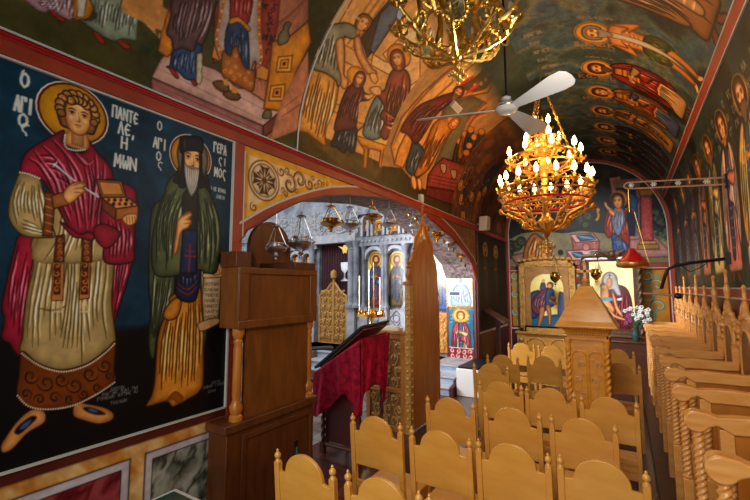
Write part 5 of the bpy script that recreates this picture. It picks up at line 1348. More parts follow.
# hand right (viewer left)
c.poly([(158,338),(168,318),(186,306),(206,304),(216,312),(208,320),(214,326),(206,334),(196,342),(186,352),(170,358)],SK,line=SKD,lw=1.4,inner=SKD,iw=4)
for P in ([(184,314),(200,308),(213,312)],[(186,322),(202,320),(214,323)],[(184,331),(198,331),(207,335)]): c.line(P,1.2,SKD,.9)
# box
c.poly([(240,298),(304,303),(316,343),(254,344)],(170,110,50),line=(50,24,10),lw=1.6,sm=False,inner=(110,62,26),iw=5); c.poly([(247,304),(299,308),(308,336),(258,337)],(196,136,70),line=(80,40,16),lw=1,sm=False)
c.poly([(254,344),(318,343),(346,364),(290,372)],(206,150,86),line=(50,24,10),lw=1.6,sm=False)
c.poly([(254,345),(290,372),(288,400),(256,372)],(112,60,26),line=(50,24,10),lw=1.4,sm=False); c.poly([(290,372),(346,364),(346,392),(289,401)],(176,110,50),line=(50,24,10),lw=1.4,sm=False,inner=(120,70,30),iw=5)
for r in range(2):
    for k in range(4): c.circ((272+15*k+12*r,350+10*r+0*k),4.6,(30,16,14) if (k+r)%2 else (120,24,24),n=10,setclip=False)
# hand left holding box
c.poly([(306,396),(320,386),(340,386),(342,398),(334,410),(318,412)],SK,line=SKD,lw=1.3)
for k in range(4): c.line([(316+7*k,390),(318+7*k,410)],1.2,SKD,.9)
# pearl collar, neck, head
hc=(190,150); c.o=(0,60,2.5)
fc0=hit(0+193/2.5,60+186/2.5,X=-2.645); fc1=hit(186/2.5,60+92/2.5,X=-2.645); hl=fc1[2]-fc0[2]
c.loc((fc0[1],fc0[2]),(hl*.95,0),(-.03*hl,hl)); c.poly([(-.28,-.35),(-.2,.1),(.2,.1),(.26,-.35)],SK,inner=SKD,iw=.08)
face(c,hair=(150,104,56),hd=(60,34,16))
r=random.Random(2)
for k in range(11):
    a=PI*(-.05+1.1*k/10); 
    for q in (0,1):
        x=(.44-.14*q)*math.cos(a); y=.62+(.46-.15*q)*math.sin(a)
        if y<.82 and q: continue
        c.circ((x,y),.115,(146,98,50),n=14,setclip=False,line=(56,30,14),lw=.02); c.line(spiral(x,y,.07,k,1.1,1,8),.022,(204,160,100),.9)
for q in (-1,1): c.circ((q*.40,.45),.1,(146,98,50),n=14,setclip=False,line=(56,30,14),lw=.02)
c.at(0,60,2.5); dots([(163,188),(161,206),(168,220),(190,226),(212,224)],15,2.4,(236,230,212))
# lettering
f=lambda px,py:(hit(px,py,X=-2.645)[1],hit(px,py,X=-2.645)[2])
def T(c,st,px,py,h,w,gp=None):
    o=f(px,py); c.loc((0,0),(1,0),(0,1)); c.text(st,o,h,w,gp if gp is not None else w*.35,WH,lw=h*.085,diry=(0,1))
T(P1,'O',20,86,.075,.032); P1.line([(f(21,74)[0],f(21,74)[1]),(f(24,70)[0],f(24,70)[1])],.005,WH)
T(P1,'AGI',14,110,.08,.019,.008); T(P1,'O',18,126,.07,.034); T(P1,'S',21,132,.05,.03)
T(P1,'PANTE',112,116.5,.072,.022,.010); T(P1,'LE,',118,133,.075,.028,.012); T(P1,'H',121,148,.072,.030); T(P1,'MWN',114,166,.078,.034,.012)
T(P2,'O',157,129.5,.06,.028); T(P2,'AGI',153,147,.07,.024,.008); T(P2,'O',156,160,.06,.028); T(P2,'S',157.5,168,.045,.03)
T(P2,'GERA',213.5,151.5,.075,.020,.010); T(P2,'SI',218.5,164,.055,.026,.014); T(P2,'MOS',214,176,.068,.026,.011)
T(P2,'O EK KEFAL',210,190,.030,.010,.004); T(P2,'LHNIA',216,198,.028,.012,.005)
for st,px,py in (('DWRON',110,391),('MARIAS KAI TWN',102,396),('GONEWN AYTHS KAI',97,401),('TEKNWN',110,405)): T(P1,st,px,py,.018,.011,.005)
for st,px,py in (('DWRON',211,384),('MNHMH GONEWN',203,389),('EYXH',208,393)): T(P2,st,px,py,.018,.011,.005)
# monk saint
c=P2; hc=hit(191,157.5,X=-2.645); c.loc((hc[1],hc[2]),(1,0),(0,1)); halo(c,(0,0),.158,gold=(206,146,30),ring=(84,14,12))
c.at(130,260,3.125)
OC=(200,136,52); OCD=(88,44,14); OCL=(238,196,120); GR=(92,100,66); GRD=(34,40,26); GRL=(160,166,128)
c.poly([(70,-160),(132,-160),(140,60),(134,122),(116,150),(104,196),(86,226),(76,304),(62,296),(58,240),(64,150),(58,60)],GR,line=(18,20,14),lw=2,inner=GRD,iw=10)
c.folds([(76,0),(66,150),(66,280)],[(128,0),(118,120),(80,250)],8,GRD,GRL,2.5,31)
c.poly([(210,-40),(284,-40),(274,10),(262,60),(236,260),(232,284),(226,270),(214,120)],GR,line=(18,20,14),lw=2,inner=GRD,iw=10); c.folds([(216,0),(228,260)],[(270,0),(236,200)],5,GRD,GRL,2.5,32)
c.poly([(130,110),(214,80),(226,180),(230,368),(216,412),(180,436),(150,452),(132,458),(112,442),(52,458),(66,424),(76,384),(82,300),(88,236),(104,186),(122,140)],OC,line=(54,26,10),lw=2,inner=OCD,iw=12)
c.folds([(128,130),(96,250),(84,420)],[(214,100),(222,240),(214,400)],13,OCD,OCL,2.8,33)
c.poly([(104,176),(112,150),(136,122),(158,116),(160,140),(148,178),(120,188)],OC,line=(54,26,10),lw=1.6,inner=OCD,iw=7)
c.poly([(112,442),(132,436),(150,448),(168,430),(140,410)],(150,88,30),inner=OCD,iw=8)
c.poly([(148,-40),(218,-40),(212,104),(184,132),(144,110),(146,40)],(36,44,74),line=(14,14,24),lw=2,inner=(14,18,34),iw=8); c.folds([(156,-30),(154,100)],[(208,-30),(204,100)],4,(14,18,30),(84,98,140),2.5,34)
for P in ([(148,72),(180,92),(212,64)],[(146,86),(182,108),(212,80)]): c.line(P,2,(140,52,40),.9)
# scroll
c.poly([(232,40),(284,48),(282,110),(274,200),(232,206),(226,120)],(206,180,142),line=(90,60,34),lw=1.6,sm=False,inner=(160,126,84),iw=6)
c.poly([(216,196),(270,180),(276,198),(226,222),(214,212)],(190,150,106),line=(80,50,28),lw=1.6); c.poly([(232,42),(296,34),(298,50),(236,56)],(206,170,126),line=(80,50,28),lw=1.5)
for k in range(7):
    x=234
    r=random.Random(k)
    for q in range(5):
        h=9; y=80+17*k; ch='TEKNAIOSMLG'[r.randrange(11)]
        for st_ in FONT[ch]: c.line([(x+a*7,y-b*h) for a,b in st_],1.0,(40,26,20),.9,taper=False,sm=False)
        x+=9
c.poly([(250,30),(262,12),(276,8),(288,24),(284,42),(262,46)],SK,line=SKD,lw=1.5)
for k in range(3): c.line([(262+8*k,26),(264+8*k,42)],1.2,SKD,.9)
c.at(130,110,3.125)
c.poly([(118,226),(146,200),(176,236),(188,270),(206,270),(218,226),(246,252),(272,322),(282,400),(272,500),(240,510),(212,500),(130,520),(76,510),(68,420),(88,310),(106,262)],GR,line=(18,20,14),lw=2,inner=GRD,iw=12)
c.folds([(118,240),(84,340),(80,500)],[(182,250),(150,340),(140,500)],10,GRD,GRL,3,35)
c.folds([(206,260),(216,370),(214,500)],[(250,270),(274,380),(262,500)],8,GRD,GRL,3,36)
c.poly([(164,262),(214,262),(212,380),(208,510),(158,510),(164,380)],(44,44,36),inner=(20,20,18),iw=8)
c.poly([(166,372),(212,376),(206,510),(156,510)],(40,52,86),line=(14,14,24),lw=1.6,inner=(18,22,40),iw=6,sm=False)
c.line([(188,420),(184,505)],2.4,(140,52,40),.95,taper=False); c.line([(172,455),(204,458)],2.2,(140,52,40),.95,taper=False); c.line([(176,440),(200,442)],1.8,(140,52,40),.95,taper=False)
c.poly([(146,372),(150,345),(168,326),(186,318),(194,328),(186,338),(192,350),(180,368),(160,382),(148,440),(136,446)],SK,line=SKD,lw=1.8,inner=SKD,iw=5)
for P in ([(166,332),(180,324),(192,322)],[(170,344),(184,340),(194,338)],[(168,356),(182,354),(194,356)]): c.line(P,1.6,SKD,.9)
# head with klobuk
c.poly([(160,86),(158,134),(150,182),(136,222),(156,232),(178,240),(206,240),(222,226),(252,256),(240,200),(228,150),(224,90)],(34,30,34),line=(10,10,12),lw=2,inner=(14,12,14),iw=8)
g0=hit(130+193/3.125,110+212/3.125,X=-2.645); g1=hit(130+190/3.125,110+98/3.125,X=-2.645); hl=(g1[2]-g0[2])
c.loc((g0[1],g0[2]),(hl*.9,0),(0,hl)); c.o=(c.o[0],c.o[1],c.o[2],c.o[3]); face(c,beard=(164,158,146),hair=(120,112,100),hd=(60,54,48))
c.at(130,110,3.125)
c.poly([(158,132),(158,88),(176,82),(206,82),(226,92),(226,134),(206,128),(178,128)],(38,34,40),line=(8,8,10),lw=2,inner=(16,14,18),iw=8)
c.line([(170,92),(172,124)],3,(90,84,92),.5)
for q in (-1,1):
    c.poly([(193+q*30,128),(193+q*33,190),(193+q*42,236),(193+q*20,240),(193+q*24,190),(193+q*24,132)],(34,30,34),inner=(12,10,12),iw=6,line=(8,8,10),lw=1.4)
for q in P1,P2: q.wear(.12,20); q.wear(.10,3,5)
# ---------------- marble dado
def dado(s0,s1,lab,col1,col2,fr):
    c=Cv('painted_marble_panel',s0,s1,.04,.93,.007,sf_L,(190,150,90),label=lab)
    n=fbm(c.S*9+c.T*7,c.T*5-c.S*3,11,5); k=np.clip((n-.35)/.3,0,1)[:,None]; c.col=C(214,182,126)*(1-k)+C(178,118,56)*k
    c.loc((0,0),(1,0),(0,1)); a,b=fr
    z0,z1=.12,.85
    c.poly([(a,z0),(b,z0),(b,z1),(a,z1)],(30,22,20),sm=False,var=0)
    e=.008; c.poly([(a+e,z0+e),(b-e,z0+e),(b-e,z1-e),(a+e,z1-e)],(186,178,180),sm=False)
    e=.05; c.poly([(a+e,z0+e),(b-e,z0+e),(b-e,z1-e),(a+e,z1-e)],(30,22,20),sm=False,var=0)
    e=.056; m=(c.S>a+e)&(c.S<b-e)&(c.T>z0+e)&(c.T<z1-e); 
    n=fbm(c.S*6+.6*fbm(c.S*8,c.T*8,3,3),c.T*5-c.S*4,21,5); u=np.abs(np.sin((n*9+ (c.S-c.T*.5)*7)));u=np.clip(u,0,1)[:,None]
    t=C(*col1)*(1-u)+C(*col2)*u; c.col[m]=t[m]; c.wear(.1,20); return c
dado(.30,1.43,'painted panel imitating red marble, low on the left wall under the curly-haired saint',(92,26,32),(146,70,72),(.36,1.385))
dado(1.43,2.064,'painted panel imitating grey-green veined marble, low on the left wall next to the arch',(56,58,46),(160,160,146),(1.47,2.0))
# ---------------- spandrel ornaments
def zup(y,L=ARU): return np.interp(y,[a for a,b in L],[b for a,b in L])
def ornament(c,seeds):
    for (x,y,r,a0,turns,d) in seeds:
        c.line(spiral(x,y,r,a0,turns,d,18),r*.19,(92,58,34),.95); c.line(spiral(x+r*.1,y+r*.06,r*.92,a0,turns,d,18),r*.05,(226,206,160),.8)
S1=Cv('spandrel_ornament',2.16,4.9,2.15,3.075,.0075,sf_L,(206,170,110),keep=lambda s,t:t>zup(s),label='gilt painted spandrel with cross medallion and scrolls above the left end of the arch')
n=fbm(S1.S*5,S1.T*5,9,4)[:,None]; S1.col=C(222,200,160)*(1-n)+C(208,170,112)*n
S1.loc((0,0),(1,0),(0,1))
bd=[(y,zup(y)+.0) for y in np.linspace(2.16,4.5,30)]
S1.line([(2.19,2.3),(2.19,3.04),(4.6,3.04)],.03,(208,150,36),.8,taper=False,sm=False); S1.line([(y,z+.04) for y,z in bd],.03,(208,150,36),.8,taper=False)
S1.at(235,130,4.54)
mc=hit(235+132/4.54,130+230/4.54,X=-2.645); S1.loc((mc[1],mc[2]),(1,0),(0,1))
R0=.165
S1.circ((0,0),R0*1.1,(86,56,34)); S1.circ((0,0),R0*1.03,(206,182,138)); S1.circ((0,0),R0*.9,(80,52,34)); S1.circ((0,0),R0*.86,(222,204,166),inner=(170,140,100),iw=.03)
for k in range(8):
    a=PI/4*k; L=R0*(.78 if k%2==0 else .62); w=.055 if k%2==0 else .03; ca,sa=math.cos(a),math.sin(a)
    S1.poly([(0,0),(L*ca-w*sa,L*sa+w*ca),(L*.9*ca,L*.9*sa),(L*ca+w*sa,L*sa-w*ca)],(92,62,42),sm=False,inner=(60,38,24),iw=.02)
    S1.line([(0,0),(L*.8*ca,L*.8*sa)],.006,(216,196,156))
S1.circ((0,0),.03,(92,62,42))
S1.loc((0,0),(1,0),(0,1)); r=random.Random(5); sd=[]
y0=mc[1]; 
for (y,z,rr) in [(2.26,2.98,.05),(2.38,3.0,.04),(2.5,2.99,.04),(2.62,2.96,.05),(2.24,2.86,.045),(2.23,2.72,.05),(2.24,2.58,.055),(2.3,2.45,.05),(2.42,2.50,.06),(2.55,2.55,.06),(2.68,2.62,.06),(2.8,2.78,.09),(2.78,2.94,.06),(2.92,2.9,.07),(2.93,2.72,.06),(3.02,2.82,.06),(3.1,2.92,.06),(3.12,2.78,.05),(3.24,2.88,.055),(3.24,2.98,.04),(3.36,2.92,.05),(3.38,2.99,.035),(3.5,2.95,.045),(3.62,2.99,.035),(3.66,2.93,.03),(3.78,2.98,.032),(3.9,3.0,.028),(4.02,3.02,.022)]:
    if z-rr<zup(y)+.02: z=zup(y)+rr+.03
    sd.append((y,z,rr,r.random()*6,1.3,r.choice((-1,1))))
sd=[]
for q_ in range(2800):
    y=2.2+2.2*r.random(); lo_=zup(y)+.015; hi_=3.02
    if hi_-lo_<.05: continue
    z=lo_+(hi_-lo_)*r.random(); rr=min((.10,.075,.05,.035)[q_//700]*(.85+.3*r.random()),(hi_-lo_)*.42)
    if z-rr<lo_-.005 or z+rr>hi_+.01 or y-rr<2.2: continue
    if math.hypot(y-mc[1],z-mc[2])<R0*1.13+rr: continue
    if any(math.hypot(y-a[0],z-a[1])<(rr+a[2])*.80 for a in sd): continue
    sd.append((y,z,rr,r.random()*6,1.3,r.choice((-1,1))))
ornament(S1,sd)
for k in range(0): 
    y=2.95+.1*k; z=.5*(zup(y)+3.02); S1.line([(y-.1,z),(y,z+.02),(y+.12,z+.01)],.018,(92,58,34),.9); S1.circ((y,z),.016,(216,190,140),setclip=False)
S1.wear(.12,14)
S2=Cv('spandrel_ornament',5.6,8.2,2.05,3.075,.014,sf_L,(120,92,56),keep=lambda s,t:t>zup(s),label='dim brown scrollwork spandrel above the right end of the arch')
n=fbm(S2.S*5,S2.T*5,9,4)[:,None]; S2.col=C(128,104,66)*(1-n)+C(150,110,64)*n; S2.loc((0,0),(1,0),(0,1)); sd=[]
for k in range(60):
    y=6.5+1.65*r.random(); z=zup(y)+.06+(2.98-zup(y))*r.random(); sd.append((y,z,.06+.06*r.random(),r.random()*6,1.3,r.choice((-1,1))))
ornament(S2,sd)
# ---------------- dark saints on the left wall beyond the arch
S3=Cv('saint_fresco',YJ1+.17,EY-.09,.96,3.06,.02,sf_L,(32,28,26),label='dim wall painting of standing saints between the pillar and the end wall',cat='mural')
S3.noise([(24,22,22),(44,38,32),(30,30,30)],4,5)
for k,y in enumerate((8.9,9.75)):
    S3.loc((y,1.55),(.17,0),(0,.17)); saint(S3,robe=(92,52,34),cloak=(84,70,44),beard=(90,70,50),seed=k+50)
for k in range(5): S3.line([(8.5,1.5-.1*k),(10.5,1.5-.1*k)],.012,(96,36,30),.8,taper=False)
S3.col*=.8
# ================================================================== VAULT
TP=VR*PI
# right half of vault : saints lying along the curve
T0,T1=VR*R_(23.6),VR*R_(97)
pal=[dict(robe=(120,80,56),cloak=(136,104,76),beard=(150,140,120),armor=False,under=(190,140,90)),
 dict(robe=(150,96,50),cloak=(170,120,70),beard=(150,140,120),under=(190,140,90)),
 dict(nude=True,beard=(150,140,124),hair=(150,140,124)),
 dict(armor=True,robe=(190,150,100),cloak=(160,60,46),beard=(90,60,34)),
 dict(armor=True,robe=(90,100,130),cloak=(190,120,60),beard=None),
 dict(robe=(210,150,70),cloak=(196,136,60),beard=(110,84,50),under=(120,80,50)),
 dict(robe=(70,44,40),cloak=(60,50,44),beard=(110,90,60)),
 dict(robe=(64,40,36),cloak=(70,46,36),beard=None),
 dict(robe=(60,44,36),cloak=(60,40,36),beard=(90,70,50))]
ys=[3.15,4.05,5.1,6.0,6.78,7.55,8.35,9.15,9.95]
lab=['brown-robed figures above the red cornice at the top right','robed saint partly out of frame','nearly bare hermit saint with leafy loincloth','warrior saint in gold armour and red cloak','warrior saint with ochre cloak beyond the red-cloaked one','saint in ochre robes','saint in dark robes, third from the end wall','small dim saint, second from the end wall','small dim saint nearest the end wall']
ed=[FY0+.2]+[(ys[i]+ys[i+1])/2 for i in range(8)]+[EY]
def vaultbg(c,dim=1):
    c.noise([(40,46,44),(78,92,84),(60,84,96),(104,106,84),(62,74,66)],1.6,31,1.0); c.wear(.25,14); c.wear(.2,45,9)
for k in range(9):
    ds=.0095 if k<4 else .012 if k<6 else .016
    c=Cv('vault_fresco',ed[k],ed[k+1],T0,T1,ds,sf_V,(50,60,56),label='vault painting of '+lab[k],cat='mural'); vaultbg(c)
    s=.235 if k>1 else .30
    tf=T0+.03; top=VR*R_(77 if k>=2 else 80); H=(top-tf); s=H/8.0 if k<2 else (VR*R_(66.5)-T0-.04)/6.95
    for (yy,kw) in ([(ys[k],pal[k])] if k>0 else [(2.55,pal[0]),(3.3,dict(robe=(150,60,40),cloak=(120,90,60),beard=None))]):
        c.loc((yy,tf+.03),(-s*1.12,0),(0,s)); halo(c,(0,6.95),1.08,gold=(230,170,72),ring=(96,50,24),white=(200,160,100))
        c.loc((yy,tf+.03),(-s*1.5,0),(0,s)); saint(c,seed=k*3+1,halo_=False,**kw)
    # inscriptions each side of halo
    if k>1:
        c.loc((0,0),(1,0),(0,1)); h=.055
        for q,(n,oy) in enumerate(((5,.33),(5,-.34))):
            scribble(c,(ys[k]+oy,tf+s*7.9),(0,-1),(1 if q==0 else 1,0),9,.045,(160,128,84),k*7+q)
        if k>1:
            for j in range(3): scribble(c,(ys[k]+.20+0*j,tf+s*8.5-j*.16),(0,-1),(1,0),2,.10,(150,112,78),k*9+j)
        c.loc((0,0),(1,0),(0,1))
        for j in range(7):
            yy=5.0+.22*j
            if ed[k]<yy<ed[k+1]: c.text(('HAGIA','TOY','XRISTOY','KAI','AGION','PATERON','AMHN')[j][:5],(yy,VR*R_(91.5)-.015*j),.075,.032,.012,(150,128,100),lw=.007,dirx=(0,-1),diry=(-1,0))
# left half of vault
LT0,LT1=VR*R_(97),VR*R_(180)
def LV(name,y0,y1,ds,lab): return Cv('vault_fresco',y0,y1,LT0,LT1-.0,ds,sf_V,(150,104,56),label=lab)
A=LV('a',FY0+.2,2.78,.0088,'vault painting of robed figures on a pink stone platform, left of the white cable')
B=LV('b',2.78,4.38,.0085,'vault painting of a tall bending figure presenting a child to a seated woman')
D=LV('c',4.38,6.9,.0105,'vault painting of a bowing man, curved golden buildings and a crowd behind the fan')
G=LV('d',6.9,EY,.016,'dim vault painting of crowds on the left side near the end wall')
def crown(c):   # dark sky near the crown
    m=np.clip((VR*R_(118)-c.T)/.25,0,1)[:,None]; n=fbm(c.S*1.6,c.T*1.6,31,5)[:,None]; k=C(40,48,44)*(1-n)+C(78,86,70)*n; c.col=c.col*(1-m)+k*m
GRN=[(44,44,22),(70,66,32),(56,54,26)]
# ---- scene B
c=B; n=fbm(c.S*2,c.T*2,41,4)[:,None]; c.col=C(206,156,96)*(1-n)+C(222,176,116)*n
c.at(290,0,2.777)
# architecture bands (perspective buildings) drawn as long slanting stripes
OR=(220,156,78); OD=(112,64,26); OL=(244,204,136)
c.poly([(20,300),(70,170),(150,40),(240,-60),(400,-60),(400,200),(300,500),(0,500)],(214,162,98),sm=False)
c.poly([(75,60),(130,-30),(190,-30),(110,110),(60,210),(40,180)],(206,160,100),sm=False,line=(110,60,30),lw=1.5)
for P in ([(20,265),(100,300),(190,340),(260,360)],[(30,240),(110,280),(200,318)],[(70,130),(150,170),(210,200)],[(90,90),(170,135),(230,170)]): c.line(P,2,(140,84,36),.8)
c.poly([(195,100),(250,30),(310,-40),(350,-40),(290,60),(240,130),(215,160)],(70,58,48),sm=False,line=(40,28,20),lw=1.5)
c.poly([(250,40),(320,-40),(345,-30),(285,70),(232,150),(222,138)],(104,112,122),sm=False,inner=(60,66,74),iw=6,line=(50,40,34),lw=1.5)
for P in ([(150,110),(240,-20)],[(162,120),(250,-5)],[(175,130),(262,5)]): c.line(P,3,(166,112,56),.9,taper=False)
c.poly([(230,150),(262,170),(330,190),(360,200),(340,230),(270,205),(225,180)],(232,192,134),sm=False,line=OD,lw=1.5)
c.poly([(258,150),(300,110),(340,130),(361,150),(361,260),(330,250)],(224,182,124),sm=False,line=OD,lw=1.5)
c.poly([(282,90),(310,60),(361,90),(361,130),(320,112)],(236,204,150),sm=False,line=OD,lw=1.5); c.line([(290,98),(350,130)],2,OD,.7)
c.poly([(312,290),(322,268),(334,270),(330,290),(318,306)],(50,36,26),line=OD,lw=1.5)
c.poly([(290,350),(300,260),(361,220),(400,240),(400,470),(300,470)],(226,178,112),sm=False,line=OD,lw=1.5)
for k in range(5): c.line([(330+14*k,500),(345+12*k,250)],2,(150,92,44),.8)
c.poly([(0,340),(20,352),(120,392),(180,420),(260,455),(400,480),(400,520),(0,520)],(84,72,36),sm=False)
n_=fbm(c.S*4,c.T*9,51,4)[:,None]; i=np.nonzero(c.clip>.5)[0]; c.col[i]=(C(58,48,24)*(1-n_[i])+C(122,100,50)*n_[i])
c.line([(160,40),(210,-10)],6,(206,150,86),.5)
# stool
YL=(226,160,62)
c.poly([(176,372),(206,348),(292,378),(276,400),(262,452),(258,468),(246,464),(252,420),(220,412),(214,470),(202,466),(206,414)],YL,line=OD,lw=2,sm=False,inner=(150,92,30),iw=8)
c.poly([(178,374),(206,350),(292,380),(266,404)],(244,192,104),line=OD,lw=1.6,sm=False)
for P in ([(196,404),(216,412),(212,470)],[(262,410),(252,466)]): c.line(P,2,OD,.8)
# tall figure: robe
c.poly([(62,186),(96,200),(132,222),(132,262),(122,306),(106,340),(98,372),(98,404),(72,388),(48,370),(18,358),(26,310),(38,262),(52,220)],(226,164,78),line=OD,lw=2,inner=(140,84,32),iw=10)
c.folds([(64,195),(42,270),(28,350)],[(126,225),(116,290),(92,390)],10,(128,74,28),(252,214,150),2.6,61)
c.poly([(86,104),(98,78),(128,66),(160,64),(184,78),(192,100),(172,108),(150,104),(146,140),(150,200),(136,240),(124,220),(96,202),(74,196),(56,186),(62,168),(80,150)],(150,146,122),line=(60,52,40),lw=2,inner=(88,82,64),iw=9)
c.folds([(92,100),(80,150),(66,186)],[(160,80),(148,150),(140,225)],8,(70,66,50),(216,212,190),2.6,62)
c.poly([(128,116),(148,108),(152,160),(150,206),(162,222),(156,246),(142,240),(140,212),(130,170)],SK,line=SKD,lw=1.8,inner=SKD,iw=5)
c.poly([(178,108),(194,104),(206,150),(226,186),(240,200),(236,212),(214,204),(196,178),(182,146)],SK,line=SKD,lw=1.8,inner=SKD,iw=5)
q=hit; 
def headat(c,px,py,h,ang,**k):
    c.loc((px,py),(h*math.cos(ang),h*math.sin(ang)),(h*math.sin(ang),-h*math.cos(ang)),sp='p'); face(c,**k)
def haloat(c,px,py,r,sq=.85,ang=0.9):
    ca,sa=math.cos(ang),math.sin(ang); c.loc((px,py),(r*ca,r*sa),(-r*sq*sa,r*sq*ca),sp='p'); halo(c,(0,0),1,gold=(228,158,66),ring=(110,50,24),white=(210,160,90))
headat(c,359,30,16,.55,hair=(150,100,56),look=1)
c.at(290,0,2.777)
for k in range(7): c.line([(150+6*k,22+4*k),(178+3*k,46+2*k)],2,(206,170,130),.8)
# small Mary
haloat(c,356.5,76,10.5)
c.at(290,0,2.777)
c.poly([(134,356),(182,350),(184,392),(176,426),(160,416),(148,424),(130,410),(114,404),(122,380)],(52,60,70),line=(20,20,26),lw=1.8,inner=(24,28,36),iw=7); c.folds([(136,360),(122,400)],[(178,356),(172,420)],6,(18,22,28),(130,144,156),2.3,63)
c.poly([(166,238),(184,228),(200,238),(206,256),(222,266),(218,278),(192,284),(188,312),(182,352),(160,360),(124,362),(134,310),(150,262)],(112,58,60),line=(40,16,20),lw=1.8,inner=(56,24,28),iw=8); c.folds([(168,245),(142,300),(130,355)],[(198,250),(186,300),(178,350)],7,(50,20,24),(184,124,120),2.3,64)
headat(c,358,84,11.5,.3,veil=(120,64,66)); c.at(290,0,2.777)
c.poly([(206,264),(222,262),(232,258),(230,270),(214,276)],SK,line=SKD,lw=1.4)
# seated woman
haloat(c,399,56,13)
c.at(290,0,2.777)
c.poly([(246,262),(268,290),(262,330),(258,372),(236,388),(206,378),(204,356),(222,300)],(126,144,146),line=(40,48,50),lw=1.8,inner=(70,84,88),iw=8); c.folds([(244,270),(216,340),(210,370)],[(264,290),(254,340),(246,376)],7,(56,68,72),(204,214,212),2.4,65)
c.poly([(284,196),(306,190),(326,200),(334,232),(326,280),(312,326),(296,352),(284,364),(266,388),(250,372),(262,340),(250,322),(262,296),(246,270),(240,256),(262,250),(270,226)],(152,76,62),line=(50,20,16),lw=2,inner=(76,32,24),iw=9)
c.folds([(290,200),(268,270),(262,350)],[(324,210),(318,290),(280,360)],9,(66,26,20),(216,150,120),2.6,66)
c.folds([(262,300),(290,320),(312,310)],[(262,350),(280,356),(300,344)],3,(66,26,20),(216,150,120),2.6,67)
headat(c,398.5,65.5,14.5,-.15,veil=(134,66,50),look=-1)
c.at(290,0,2.777)
c.poly([(240,240),(252,246),(252,262),(238,264),(226,256),(222,246)],SK,line=SKD,lw=1.4); c.poly([(222,206),(236,204),(244,220),(236,232),(226,222)],SK,line=SKD,lw=1.4)
crown(B)
# ---- scene A
c=A; n=fbm(c.S*1.8,c.T*3,43,5)[:,None]; c.col=C(38,42,24)*(1-n)+C(92,84,44)*n
c.at(0,0,4.54)
# building at right of figures
c.poly([(636,-20),(740,-20),(740,190),(700,150),(632,80)],(206,150,90),sm=False); c.poly([(632,20),(800,110),(800,170),(632,80)],(216,190,150),sm=False,line=(120,80,50),lw=2,inner=(170,130,90),iw=10)
c.poly([(632,-20),(800,60),(800,112),(632,22)],(210,140,60),sm=False,line=(120,70,30),lw=2)
# feet
for P in ([(222,48),(250,54),(290,78),(292,92),(280,98),(240,70)],[(420,142),(446,148),(478,188),(476,198),(462,200),(440,180)],[(524,176),(556,186),(592,210),(588,222),(570,222),(544,200)]): c.poly(P,(170,62,36),line=(70,20,12),lw=2,inner=(110,34,20),iw=8)
PK=(176,142,150)
c.poly([(120,-20),(350,-20),(336,78),(300,86),(230,48),(200,56),(150,30)],PK,line=(70,46,56),lw=2.4,inner=(106,78,88),iw=12); c.folds([(140,-15),(180,20),(210,50)],[(340,-15),(330,30),(320,80)],9,(90,62,74),(226,204,208),4,71)
c.poly([(344,-20),(430,-20),(412,70),(360,92),(332,70)],(206,140,52),line=(90,50,20),lw=2.4,inner=(140,84,30),iw=10); c.poly([(356,-20),(394,-20),(384,76),(348,78)],(210,206,190),sm=False,line=(120,80,30),lw=2)
GV=(146,158,136)
c.poly([(420,-20),(640,-20),(632,60),(620,176),(606,184),(560,176),(520,186),(486,176),(430,140),(400,118),(372,96),(362,86),(396,92),(424,86),(436,60)],GV,line=(48,56,44),lw=2.6,inner=(76,88,70),iw=14)
c.folds([(436,-15),(420,80),(410,116)],[(620,-15),(610,90),(606,176)],13,(66,76,60),(214,220,204),4.5,72)
for k in range(26):
    r=random.Random(k); x=630+r.random()*90; y=140+r.random()*110; c.circ((x,y),8+r.random()*8,(44,58,36) if k%2 else (60,70,40),n=10,setclip=False,a=.7)
c.at(140,0,3.33)
# building & platform
c.poly([(-60,-20),(20,-20),(100,40),(90,110),(-60,40)],(206,148,84),sm=False); 
c.poly([(340,-60),(560,-60),(560,60),(500,180),(470,330),(430,470),(410,460),(330,270),(380,120)],(184,124,96),sm=False,inner=(130,84,66),iw=14)
for k in range(7): c.line([(560-10*k,-20+12*k),(470-18*k,150),(440-12*k,300)],2,(110,66,50),.6)
c.poly([(38,258),(72,192),(94,176),(250,230),(470,372),(458,400),(408,420)],(206,170,156),line=(80,50,46),lw=2.4,sm=False,inner=(160,120,110),iw=10)
c.poly([(38,258),(410,420),(408,462),(340,440),(38,302)],(160,112,106),line=(70,40,38),lw=2.4,sm=False,inner=(120,78,74),iw=8); c.poly([(410,420),(466,372),(462,416),(410,462)],(112,66,60),line=(60,34,32),lw=2.4,sm=False)
c.line([(42,278),(408,440)],2,(110,66,62),.8)
for P in ([(90,190),(440,380)],[(60,226),(420,406)]): c.line(P,2,(166,128,118),.9)
# red cushion, blocks
c.poly([(240,-20),(310,-20),(290,200),(244,210),(246,60)],(150,72,60),sm=False,inner=(90,36,30),iw=10,line=(60,24,20),lw=2); c.poly([(246,150),(300,170),(290,220),(240,190)],(206,140,60),sm=False,line=(90,50,20),lw=2)
c.poly([(400,-20),(470,-20),(460,90),(420,250),(396,270),(400,120)],(160,68,56),sm=False,inner=(96,36,30),iw=8); c.poly([(390,210),(430,230),(424,270),(386,258)],(206,140,60),sm=False,line=(90,50,20),lw=2)
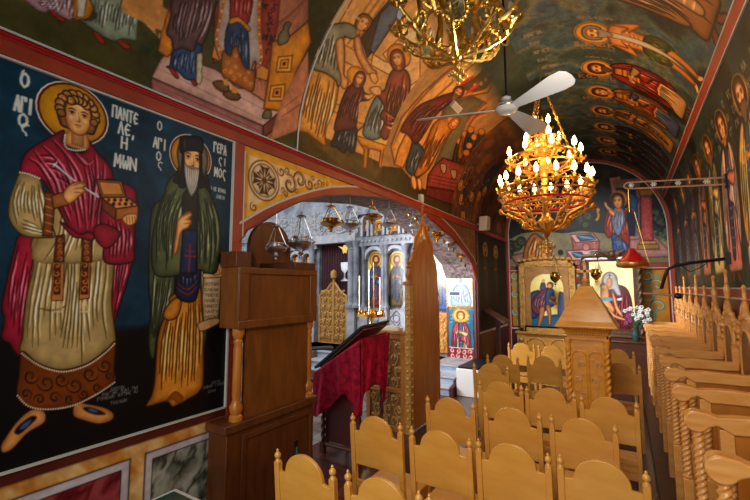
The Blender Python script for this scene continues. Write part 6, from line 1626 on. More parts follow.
# purple robed figure
c.poly([(110,-20),(190,-20),(208,90),(180,120),(90,190),(60,170),(72,110)],(210,138,48),sm=False,line=(96,56,20),lw=2,inner=(150,90,30),iw=8)
c.poly([(100,215),(112,160),(150,140),(200,140),(206,180),(200,230),(190,282),(176,270),(150,262),(128,240),(104,232),(88,222)],(58,84,120),line=(20,26,44),lw=2,inner=(26,38,64),iw=8); c.folds([(116,170),(104,225)],[(196,150),(186,272)],8,(22,32,56),(140,170,206),3,73)
c.poly([(190,180),(208,176),(206,262),(200,282),(188,276)],(196,180,150),line=(90,70,50),lw=1.5,sm=False)
c.poly([(120,-20),(250,-20),(240,60),(222,120),(206,150),(190,146),(176,170),(140,160),(112,166),(104,130),(88,110),(100,60)],(112,84,84),line=(40,26,28),lw=2.4,inner=(60,42,44),iw=12); c.folds([(126,-15),(104,80),(110,150)],[(240,-15),(226,70),(186,150)],10,(52,34,38),(176,148,148),3.4,74)
for P in ([(98,228),(112,232),(128,254),(124,262),(110,250)],[(170,264),(186,272),(190,284),(178,284)]): c.poly(P,(150,46,34),line=(60,16,12),lw=1.6)
# prince figure
c.poly([(276,-20),(400,-20),(396,60),(404,150),(410,200),(394,226),(380,206),(350,290),(300,270),(250,150),(262,60)],(192,180,170),line=(80,60,54),lw=2.4,inner=(120,104,98),iw=10)
for L in ([(282,-10),(268,60),(256,130),(276,200)],[(398,-10),(396,100),(404,190),(392,222)]): c.line(L,6,(206,130,56),.95,taper=False); 
for L in ([(282,-10),(268,60),(256,130),(276,200)],[(398,-10),(396,100),(404,190),(392,222)]):
    Q=smoothpts(L,False,7)
    for j,p in enumerate(Q): c.circ(p,2.6,((170,30,30),(60,80,140),(236,226,200))[j%3],n=7,setclip=False)
c.poly([(306,-20),(372,-20),(366,60),(352,80),(320,60),(300,70),(300,20)],(170,66,56),inner=(96,30,28),iw=8,line=(60,20,18),lw=2); c.folds([(312,-10),(306,60)],[(366,-10),(356,70)],4,(90,26,24),(226,130,110),2.4,75)
c.poly([(300,66),(320,60),(352,80),(362,130),(362,250),(340,256),(288,180),(284,120)],(52,78,116),line=(20,26,44),lw=2,inner=(24,36,62),iw=9); c.folds([(300,80),(296,180)],[(352,90),(352,240)],8,(20,30,52),(134,160,196),3,76)
c.poly([(276,170),(300,186),(310,160),(324,156),(334,190),(352,226),(380,232),(384,206),(378,300),(340,292),(300,270),(272,246)],(168,104,44),line=(70,36,14),lw=2,inner=(100,54,22),iw=7)
for (x,y) in ((292,210),(300,240),(320,220),(330,250),(352,262),(362,240),(312,262),(372,280),(284,236),(318,186)): c.line(spiral(x,y,8,x,1.2,1,9),1.6,(226,170,90),.9)
c.poly([(300,64),(330,58),(366,92),(360,104),(330,74),(302,80)],(206,140,56),line=(90,50,20),lw=1.5)
for P in ([(242,276),(270,268),(292,282),(296,300),(286,308),(262,300)],[(276,312),(300,302),(328,312),(334,326),(322,334),(296,330)]): c.poly(P,(120,88,56),line=(50,30,18),lw=2,inner=(70,46,28),iw=6)
c.poly([(276,266),(292,262),(294,284),(282,286)],(206,150,60),sm=False); c.poly([(304,286),(326,294),(322,312),(306,308)],(206,150,60),sm=False)
for k in range(26):
    r=random.Random(k+5); x=404+r.random()*44; y=r.random()*190; ch='GAIOSNTEPX'[r.randrange(10)]
    for st_ in FONT[ch]: c.line([(x+a*12,y-b*12) for a,b in st_],1.8,(40,30,34),.9,sm=False,taper=False)
# throne side with squares
c.poly([(440,140),(500,120),(560,70),(570,140),(520,240),(476,370),(412,362),(430,240)],(206,140,44),line=(90,52,16),lw=2.6,sm=False,inner=(150,90,26),iw=10)
for (x,y) in ((480,212),(456,308)):
    for s_,cl in ((30,(112,66,20)),(25,(220,160,64)),(17,(120,70,24)),(12,(206,140,50)),(6,(50,26,12))): c.poly([(x-s_*.7,y-s_*.8),(x+s_,y-s_),(x+s_*.8,y+s_),(x-s_,y+s_*1.0)],cl,sm=False,var=0)
for P in ([(462,150),(460,120),(474,100),(482,80),(496,72),(502,84),(494,100),(498,120),(490,140)],[(408,392),(414,370),(430,366),(438,376),(434,394)]): c.poly(P,(120,112,84),line=(50,44,30),lw=1.6,inner=(70,62,44),iw=4)
c.poly([(470,340),(520,240),(560,170),(560,420),(430,470)],(192,130,96),sm=False,inner=(150,100,76),iw=10); c.line([(470,390),(560,330)],2,(110,66,50),.8); c.line([(476,360),(560,296)],1.5,(110,66,50),.6)
crown(A)
# ---- scene D
c=D; n=fbm(c.S*1.8,c.T*2,45,5)[:,None]; c.col=C(156,120,76)*(1-n)+C(180,140,90)*n
c.at(380,60,2.78)
c.poly([(-40,290),(60,300),(100,345),(260,440),(400,500),(400,560),(-40,560)],(80,70,36),sm=False,inner=(56,48,26),iw=20)
# golden arch building
c.poly([(30,240),(60,160),(120,90),(200,20),(280,-60),(330,-30),(326,40),(300,90),(200,110),(140,200),(90,300),(40,290)],(228,178,108),sm=False,line=OD,lw=2,inner=(170,116,60),iw=12)
for k,P in enumerate(([(44,270),(90,170),(170,90),(250,20),(300,-20)],[(60,285),(104,190),(180,115),(250,60)],[(36,240),(80,150),(150,70),(230,0)])): c.line(P,2.4,(128,78,34),.85)
c.poly([(225,-20),(270,-40),(312,-20),(320,30),(296,76),(250,88),(226,66),(262,50),(286,24),(276,-6)],(96,78,52),sm=True,line=OD,lw=2)
for k in range(7): 
    a=-.9+2.4*k/6; c.circ((262+42*math.cos(a),26+44*math.sin(a)),5.5,(196,150,96),n=10,setclip=False)
for P in ([(222,70),(262,44)],[(236,96),(280,62)],[(214,20),(250,-6)]): c.line(P,4,(190,62,40),.95)
c.poly([(40,290),(50,250),(70,210),(92,190),(86,250),(64,300)],(206,144,70),sm=False,line=OD,lw=2)
c.poly([(170,120),(260,100),(300,120),(250,170),(220,250),(190,300),(150,290),(180,220)],(120,112,84),sm=False,inner=(70,62,46),iw=10)
for k in range(5): c.line([(300,110+10*k),(240+4*k,180),(206+8*k,290)],3,((180,84,54),(206,160,104),(96,84,64))[k%3],.8)
# greeting man (joachim-like) purple cloak
c.poly([(92,230),(112,236),(130,270),(122,300),(104,330),(84,318),(72,300),(80,264)],(78,88,98),line=(30,34,40),lw=1.8,inner=(44,50,58),iw=7); c.folds([(96,240),(78,300)],[(124,260),(106,322)],5,(36,42,50),(150,160,170),2.2,81)
c.poly([(150,108),(182,96),(206,92),(210,110),(180,130),(150,160),(126,200),(100,232),(76,206),(58,196),(78,160),(110,126)],(120,56,48),line=(46,18,16),lw=1.8,inner=(64,26,24),iw=8); c.folds([(150,112),(90,160),(66,196)],[(206,110),(150,160),(104,226)],8,(56,22,20),(190,116,100),2.4,82)
c.poly([(148,180),(190,160),(210,176),(190,210),(160,256),(136,300),(112,322),(96,318),(120,262)],(196,134,62),line=(84,46,18),lw=1.8,inner=(120,72,30),iw=8); c.folds([(150,186),(104,310)],[(200,184),(134,306)],8,(100,56,22),(240,196,128),2.4,83)
for P in ([(88,324),(98,326),(102,352),(96,360),(88,348)],[(104,330),(114,334),(116,356),(108,360)]): c.poly(P,SK,line=SKD,lw=1.4)
headat(c,455,97,11,.6,beard=(120,90,60)); haloat(c,453,121,6.5); headat(c,452,126,9,.7,veil=(196,120,60)); c.at(380,60,2.78)
# crowd
r=random.Random(8)
for (x,y) in ((222,226),(236,206),(252,194),(262,214),(248,238),(276,232),(240,258),(282,200),(266,252)):
    col=((132,54,40),(96,84,60),(178,120,56),(70,78,88))[r.randrange(4)]
    c.poly([(x-8,y+4),(x+8,y+2),(x+4,y+50),(x-14,y+70),(x-20,y+50)],col,line=dk(col,.35),lw=1.2,inner=dk(col),iw=5); c.folds([(x-6,y+8),(x-14,y+60)],[(x+6,y+8),(x,y+55)],3,dk(col,.35),lt(col,50),1.8,int(x))
    c.circ((x,y),9,(206,140,62),n=14,setclip=False,line=(100,50,24),lw=1); c.circ((x,y),4.8,(196,140,86),n=10,setclip=False)
# pink block bottom right
c.poly([(150,296),(176,272),(232,292),(246,330),(244,372),(130,352),(134,320)],(156,80,70),line=(70,30,28),lw=2,sm=False,inner=(110,50,44),iw=8); c.poly([(130,352),(246,372),(222,410),(126,376)],(112,52,50),line=(60,26,24),lw=2,sm=False)
for k in range(3): c.line([(136,318+10*k),(242,340+10*k)],1.6,(96,40,36),.8)
c.poly([(244,372),(300,376),(296,440),(232,420),(226,400)],(150,100,52),line=(70,44,20),lw=2,sm=False,inner=(100,64,30),iw=8)
for (x,y) in ((176,300),(205,316)): c.poly([(x-8,y-10),(x+8,y-8),(x+5,y+14),(x-4,y+12)],(170,140,110),line=(70,40,30),lw=1.4)
crown(D); D.loc((0,0),(1,0),(0,1))
# ---- scene G
G.noise([(70,46,34),(120,76,46),(92,66,50),(140,92,52)],2.2,61,1)
r=random.Random(4)
for k in range(20):
    y=7.1+r.random()*2.6; th=VR*R_(125+45*r.random()); col=((112,50,38),(96,80,50),(140,92,44),(60,64,70))[r.randrange(4)]
    G.loc((y,th),(.10,0),(0,.10)); saint(G,robe=col,cloak=lt(col,20),seed=k) if k%2 else None
G.col*=1.0; crown(G)
for q in (A,B,D,G): q.wear(.14,10); q.wear(.1,30,3)
# crown inscription near the fan (vertical text along the vault)
# ================================================================== RIGHT WALL SAINTS
RT1=3.22+VR*R_(20.0)
rp=[dict(robe=(200,130,86),cloak=(206,150,110),beard=None),dict(robe=(226,180,116),cloak=(196,140,76),beard=(120,90,60)),dict(robe=(206,110,96),cloak=(214,150,130),beard=None),dict(robe=(196,160,100),cloak=(140,130,86),beard=(120,100,70)),dict(robe=(170,100,70),cloak=(130,90,60),beard=None),dict(robe=(104,80,50),cloak=(70,50,40),beard=(90,70,50)),dict(robe=(84,56,40),cloak=(60,44,36),beard=None),dict(robe=(70,50,36),cloak=(60,44,36),beard=None)]
yr=[3.55,4.32,5.1,5.88,6.68,7.5,8.4,9.5]
rl=['partly cut by the right edge of the picture','with staff beside its halo, nearest fully visible on the right wall','in pink robes, second fully visible on the right wall','in olive and tan robes, third on the right wall','in brown robes behind the lamp bracket','in dim ochre robes, sixth along the right wall','very dim, second from the end wall on the right wall','very dim, nearest the end wall on the right wall']
er=[FY0+.2]+[(yr[i]+yr[i+1])/2 for i in range(7)]+[EY-.05]
for k in range(8):
    c=Cv('saint_fresco',er[k],er[k+1],1.895,RT1,.010 if k<3 else .016,sf_R,(34,40,34),label='tall painted saint '+rl[k],cat='mural')
    c.noise([(34,38,32),(58,66,56),(44,54,50)],2,71+k,1)
    s=(RT1-.12-1.98)/8.1
    c.loc((yr[k],2.0),(-s*1.3,0),(0,s)); q_={a:(tuple(min(255,int(v*1.4)) for v in b) if a in('robe','cloak') else b) for a,b in rp[k].items()}; saint(c,seed=90+k,hr=.74,**q_)
    c.loc((0,0),(1,0),(0,1))
    for q in (1,-1):
        for j in range(3): scribble(c,(yr[k]+q*.27+.04,RT1-.25-j*.14),(-1,0),(0,1),2,.06,(150,140,116),k*11+j+q)
    c.wear(.15,12)
# ================================================================== LUNETTE
def kl(s,t): return ((s-VX)**2+(np.maximum(t-VZ,0))**2<(VR-.09)**2)&(t>2.42)
c=Cv('lunette_fresco',LX+.09,RX-.09,2.42,4.95,.0125,sf_E(EY-.012),(36,40,40),keep=kl,label='lunette painting with angel, column and boxes of water above the framed icons')
c.noise([(26,28,30),(48,52,52),(34,40,44)],2,81,1)
c.at(495,155,3.817)
n=fbm(c.S*4,c.T*4,91,4)[:,None]
c.poly([(40,330),(100,300),(180,290),(260,300),(330,290),(420,300),(500,280),(620,290),(700,320),(700,480),(30,480)],(126,116,86),sm=False,inner=(84,80,60),iw=20)
i=np.nonzero(c.clip>.5)[0]; c.col[i]=C(104,100,78)*(1-n[i])+C(150,136,104)*n[i]
for (x,y,rr) in ((60,350,26),(85,345,22),(100,330,20),(330,250,24),(355,235,22),(345,265,18),(52,380,20)): 
    c.circ((x,y),rr,(62,70,52),n=14,setclip=False,inner=(34,40,30),iw=8); c.line(spiral(x,y,rr*.6,x,1.2,1,10),2,(110,116,90),.7)
# seated figure left
c.poly([(60,385),(120,370),(150,380),(150,470),(100,450)],(150,120,100),sm=False,line=(70,46,40),lw=2,inner=(110,80,70),iw=8); c.poly([(120,372),(210,380),(200,470),(150,470)],(132,96,84),sm=False,line=(70,46,40),lw=2)
c.poly([(150,300),(180,318),(210,350),(214,400),(190,430),(150,420),(112,400),(110,370),(122,330)],(178,120,60),line=(70,40,20),lw=2.4,inner=(110,66,30),iw=12); c.folds([(150,310),(124,360),(120,400)],[(170,320),(200,370),(190,420)],6,(96,54,24),(226,176,110),3,85)
c.poly([(186,320),(196,360),(200,410),(180,400),(178,350)],(196,140,80),line=(84,46,20),lw=1.6)
# boxes with water
def boxw(x0,y0,x1,y1,d):
    c.poly([(x0,y0),(x1-d,y0),(x1,y1-d*.9),(x0+d,y1-d*.9)],(196,150,146),sm=False,line=(84,50,50),lw=2)
def wbox(P,top,w):
    c.poly(P,(158,104,100),sm=False,line=(84,46,48),lw=2,inner=(120,76,76),iw=8); c.poly(top,(206,160,154),sm=False,line=(84,46,48),lw=2); 
    for q in w: c.poly(q,(62,110,136),sm=False,line=(40,40,60),lw=2,inner=(34,66,90),iw=6); c.line([q[0],q[2]],3,(140,184,200),.7)
wbox([(292,316),(376,300),(398,330),(398,362),(300,366)],[(286,304),(372,298),(398,328),(308,334)],[[(310,308),(368,304),(384,322),(326,328)]])
wbox([(274,368),(400,360),(430,400),(424,430),(280,430)],[(272,366),(392,360),(428,394),(300,402)],[[(292,372),(330,372),(344,390),(306,392)],[(364,370),(396,368),(414,386),(382,390)]])
c.circ((348,352),14,(170,124,114),n=12,line=(90,50,50),lw=1.5); c.circ((250,372),11,(40,34,30),n=12); c.circ((422,380),11,(40,34,30),n=12)
# angel
c.at(590,180,5.0)
c.poly([(96,-10),(150,-20),(170,40),(210,60),(246,60),(250,290),(390,350),(394,380),(216,386),(196,330),(150,290)],(150,118,116),sm=False,line=(70,44,44),lw=2)
c.poly([(110,0),(290,-10),(250,20),(244,280),(226,282),(220,50),(128,60)],(120,96,92),sm=False)
c.poly([(130,40),(230,36),(226,280),(150,280)],(28,44,66),sm=False,inner=(18,28,44),iw=10)
c.poly([(180,60),(240,90),(236,130),(240,240),(210,150)],(54,90,128),inner=(24,44,74),iw=8,line=(20,30,50),lw=1.5)
# steps & column
c.poly([(196,300),(330,286),(394,352),(392,384),(216,388),(200,350)],(170,128,122),sm=False,line=(84,50,50),lw=2,inner=(130,92,90),iw=8); c.line([(204,345),(392,352)],2.5,(110,70,70),.9,sm=False)
c.poly([(240,320),(340,318),(348,344),(236,348)],(150,116,70),sm=False,line=(70,44,24),lw=2); c.poly([(250,304),(328,302),(334,320),(246,322)],(170,132,80),sm=False,line=(70,44,24),lw=2)
c.poly([(252,80),(308,80),(318,304),(258,304)],(176,84,80),sm=False,line=(84,34,34),lw=2,inner=(110,48,48),iw=12)
r=random.Random(3)
for k in range(60): x=258+r.random()*50;y=90+r.random()*205; c.line([(x,y),(x+3,y+6)],1.6,(214,140,130),.6)
c.poly([(236,44),(330,44),(318,66),(308,80),(252,80),(246,62)],(160,120,70),sm=False,line=(70,44,24),lw=2,inner=(100,70,38),iw=8)
for k in range(34): x=320+r.random()*66; y=150+r.random()*150; c.circ((x,y),7+6*r.random(),(50,66,58) if k%2 else (84,98,84),n=9,setclip=False,a=.8)
haloat(c,619,199,8.2,sq=1,ang=0)
c.at(590,180,5.0)
c.poly([(96,250),(110,300),(116,350),(150,366),(186,362),(190,320),(150,270)],(58,92,140),line=(22,30,54),lw=2,inner=(30,48,84),iw=8); c.folds([(108,260),(120,350)],[(160,290),(180,356)],6,(26,40,70),(140,170,206),2.6,88)
c.poly([(106,150),(140,150),(180,150),(184,200),(196,262),(196,330),(160,300),(120,270),(96,290),(74,262),(72,212),(84,160)],(150,62,48),line=(60,20,18),lw=2,inner=(88,32,26),iw=10); c.folds([(96,160),(80,220),(86,280)],[(178,160),(184,230),(190,320)],9,(84,28,24),(214,130,104),2.8,89)
c.poly([(122,140),(160,140),(176,190),(166,240),(140,280),(112,230),(110,180)],(128,140,164),line=(44,50,70),lw=1.8,inner=(76,86,110),iw=8); c.folds([(124,150),(118,240)],[(158,150),(158,250)],6,(64,72,96),(206,212,226),2.4,90)
for P in ([(110,170),(90,150),(74,128),(72,114),(80,112),(90,132),(114,150)],[(120,180),(100,166),(92,150),(100,148),(122,162)]): c.poly(P,SK,line=SKD,lw=1.5)
headat(c,618.5,208,13.5,-.1,hair=(90,56,34),look=-1)
c.at(590,180,5.0)
for k in range(22): scribble(c,(-30+12*(k%11),-30+14*(k//11)),(1,0),(0,-1),1,9,(110,104,90),k)
c.poly([(30,150),(40,136),(52,150),(46,160),(50,180),(40,204),(24,200),(36,180)],(190,140,50),line=(70,46,16),lw=2)
c.line([(5,60),(0,90),(-8,120)],8,(160,100,60),.8)
c.poly([(-18,30),(6,20),(12,44),(4,60),(-14,56)],(206,150,70),line=(80,50,24),lw=1.5)
c.wear(.12,12)
# gold scroll panels on the end wall
def goldpanel(s0,s1,lab,seed):
    c=Cv('scroll_panel',s0,s1,.87,2.31,.011,sf_E(EY-.012),(176,126,48),label=lab,cat='mural')
    n=fbm(c.S*8,c.T*8,7,4)[:,None]; c.col=C(164,112,36)*(1-n)+C(196,146,64)*n; c.loc((0,0),(1,0),(0,1))
    w=s1-s0; r=random.Random(seed)
    c.line([(s0+.02,.89),(s1-.02,.89),(s1-.02,2.29),(s0+.02,2.29),(s0+.02,.89)],.018,(120,30,24),.9,taper=False,sm=False)
    for k in range(6):
        y=1.02+.23*k; cx_=s0+w*(.33 if k%2 else .62); d=1 if k%2 else -1
        c.line(spiral(cx_,y,min(.17,w*.3),PI/2 if d>0 else -PI/2,1.4,d,20),.024,(96,130,118),.95); c.line(spiral(cx_,y,min(.16,w*.28),PI/2 if d>0 else -PI/2,1.3,d,20),.009,(196,214,196),.8)
        for q in range(3): a=r.random()*6; c.line([(cx_+.15*math.cos(a),y+.15*math.sin(a)),(cx_+.2*math.cos(a+.3),y+.2*math.sin(a+.3)),(cx_+.17*math.cos(a+.6),y+.17*math.sin(a+.6))],.018,(120,150,130),.9)
goldpanel(LX+.1,-2.2,'gold wall panel with green scrollwork left of the left framed icon',1)
goldpanel(.22,RX-.1,'gold wall panel with green scrollwork right of the large dark-framed icon',2)
goldpanel(-1.0+.0,-.93,'narrow gold wall strip between the two framed icons',3)
# ================================================================== ICONS
def icon_canvas(name,parent,x0,x1,z0,z1,Y,ds,bg,keep=None):
    return Cv(name,x0,x1,z0,z1,ds,sf_E(Y),bg,parent=parent,mat=im,keep=keep)
# left: figure carrying a child through water
(x0,z1),(x1,z0)=I1; Y=Y1-.008
ra=(x1-x0)/2; zs_=z1-ra*.8
k_=lambda s,t:(t<zs_)|(((s-(x0+x1)/2)/ra)**2+((t-zs_)/(ra*.8))**2<1)
c=icon_canvas('icon_panel',KT1,x0,x1,z0,z1,Y,.009,(226,200,130),keep=k_); c.noise([(238,206,120),(252,234,170)],3,5,1)
c.at(510,250,5.0)
c.poly([(60,330),(110,318),(170,330),(230,322),(300,328),(300,400),(60,400)],(46,98,124),sm=True,inner=(24,60,84),iw=10)
for k in range(5): c.line([(90+10*k,340+10*k),(180,336+10*k),(280,345+8*k)],1.6,(120,166,184),.7)
c.poly([(90,240),(104,216),(124,206),(150,210),(150,300),(128,340),(90,330)],(66,76,110),line=(30,34,60),lw=2,inner=(36,42,70),iw=8)
c.poly([(240,330),(244,220),(256,208),(276,230),(280,330)],(84,96,124),inner=(50,60,86),iw=8)
c.poly([(150,206),(180,190),(206,196),(216,230),(206,262),(180,300),(150,320),(124,318),(108,290),(112,250)],(126,74,86),line=(50,26,36),lw=2,inner=(70,38,50),iw=10); c.folds([(150,215),(118,260),(130,315)],[(206,210),(190,270),(160,310)],7,(60,32,44),(186,140,150),2.6,91)
c.poly([(184,200),(214,196),(222,230),(224,270),(190,290),(176,260)],(70,96,130),line=(30,40,60),lw=1.6,inner=(40,56,84),iw=7)
for P in ([(150,290),(172,286),(168,330),(148,382),(138,378),(146,330)],[(180,280),(198,278),(206,320),(204,370),(192,372),(190,325)]): c.poly(P,(190,140,96),line=(96,56,30),lw=1.6,inner=(130,80,46),iw=5)
c.circ((201,176),17,(96,60,36),n=16); c.circ((198,180),11,(206,156,110),n=14)
c.poly([(150,200),(154,168),(164,160),(176,166),(178,200)],(90,84,104),inner=(54,50,70),iw=6); c.circ((166,154),9,(206,156,110),n=12)
c.poly([(206,230),(232,236),(230,246),(206,244)],(190,140,96)); c.poly([(200,246),(236,266),(230,274),(200,262)],(190,140,96))
c.line([(214,192),(228,250),(244,326)],1.6,(90,60,40),.95,taper=False); c.wear(.06,20)
# right: mother and child
(x0,z1),(x1,z0)=I2; Y=Y2-.018
c=icon_canvas('icon_panel',KT2,x0,x1,z0,z1,Y,.009,(222,200,140)); c.noise([(232,206,136),(250,232,170)],3,6,1)
c.at(570,240,4.545)
c.poly([(138,400),(142,300),(150,240),(170,225),(210,205),(250,215),(272,250),(282,300),(284,400)],(96,34,44),line=(44,12,20),lw=2.4,inner=(56,18,26),iw=10); c.folds([(200,220),(180,300),(170,400)],[(262,250),(272,320),(276,400)],8,(50,14,22),(150,80,84),3,95)
c.circ((180,182),36,(206,170,90),n=24,line=(120,90,50),lw=1.6)
c.poly([(150,210),(152,170),(170,148),(196,150),(212,176),(222,214),(232,250),(214,250),(196,226),(170,226)],(176,176,176),inner=(110,110,116),iw=8,line=(80,80,86),lw=2)
c.poly([(166,180),(178,170),(192,178),(192,206),(178,218),(166,206)],(190,140,96),inner=(120,76,44),iw=6)
c.line([(180,152),(180,172)],2.5,(60,56,60),.9); c.line([(172,160),(190,162)],2,(60,56,60),.9)
c.poly([(140,230),(150,206),(170,214),(176,240),(180,276),(200,310),(196,330),(170,340),(146,320)],(206,150,100),line=(110,66,36),lw=2,inner=(140,90,54),iw=8)
c.circ((150,210),15,(110,80,50),n=14); c.circ((155,214),10,(206,156,110),n=12)
c.poly([(142,262),(190,262),(196,276),(144,276)],(90,130,150)); 
for P in ([(150,300),(176,310),(206,340),(246,356),(250,366),(200,352),(160,330)],[(190,232),(206,262),(216,300),(240,342),(232,346),(206,312)]): c.poly(P,(190,140,100),line=(96,56,36),lw=1.5)
c.poly([(214,268),(236,262),(232,274),(216,274)],(220,214,200)); c.line([(140,330),(150,380)],3,(60,26,34),.7)
c.wear(.06,20)
# iconostasis icons
def figicon(px0,px1,py0,py1,seed,arch=True,ds=.02,bg=(226,196,110),low=(60,90,60),**k):
    a=ip(px0,py1); b=ip(px1,py0); x0,z0=a; x1,z1=b; r=(x1-x0)/2; zs=z1-r
    kk=(lambda s,t:(t<zs)|((s-(x0+x1)/2)**2+(t-zs)**2<r*r)) if arch else None
    c=Cv('icon_panel',x0,x1,z0,z1,ds,sf_E(IY+.06),bg,parent=ICO,mat=im,keep=kk); c.noise([bg,lt(bg,20)],3,seed,1)
    c.loc((0,0),(1,0),(0,1)); 
    if z1-z0>.8: c.poly([(x0,z0),(x1,z0),(x1,z0+(z1-z0)*.22),(x0,z0+(z1-z0)*.22)],low,sm=False)
    s=(z1-z0)*.96/8.1 if z1-z0>.8 else (z1-z0)/3.2
    base=z0+.12*s if z1-z0>.8 else z0-5.2*s
    c.loc(((x0+x1)/2,base),(s*1.05,0),(0,s)); saint(c,seed=seed,**k); return c
ICO=[o for o in bpy.data.objects if o.name=='iconostasis'][0]
figicon(366.5,383,250,308,1,robe=(134,50,56),cloak=(48,88,150),beard=(100,60,34))
figicon(387,405,250,308,2,robe=(110,90,60),cloak=(92,90,100),beard=(90,60,40))
figicon(303,311,250,308,3,robe=(120,60,60),cloak=(60,80,120)); figicon(291,300,250,308,4,robe=(120,60,60),cloak=(120,90,60))
for k,(x0,x1) in enumerate(((361,369),(371,385),(387,401),(403,412))): figicon(x0+1,x1-1,218,235.5,10+k,robe=((60,50,40),(150,60,50),(170,120,90),(90,80,120))[k],cloak=((70,60,50),(190,170,140),(150,60,50),(160,100,60))[k])
figicon(322,340,212,230,20,arch=False,bg=(60,110,70),robe=(150,60,50),cloak=(190,140,70))
figicon(430,449,250,312,30,arch=False,robe=(60,90,150),cloak=(150,110,70))
# pillar face icons (inside of the right jamb)
PI_Y=YJ1-.012
def jc(px0,py0,px1,py1,Y=PI_Y):
    a=hit(px0,py1,Y=Y); b=hit(px1,py0,Y=Y); return a[0],b[0],a[2],b[2]
x0,x1,z0,z1=jc(448.5,272,472,305.5)
t=thing('metal_covered_icon','framed icon with a silvery embossed figure, upper on the pillar face',"icon",((x0+x1)/2,PI_Y,z0))
MB().box((x0-.04,PI_Y-.01,z0-.04),(x1+.02,PI_Y+.02,z1+.04)).build('frame',M['brass'],t,bevel=.005)
c=Cv('icon_panel',x0,x1,z0,z1,.012,sf_E(PI_Y-.014),(226,216,184),parent=t,mat=im); c.noise([(206,206,196),(236,226,186)],4,3,1)
c.loc((0,0),(1,0),(0,1)); m_=(x0+x1)/2+.02; h=z1-z0
c.poly([(m_-.2,z0),(m_-.2,z0+h*.4),(m_-.08,z0+h*.62),(m_+.08,z0+h*.62),(m_+.18,z0+h*.45),(m_+.2,z0)],(150,164,180),inner=(100,116,136),iw=.04,line=(80,90,104),lw=.008)
c.folds([(m_-.16,z0+h*.5),(m_-.18,z0+.02)],[(m_+.14,z0+h*.5),(m_+.18,z0+.02)],8,(90,104,124),(226,232,236),.012,3)
c.poly([(m_-.26,z0+h*.30),(m_-.02,z0+h*.3),(m_-.02,z0+h*.42),(m_-.26,z0+h*.42)],(60,66,80),sm=False,line=(190,196,200),lw=.008)
c.circ((m_,z0+h*.74),.10,(214,206,176),line=(140,130,100),lw=.008); c.circ((m_,z0+h*.74),.055,(130,136,146))
x0,x1,z0,z1=jc(449.5,310,473,358.5)
c=Cv('saint_fresco',x0,x1,z0,z1,.010,sf_E(PI_Y-.006),(34,96,116),label='small painting of a pink-cloaked saint on turquoise, lower on the pillar face')
c.noise([(26,84,104),(44,112,128)],4,3,1); c.loc((0,0),(1,0),(0,1)); h=z1-z0; w=x1-x0
c.poly([(x0,z0),(x1,z0),(x1,z0+h*.235),(x0,z0+h*.235)],(116,26,34),sm=False)
for k in range(4): 
    for j in range(2): c.line(spiral(x0+w*(.14+.24*k),z0+h*(.07+.10*j),w*.1,k+j,1.2,1 if (k+j)%2 else -1,12),.011,(206,190,180),.95)
c.line([(x0,z0+h*.235),(x1,z0+h*.235)],.008,(214,200,180),1,taper=False)
kp=c.clip.copy()
s=h*.73/5.2; base=(x0+w*.5,z0+h*.24-2.4*s)
c2T=c.T.copy(); col0=c.col.copy(); m_=(c.T<z0+h*.24)
c.loc(base,(s*1.15,0),(0,s)); saint(c,robe=(206,180,130),cloak=(176,70,90),hair=(130,80,40),seed=4); c.col[m_]=col0[m_]
c.loc((0,0),(1,0),(0,1)); 
for q,px in ((0,x0+.04),(1,x1-.12)):
    for j in range(3): scribble(c,(px,z1-.14-j*.07),(1,0),(0,1),2,.03,(220,220,206),j+q*5)
# outlines around the jamb face
struct(MB().box((-3.30,PI_Y-.0,.42),(-3.26,PI_Y+.01,2.3)).box((-2.70,PI_Y-.0,.42),(-2.66,PI_Y+.01,2.3)).build('trim_22',M['darkred'],smooth=0))
tot=0
for q in CAN: q.finish(); tot+=len(q.S)
print('canvas verts',tot,len(CAN))
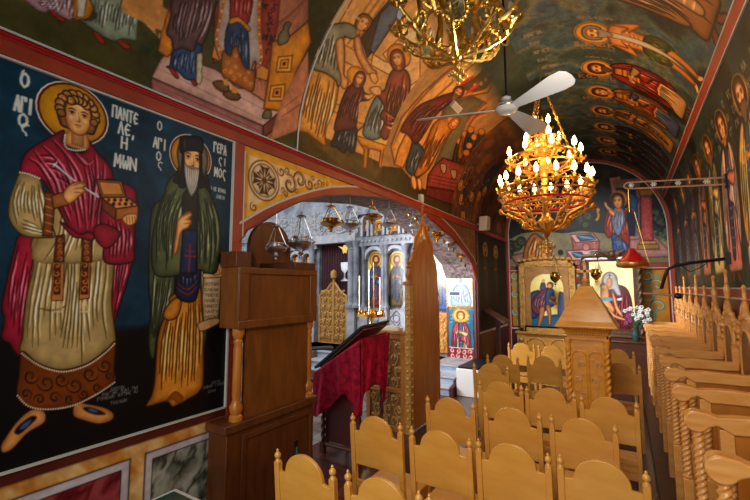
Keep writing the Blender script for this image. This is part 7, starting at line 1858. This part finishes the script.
# ================================================================== LIGHT
def area(name,loc,rot,size,power,col,sy=None,spread=None):
    d=bpy.data.lights.new(name,'AREA'); d.energy=power; d.color=col; d.size=size
    if sy: d.shape='RECTANGLE'; d.size_y=sy
    if spread: d.spread=spread
    o=bpy.data.objects.new(name,d); COL.objects.link(o); o.location=loc; o.rotation_euler=rot; return o
def pnt(name,loc,power,col,r=.05):
    d=bpy.data.lights.new(name,'POINT'); d.energy=power; d.color=col; d.shadow_soft_size=r
    o=bpy.data.objects.new(name,d); COL.objects.link(o); o.location=loc; return o
W=bpy.data.worlds.new('world'); SC.world=W; W.use_nodes=True
bg=W.node_tree.nodes['Background']; bg.inputs[0].default_value=(.80,.88,1,1); bg.inputs[1].default_value=.55
# bulbs of the lit chandelier: a few of its bulbs carry the light
sel=LT[0:18:3]+LT[18:28:3]+LT[28:34:3]+LT[34:]
for i,p in enumerate(sel): pnt('bulb_light',p,13,(1,.86,.68),.03)
# daylight: doorway behind the viewer, windows of the main church
area('door_daylight',(-.7,-1.5,3.0),(R_(60),0,R_(-6)),2.0,46,(1,.94,.86),2.2,spread=R_(120))
area('church_daylight_and_fill',(-6.5,4.2,6.0),(R_(28),0,0),5,210,(.94,.96,1),3)
area('church_side_daylight',(-10.5,4.5,3.0),(R_(78),0,R_(-78)),3.5,45,(.95,.97,1),3)
# added fill lights without fixtures, for the end wall, aisle and vault
def aim(o,tgt):
    o.rotation_euler=(Vector(tgt)-o.location).to_track_quat('-Z','Y').to_euler()
aim(area('church_daylight_and_fill',(-5.6,4.6,2.7),(0,0,0),1.6,105,(.95,.95,1),1.4,spread=R_(75)),(-.4,10.0,1.5))  # added fill sent through the arch to brighten the dark end wall
aim(area('end_wall_fill_light',(-.87,7.4,4.5),(0,0,0),.5,32,(.96,.97,1),.5,spread=R_(80)),(-.8,10.7,1.4))  # added fill on the end icons, no fixture stands for it
pnt('aisle_fill_light',(-.35,2.9,3.15),40,(1,.9,.78),.2)  # added fill, no lamp hangs here; lifts the aisle and vault scenes
SC.view_settings.view_transform='Standard'; SC.view_settings.look='None'; SC.view_settings.gamma=1; SC.view_settings.use_curve_mapping=False
SC.view_settings.exposure=.12
